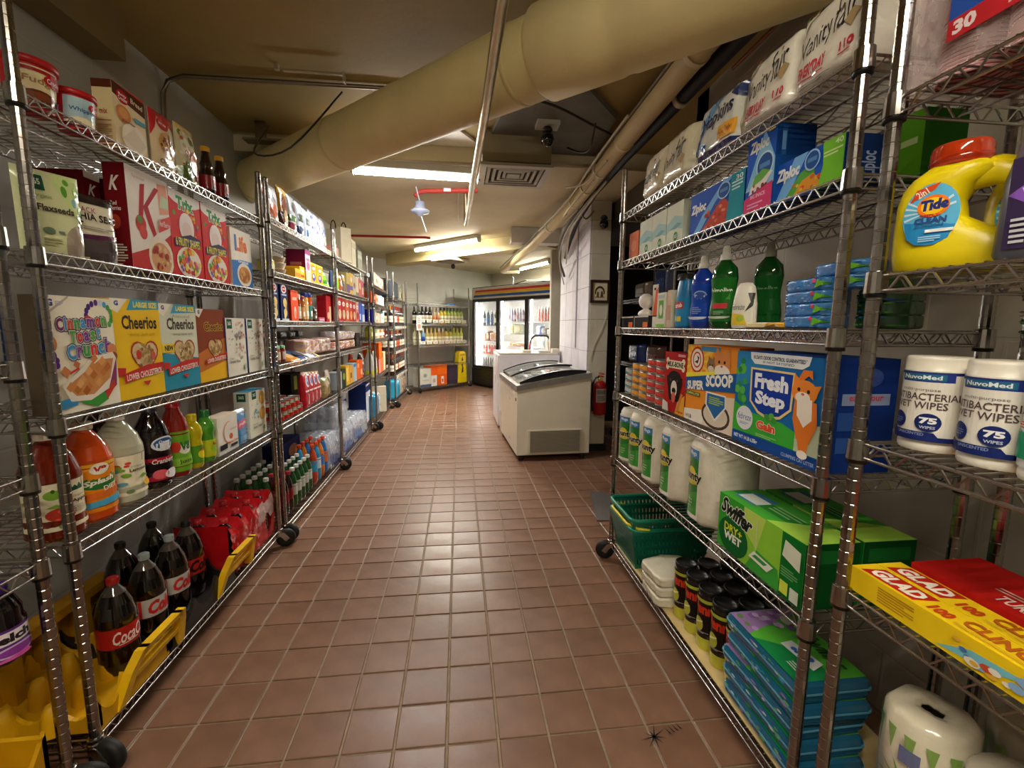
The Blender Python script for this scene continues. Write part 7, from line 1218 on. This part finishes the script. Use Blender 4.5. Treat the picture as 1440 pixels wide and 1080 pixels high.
m = MB(); m.box(.10, .60, -.012, -.0005, .075, .29, 'cfc7b0', 'enamel'); m.box(.12, .585, -.014, -.0122, .085, .28, '4a463e', 'matte'); kid(m, 'grille_frame', fz)
for i in range(24):
    if i == 0: gm = MB(); gm.box(-.2325, .2325, -.004, 0, 0, .005, 'a39c88', 'enamel'); gme = gm.mesh('grille_slat')
    q = mobj('grille_slat', gme, fz, (.3525, -.0142, .087 + i * .008)); KIDS[fz.name].append(q)
m = MB()
for i in range(34): m.box(.122 + i * .0138, .124 + i * .0138, -.0205, -.0184, .087, .278, '8a8474', 'enamel')
kid(m, 'grille_bars', fz)
for x in (.05, FW - .05):
    for y in (.06, FD - .06): m = MB(); m.lathe([(.022, -.0), (.026, .01), (.026, .035), (.012, .06)], 14, x, y, '1c1a18', 'rubber'); kid(m, 'foot', fz)
m = MB(); m.box(-.004, 0, .05, .075, .55, .58, '1c1a18', 'plastic'); kid(m, 'lock', fz)
m = MB(); m.lathe([(.012, -.003), (.012, 0)], 12, 0, 0, '1c1a18', 'plastic'); t = MB(); t.join(m, Matrix.Translation((0, .4, .13)) @ Matrix.Rotation(-pi / 2, 4, 'Y')); kid(t, 'drain_plug', fz)
# white cabinet behind it
m = MB(); m.cbox(0, .74, 0, .75, .03, .88, .008, 'dedbe0', 'enamel'); single(m, 'white_cabinet', 'plain white cabinet standing behind the ice cream freezer', 'cabinet', None, (.455, 5.25, 0)); 
m = MB(); m.cbox(.02, .72, -.002, .74, 0, .022, .004, 'cfcbc0', 'enamel'); single(m, 'counter_board', 'pale board lying on the white cabinet', 'board', None, (.455, 5.26, .882))
for i, (x, w_, h, c) in enumerate(((.3, .1, .03, 'e0d8c0'), (.5, .14, .022, 'c9c2b4'), (.66, .08, .045, 'd9cfc0'))): single(MB().box(0, w_, 0, .1, 0, h, c, 'card'), 'paper_stack', 'small pale paper stack on the white cabinet, %s from the left' % ORD[i], 'paper', 'paper stacks on the white cabinet', (.455 + x, 5.3, .906))
# hand truck
ht = root('hand_truck', 'red and black hand truck parked before the drinks cooler', 'trolley'); ht.location = (1.17, 6.6, 0); ht.rotation_euler.z = -.5
for s in (-1, 1):
    m = MB(); m.tube([(s * .16, 0, .08), (s * .16, .05, .8), (s * .15, .08, .98)], .014, 8, 'a8201c', 'painted'); kid(m, 'rail', ht)
    m = MB(); m.lathe([(.02, -.02), (.08, -.02), (.095, 0), (.08, .02), (.02, .02)], 20, 0, 0, '141312', 'rubber'); t = MB(); t.join(m, Matrix.Translation((s * .2, .06, .098)) @ Matrix.Rotation(pi / 2, 4, 'Y')); kid(t, 'wheel', ht)
m = MB(); m.tube([(-.15, .08, .97), (-.14, .10, 1.04), (-.09, .115, 1.08), (.09, .115, 1.08), (.14, .10, 1.04), (.15, .08, .97)], .016, 8, '1c1a1a', 'rubber'); kid(m, 'handle', ht)
for z in (.3, .55, .8): m = MB(); m.tube([(-.16, .03 + z * .04, z), (.16, .03 + z * .04, z)], .011, 6, 'a8201c', 'painted'); kid(m, 'crossbar', ht)
m = MB(); m.box(-.18, .18, -.2, .0, .012, .022, '8a1a18', 'painted'); kid(m, 'toe_plate', ht)

# ------------------------------------------------------------------ drinks cooler
ck = root('drinks_cooler', 'black three door glass drinks cooler with striped header', 'cooler'); ck.location = (.28, 9.22, 0); ck.rotation_euler.z = radians(-55.5)
CW, CD, CH = 2.45, .72, 1.97; BL = '16130f'
m = MB(); m.box(0, .04, 0, CD, .02, CH, BL, 'plastic'); m.box(CW - .04, CW, 0, CD, .02, CH, BL, 'plastic'); m.box(.04, CW - .04, 0, CD, 1.72, CH, BL, 'plastic'); m.box(.04, CW - .04, 0, CD, .02, .38, BL, 'plastic'); m.box(.04, CW - .04, CD - .04, CD, .38, 1.72, BL, 'plastic'); kid(m, 'cabinet', ck)
m = MB(); m.box(.041, CW - .041, CD - .05, CD - .041, .381, 1.719, 'e6e6e2', 'enamel'); m.box(.041, .05, .04, CD - .05, .381, 1.719, 'e6e6e2', 'enamel'); m.box(CW - .05, CW - .041, .04, CD - .05, .381, 1.719, 'e6e6e2', 'enamel'); m.box(.05, CW - .05, .04, CD - .05, .381, .39, 'e6e6e2', 'enamel'); kid(m, 'liner', ck)
m = MB(); m.cbox(.01, CW - .01, -.03, 0, 1.74, 1.955, .006, 'cfd0ce', 'enamel'); paint(m, [P('c23a22', (5, 82), (97, 82), (100, 62), (4, 62)), P('e6b62a', (4, 60), (100, 60), (100, 40), (3, 40)), P('2a5fa0', (3, 36), (97, 36), (100, 14), (2, 14))], lambda x, z, e: (CW / 2 + x, -.0304 - e, 1.745 + z), CW - .03, .2, 'glossy_card'); kid(m, 'header_panel', ck)
m = MB(); m.box(0, CW, -.025, -.0005, .04, .37, '1c1813', 'plastic'); kid(m, 'kick_panel', ck)
for i in range(9): m = MB(); m.box(.06, CW - .06, -.038, -.026, .075 + i * .03, .088 + i * .03, '2c2721', 'plastic'); kid(m, 'grille_slat', ck)
dw = (CW - .06) / 3
for k in range(3):
    x0 = .03 + k * dw; x1 = x0 + dw; f = MB()
    f.box(x0, x0 + .045, -.03, -.001, .385, 1.73, BL, 'plastic'); f.box(x1 - .045, x1, -.03, -.001, .385, 1.73, BL, 'plastic'); f.box(x0 + .045, x1 - .045, -.03, -.001, .385, .43, BL, 'plastic'); f.box(x0 + .045, x1 - .045, -.03, -.001, 1.68, 1.73, BL, 'plastic'); dr = kid(f, 'door', ck)
    g = MB(); g.box(x0 + .045, x1 - .045, -.016, -.012, .43, 1.68, 'dfe6e6', 'glass'); q = g.build('pane', dr); h = MB(); h.tube([(x0 + .03, -.05, .9), (x0 + .03, -.05, 1.3)], .008, 8, '3a3632', 'plastic'); q2 = h.build('handle', dr); KIDS[dr.name] = [q, q2]
    t = MB(); t.box(x0 + .05, x0 + .085, .02, .045, .42, 1.69, 'ffffff', 'tube_cooler'); kid(t, 'light_tube', ck)
    l = bpy.data.lights.new('cooler_light', 'AREA'); l.shape = 'RECTANGLE'; l.size = .03; l.size_y = 1.2; l.energy = 12; l.color = (1, .97, .92); lo = bpy.data.objects.new('cooler_light', l); COL.objects.link(lo); lo.parent = ck; lo.location = (x0 + .095, .05, 1.05); lo.rotation_euler = (pi / 2, 0, -.75)
    for zi, z in enumerate((.62, .85, 1.07, 1.30) if k else (.66, .92, 1.22)):
        s = MB(); s.box(x0 + .03, x1 - .03, .05, CD - .08, z - .012, z, 'dcdcd8', 'enamel'); kid(s, 'shelf', ck)
def Ck(o, x, y, z): M = ck.matrix_basis; o.parent = None; o.location = Matrix.Translation(ck.location) @ Matrix.Rotation(ck.rotation_euler.z, 4, 'Z') @ Vector((x, y, z)); o.rotation_euler.z = ck.rotation_euler.z; return o
CKM = {}
def drink(x, y, z, col, cap, lab, h, r_, label, group):
    k = (col, cap, lab, h, r_)
    if k not in CKM:
        m = MB(); m.lathe([(r_ * .9, 0), (r_, h * .03), (r_, h * .62), (r_ * .7, h * .78), (r_ * .35, h * .88), (r_ * .35, h * .92)], 12, 0, 0, col, 'liquid'); m.lathe([(r_ * .4, h * .91), (r_ * .4, h), (.001, h)], 10, 0, 0, cap, 'plastic')
        m.lathe([(r_ * 1.01, h * .2), (r_ * 1.01, h * .5)], 12, 0, 0, lab, 'glossy_card', caps=False); CKM[k] = m.mesh('drink_bottle')
    o = bpy.data.objects.new('drink_bottle', CKM[k]); COL.objects.link(o); tag(o, label, 'bottle', group); Ck(o, x, y, z + .002)
DN = ['left', 'middle', 'right']
def drow(k, z, n, h, r_, cols, what, rows=(.14,)):
    x0 = .03 + k * dw + .11; st = (dw - .18) / n
    for y in rows:
        for i in range(n):
            c = cols[i % len(cols)]; drink(x0 + st * (i + .5), y, z, c[0], c[1], c[2], h, r_, '%s, %s from the left behind the %s cooler door' % (what, ORD[i], DN[k]), what + 's in the cooler, ' + DN[k] + ' door')
drow(0, 1.22, 5, .30, .038, [('2a3a3a', 'c9b98a', 'd9d0b8'), ('14487a', 'c9c9c9', '1a5a9a'), ('1a5a8a', 'd9d0b0', '2a70a8'), ('2a2418', 'b9a05a', 'e6dfc0'), ('4a3a2a', 'c9b98a', 'e0dcd0')], 'sparkling wine bottle')
drow(0, .66, 7, .2, .03, [('c8322a', 'f3f0ea', 'e9e4dc'), ('d9402e', 'f3f0ea', 'c8322a')], 'red and white drink bottle'); drow(0, .39, 8, .22, .026, [('3a3c3e', 'b9b9b9', '5a5c60'), ('5a5c60', 'e0e0e0', '2a2c30')], 'dark beer bottle')
drow(1, 1.30, 8, .24, .026, [('c9a8a8', '6a6a7a', 'b06a6a'), ('8a8aa8', 'b8b8c0', '9a9ab8'), ('7a4a6a', 'c9c9c9', 'd0b0c0')], 'slim drink bottle'); drow(2, 1.30, 8, .25, .027, [('a82a20', 'd9c0b0', 'c8402e'), ('c8502e', 'e0e0d8', 'b02a20'), ('6a2a2a', 'c9b9a0', 'a83a2a')], 'red drink bottle')
drow(2, .85, 6, .21, .036, [('ece6d6', 'f3f3f0', 'e0d0b0'), ('e9e6e0', '4a8ac0', 'a8c8e0')], 'milk bottle')
def cbx(k, z, specs, what):
    x = .03 + k * dw + .11
    for i, (w_, h, c, c2) in enumerate(specs):
        o = one('chilled_pack', pouch(w_, h, .12, c, [E(50, 50, 34, 30, c2)], pillow=True, seed=i), '%s, %s from the left behind the %s cooler door' % (what, ORD[i], DN[k]), 'pack', what + 's behind the ' + DN[k] + ' door'); Ck(o, x + w_ / 2, .1, z + .002); x += w_ + .01
cbx(0, .92, [(.16, .17, 'd9a88a', 'b06a4a'), (.1, .2, '6a2a1c', 'c9b08a'), (.17, .17, 'e0b090', 'c98a6a')], 'peach coloured pack')
cbx(1, 1.07, [(.2, .19, 'c9c9a0', 'd98a3a'), (.2, .18, 'b8c49a', 'e9d9b0')], 'salad bag'); cbx(1, .85, [(.14, .05, 'e09a4a', 'd9702a'), (.14, .05, 'e0a86a', 'c9602a'), (.12, .05, 'd98a3a', 'e9b07a')], 'low orange tray'); cbx(1, .62, [(.16, .15, 'd98a5a', 'c8502a'), (.1, .12, '4a4a6a', '8a8ab0'), (.16, .14, '8ac07a', '5aa03a')], 'mixed produce pack'); cbx(1, .39, [(.1, .12, 'e6c82a', 'd9a01c'), (.1, .12, 'e9d03a', '8aa03a'), (.2, .12, 'd9d4c0', 'c9a07a')], 'yellow pack')
cbx(2, 1.07, [(.12, .16, '3a5ab0', '8aa0d8'), (.12, .12, '4a4440', '8a8078'), (.2, .1, 'd9d4c4', 'c9a07a')], 'dairy pack'); cbx(2, .62, [(.16, .15, 'c8403a', 'e0a090'), (.2, .15, 'd9d0c0', '8a8078')], 'low dairy pack'); cbx(2, .39, [(.2, .15, 'c9c4b0', 'd98a5a'), (.2, .15, 'e0d9c9', 'a83a2a')], 'lowest dairy pack')
m = MB(); m.tube([(1.0, 8.42, 1.975), (1.02, 8.5, 2.1), (.98, 8.62, 2.2)], .006, 5, '2a2622', 'plastic'); m.tube([(1.0, 8.42, 1.98), (1.2, 8.2, 2.04), (1.5, 7.8, 2.0)], .01, 5, '4a463e', 'plastic'); single(m, 'cable', 'dark cable lying over the top of the drinks cooler', 'cable')

# ------------------------------------------------------------------ things on the column and on the floor
ex = root('fire_extinguisher', 'red fire extinguisher hung on the block column', 'extinguisher'); ex.location = (1.335, 4.115, .38)
m = MB(); m.lathe([(.03, 0), (.055, .006), (.062, .02), (.062, .27), (.056, .3), (.035, .325), (.02, .33)], 28, 0, 0, 'a81410', 'enamel'); kid(m, 'cylinder', ex)
m = MB(); paint(m, [R(0, 0, 100, 100, 'b9b4ac'), R(10, 60, 90, 90, '8a8680'), *LINES(14, 10, 86, 50, 5, '6a655e')], cyl(lambda z: .062, 0), .11, .13, 'glossy_card', .012, 0); t = MB(); t.join(m, Matrix.Translation((0, 0, .13))); kid(t, 'label', ex)
m = MB(); m.lathe([(.022, .33), (.022, .36), (.014, .365)], 16, 0, 0, 'b8961c', 'tin'); m.box(-.012, .012, -.07, .03, .372, .384, 'a81410', 'enamel'); m.box(-.012, .012, -.085, .02, .398, .408, 'a81410', 'enamel'); kid(m, 'valve', ex)
m = MB(); m.lathe([(.016, -.008), (.018, 0), (.016, .006)], 14, 0, 0, 'd9c48a', 'tin'); t = MB(); t.join(m, Matrix.Translation((0, -.026, .348)) @ Matrix.Rotation(pi / 2, 4, 'X')); kid(t, 'gauge', ex)
m = MB(); m.tube([(-.01, 0, .37), (-.05, -.01, .36), (-.078, -.01, .3), (-.078, -.005, .12), (-.07, -.005, .04)], .009, 8, '17120f', 'rubber'); kid(m, 'hose', ex); m = MB(); m.tube([(-.066, 0, .2), (.066, 0, .2)], .006, 6, '1c1815', 'steel'); m.box(-.02, .02, .062, .075, .05, .3, 'a81410', 'enamel'); kid(m, 'bracket', ex)
pf = root('picture_frame', 'small square dark framed picture on the block column', 'picture'); pf.location = (1.325, 4.196, 1.445)
m = MB()
for (x0, x1, z0, z1) in ((-.095, .095, 0, .024), (-.095, .095, .19, .214), (-.095, -.071, .024, .19), (.071, .095, .024, .19)): m.box(x0, x1, -.02, 0, z0, z1, '2e1810', 'painted')
kid(m, 'frame', pf); m = MB(); m.box(-.071, .071, -.008, -.001, .024, .19, 'd9cfae', 'card'); paint(m, [E(50, 46, 34, 34, '4a3428', a0=-20, a1=200), E(50, 42, 25, 26, 'd9cfae'), P('6a4a36', (28, 20), (44, 20), (42, 46), (32, 50)), P('5a4030', (54, 20), (74, 20), (70, 50), (60, 54)), R(18, 15, 82, 20, '8a6a50')], lambda x, z, e: (x, -.0085 - e, .024 + z), .142, .166); kid(m, 'picture', pf)
m = MB(); rd = random.Random(2)
for k in range(9):
    a = k * 2 * pi / 9 + .2; L_ = rd.uniform(.025, .05); c_, s_ = cos(a), sin(a); m.add([(-.003 * s_, .003 * c_, .0008), (L_ * c_, L_ * s_, .0008), (.003 * s_, -.003 * c_, .0008)], [(0, 1, 2)], '1a120c', 'matte')
for k in range(4): m.add([(.05 + k * .014, -.01, .0008), (.056 + k * .014, -.014, .0008), (.05 + k * .014, .014, .0008)], [(0, 1, 2)], '1a120c', 'matte')
single(m, 'floor_mark', 'black star shaped scratch mark on the floor tiles', 'mark', None, (.575, 1.14, .0012), .3)
m = MB(); m.prism([(0, 0), (.22, -.02), (.3, .42), (.1, .5)], 0, .006, '5a5652', 'rubber', 'z'); single(m, 'floor_mat', 'corner of a grey floor mat beyond the right hand rack', 'mat', None, (.86, 2.62, .001))
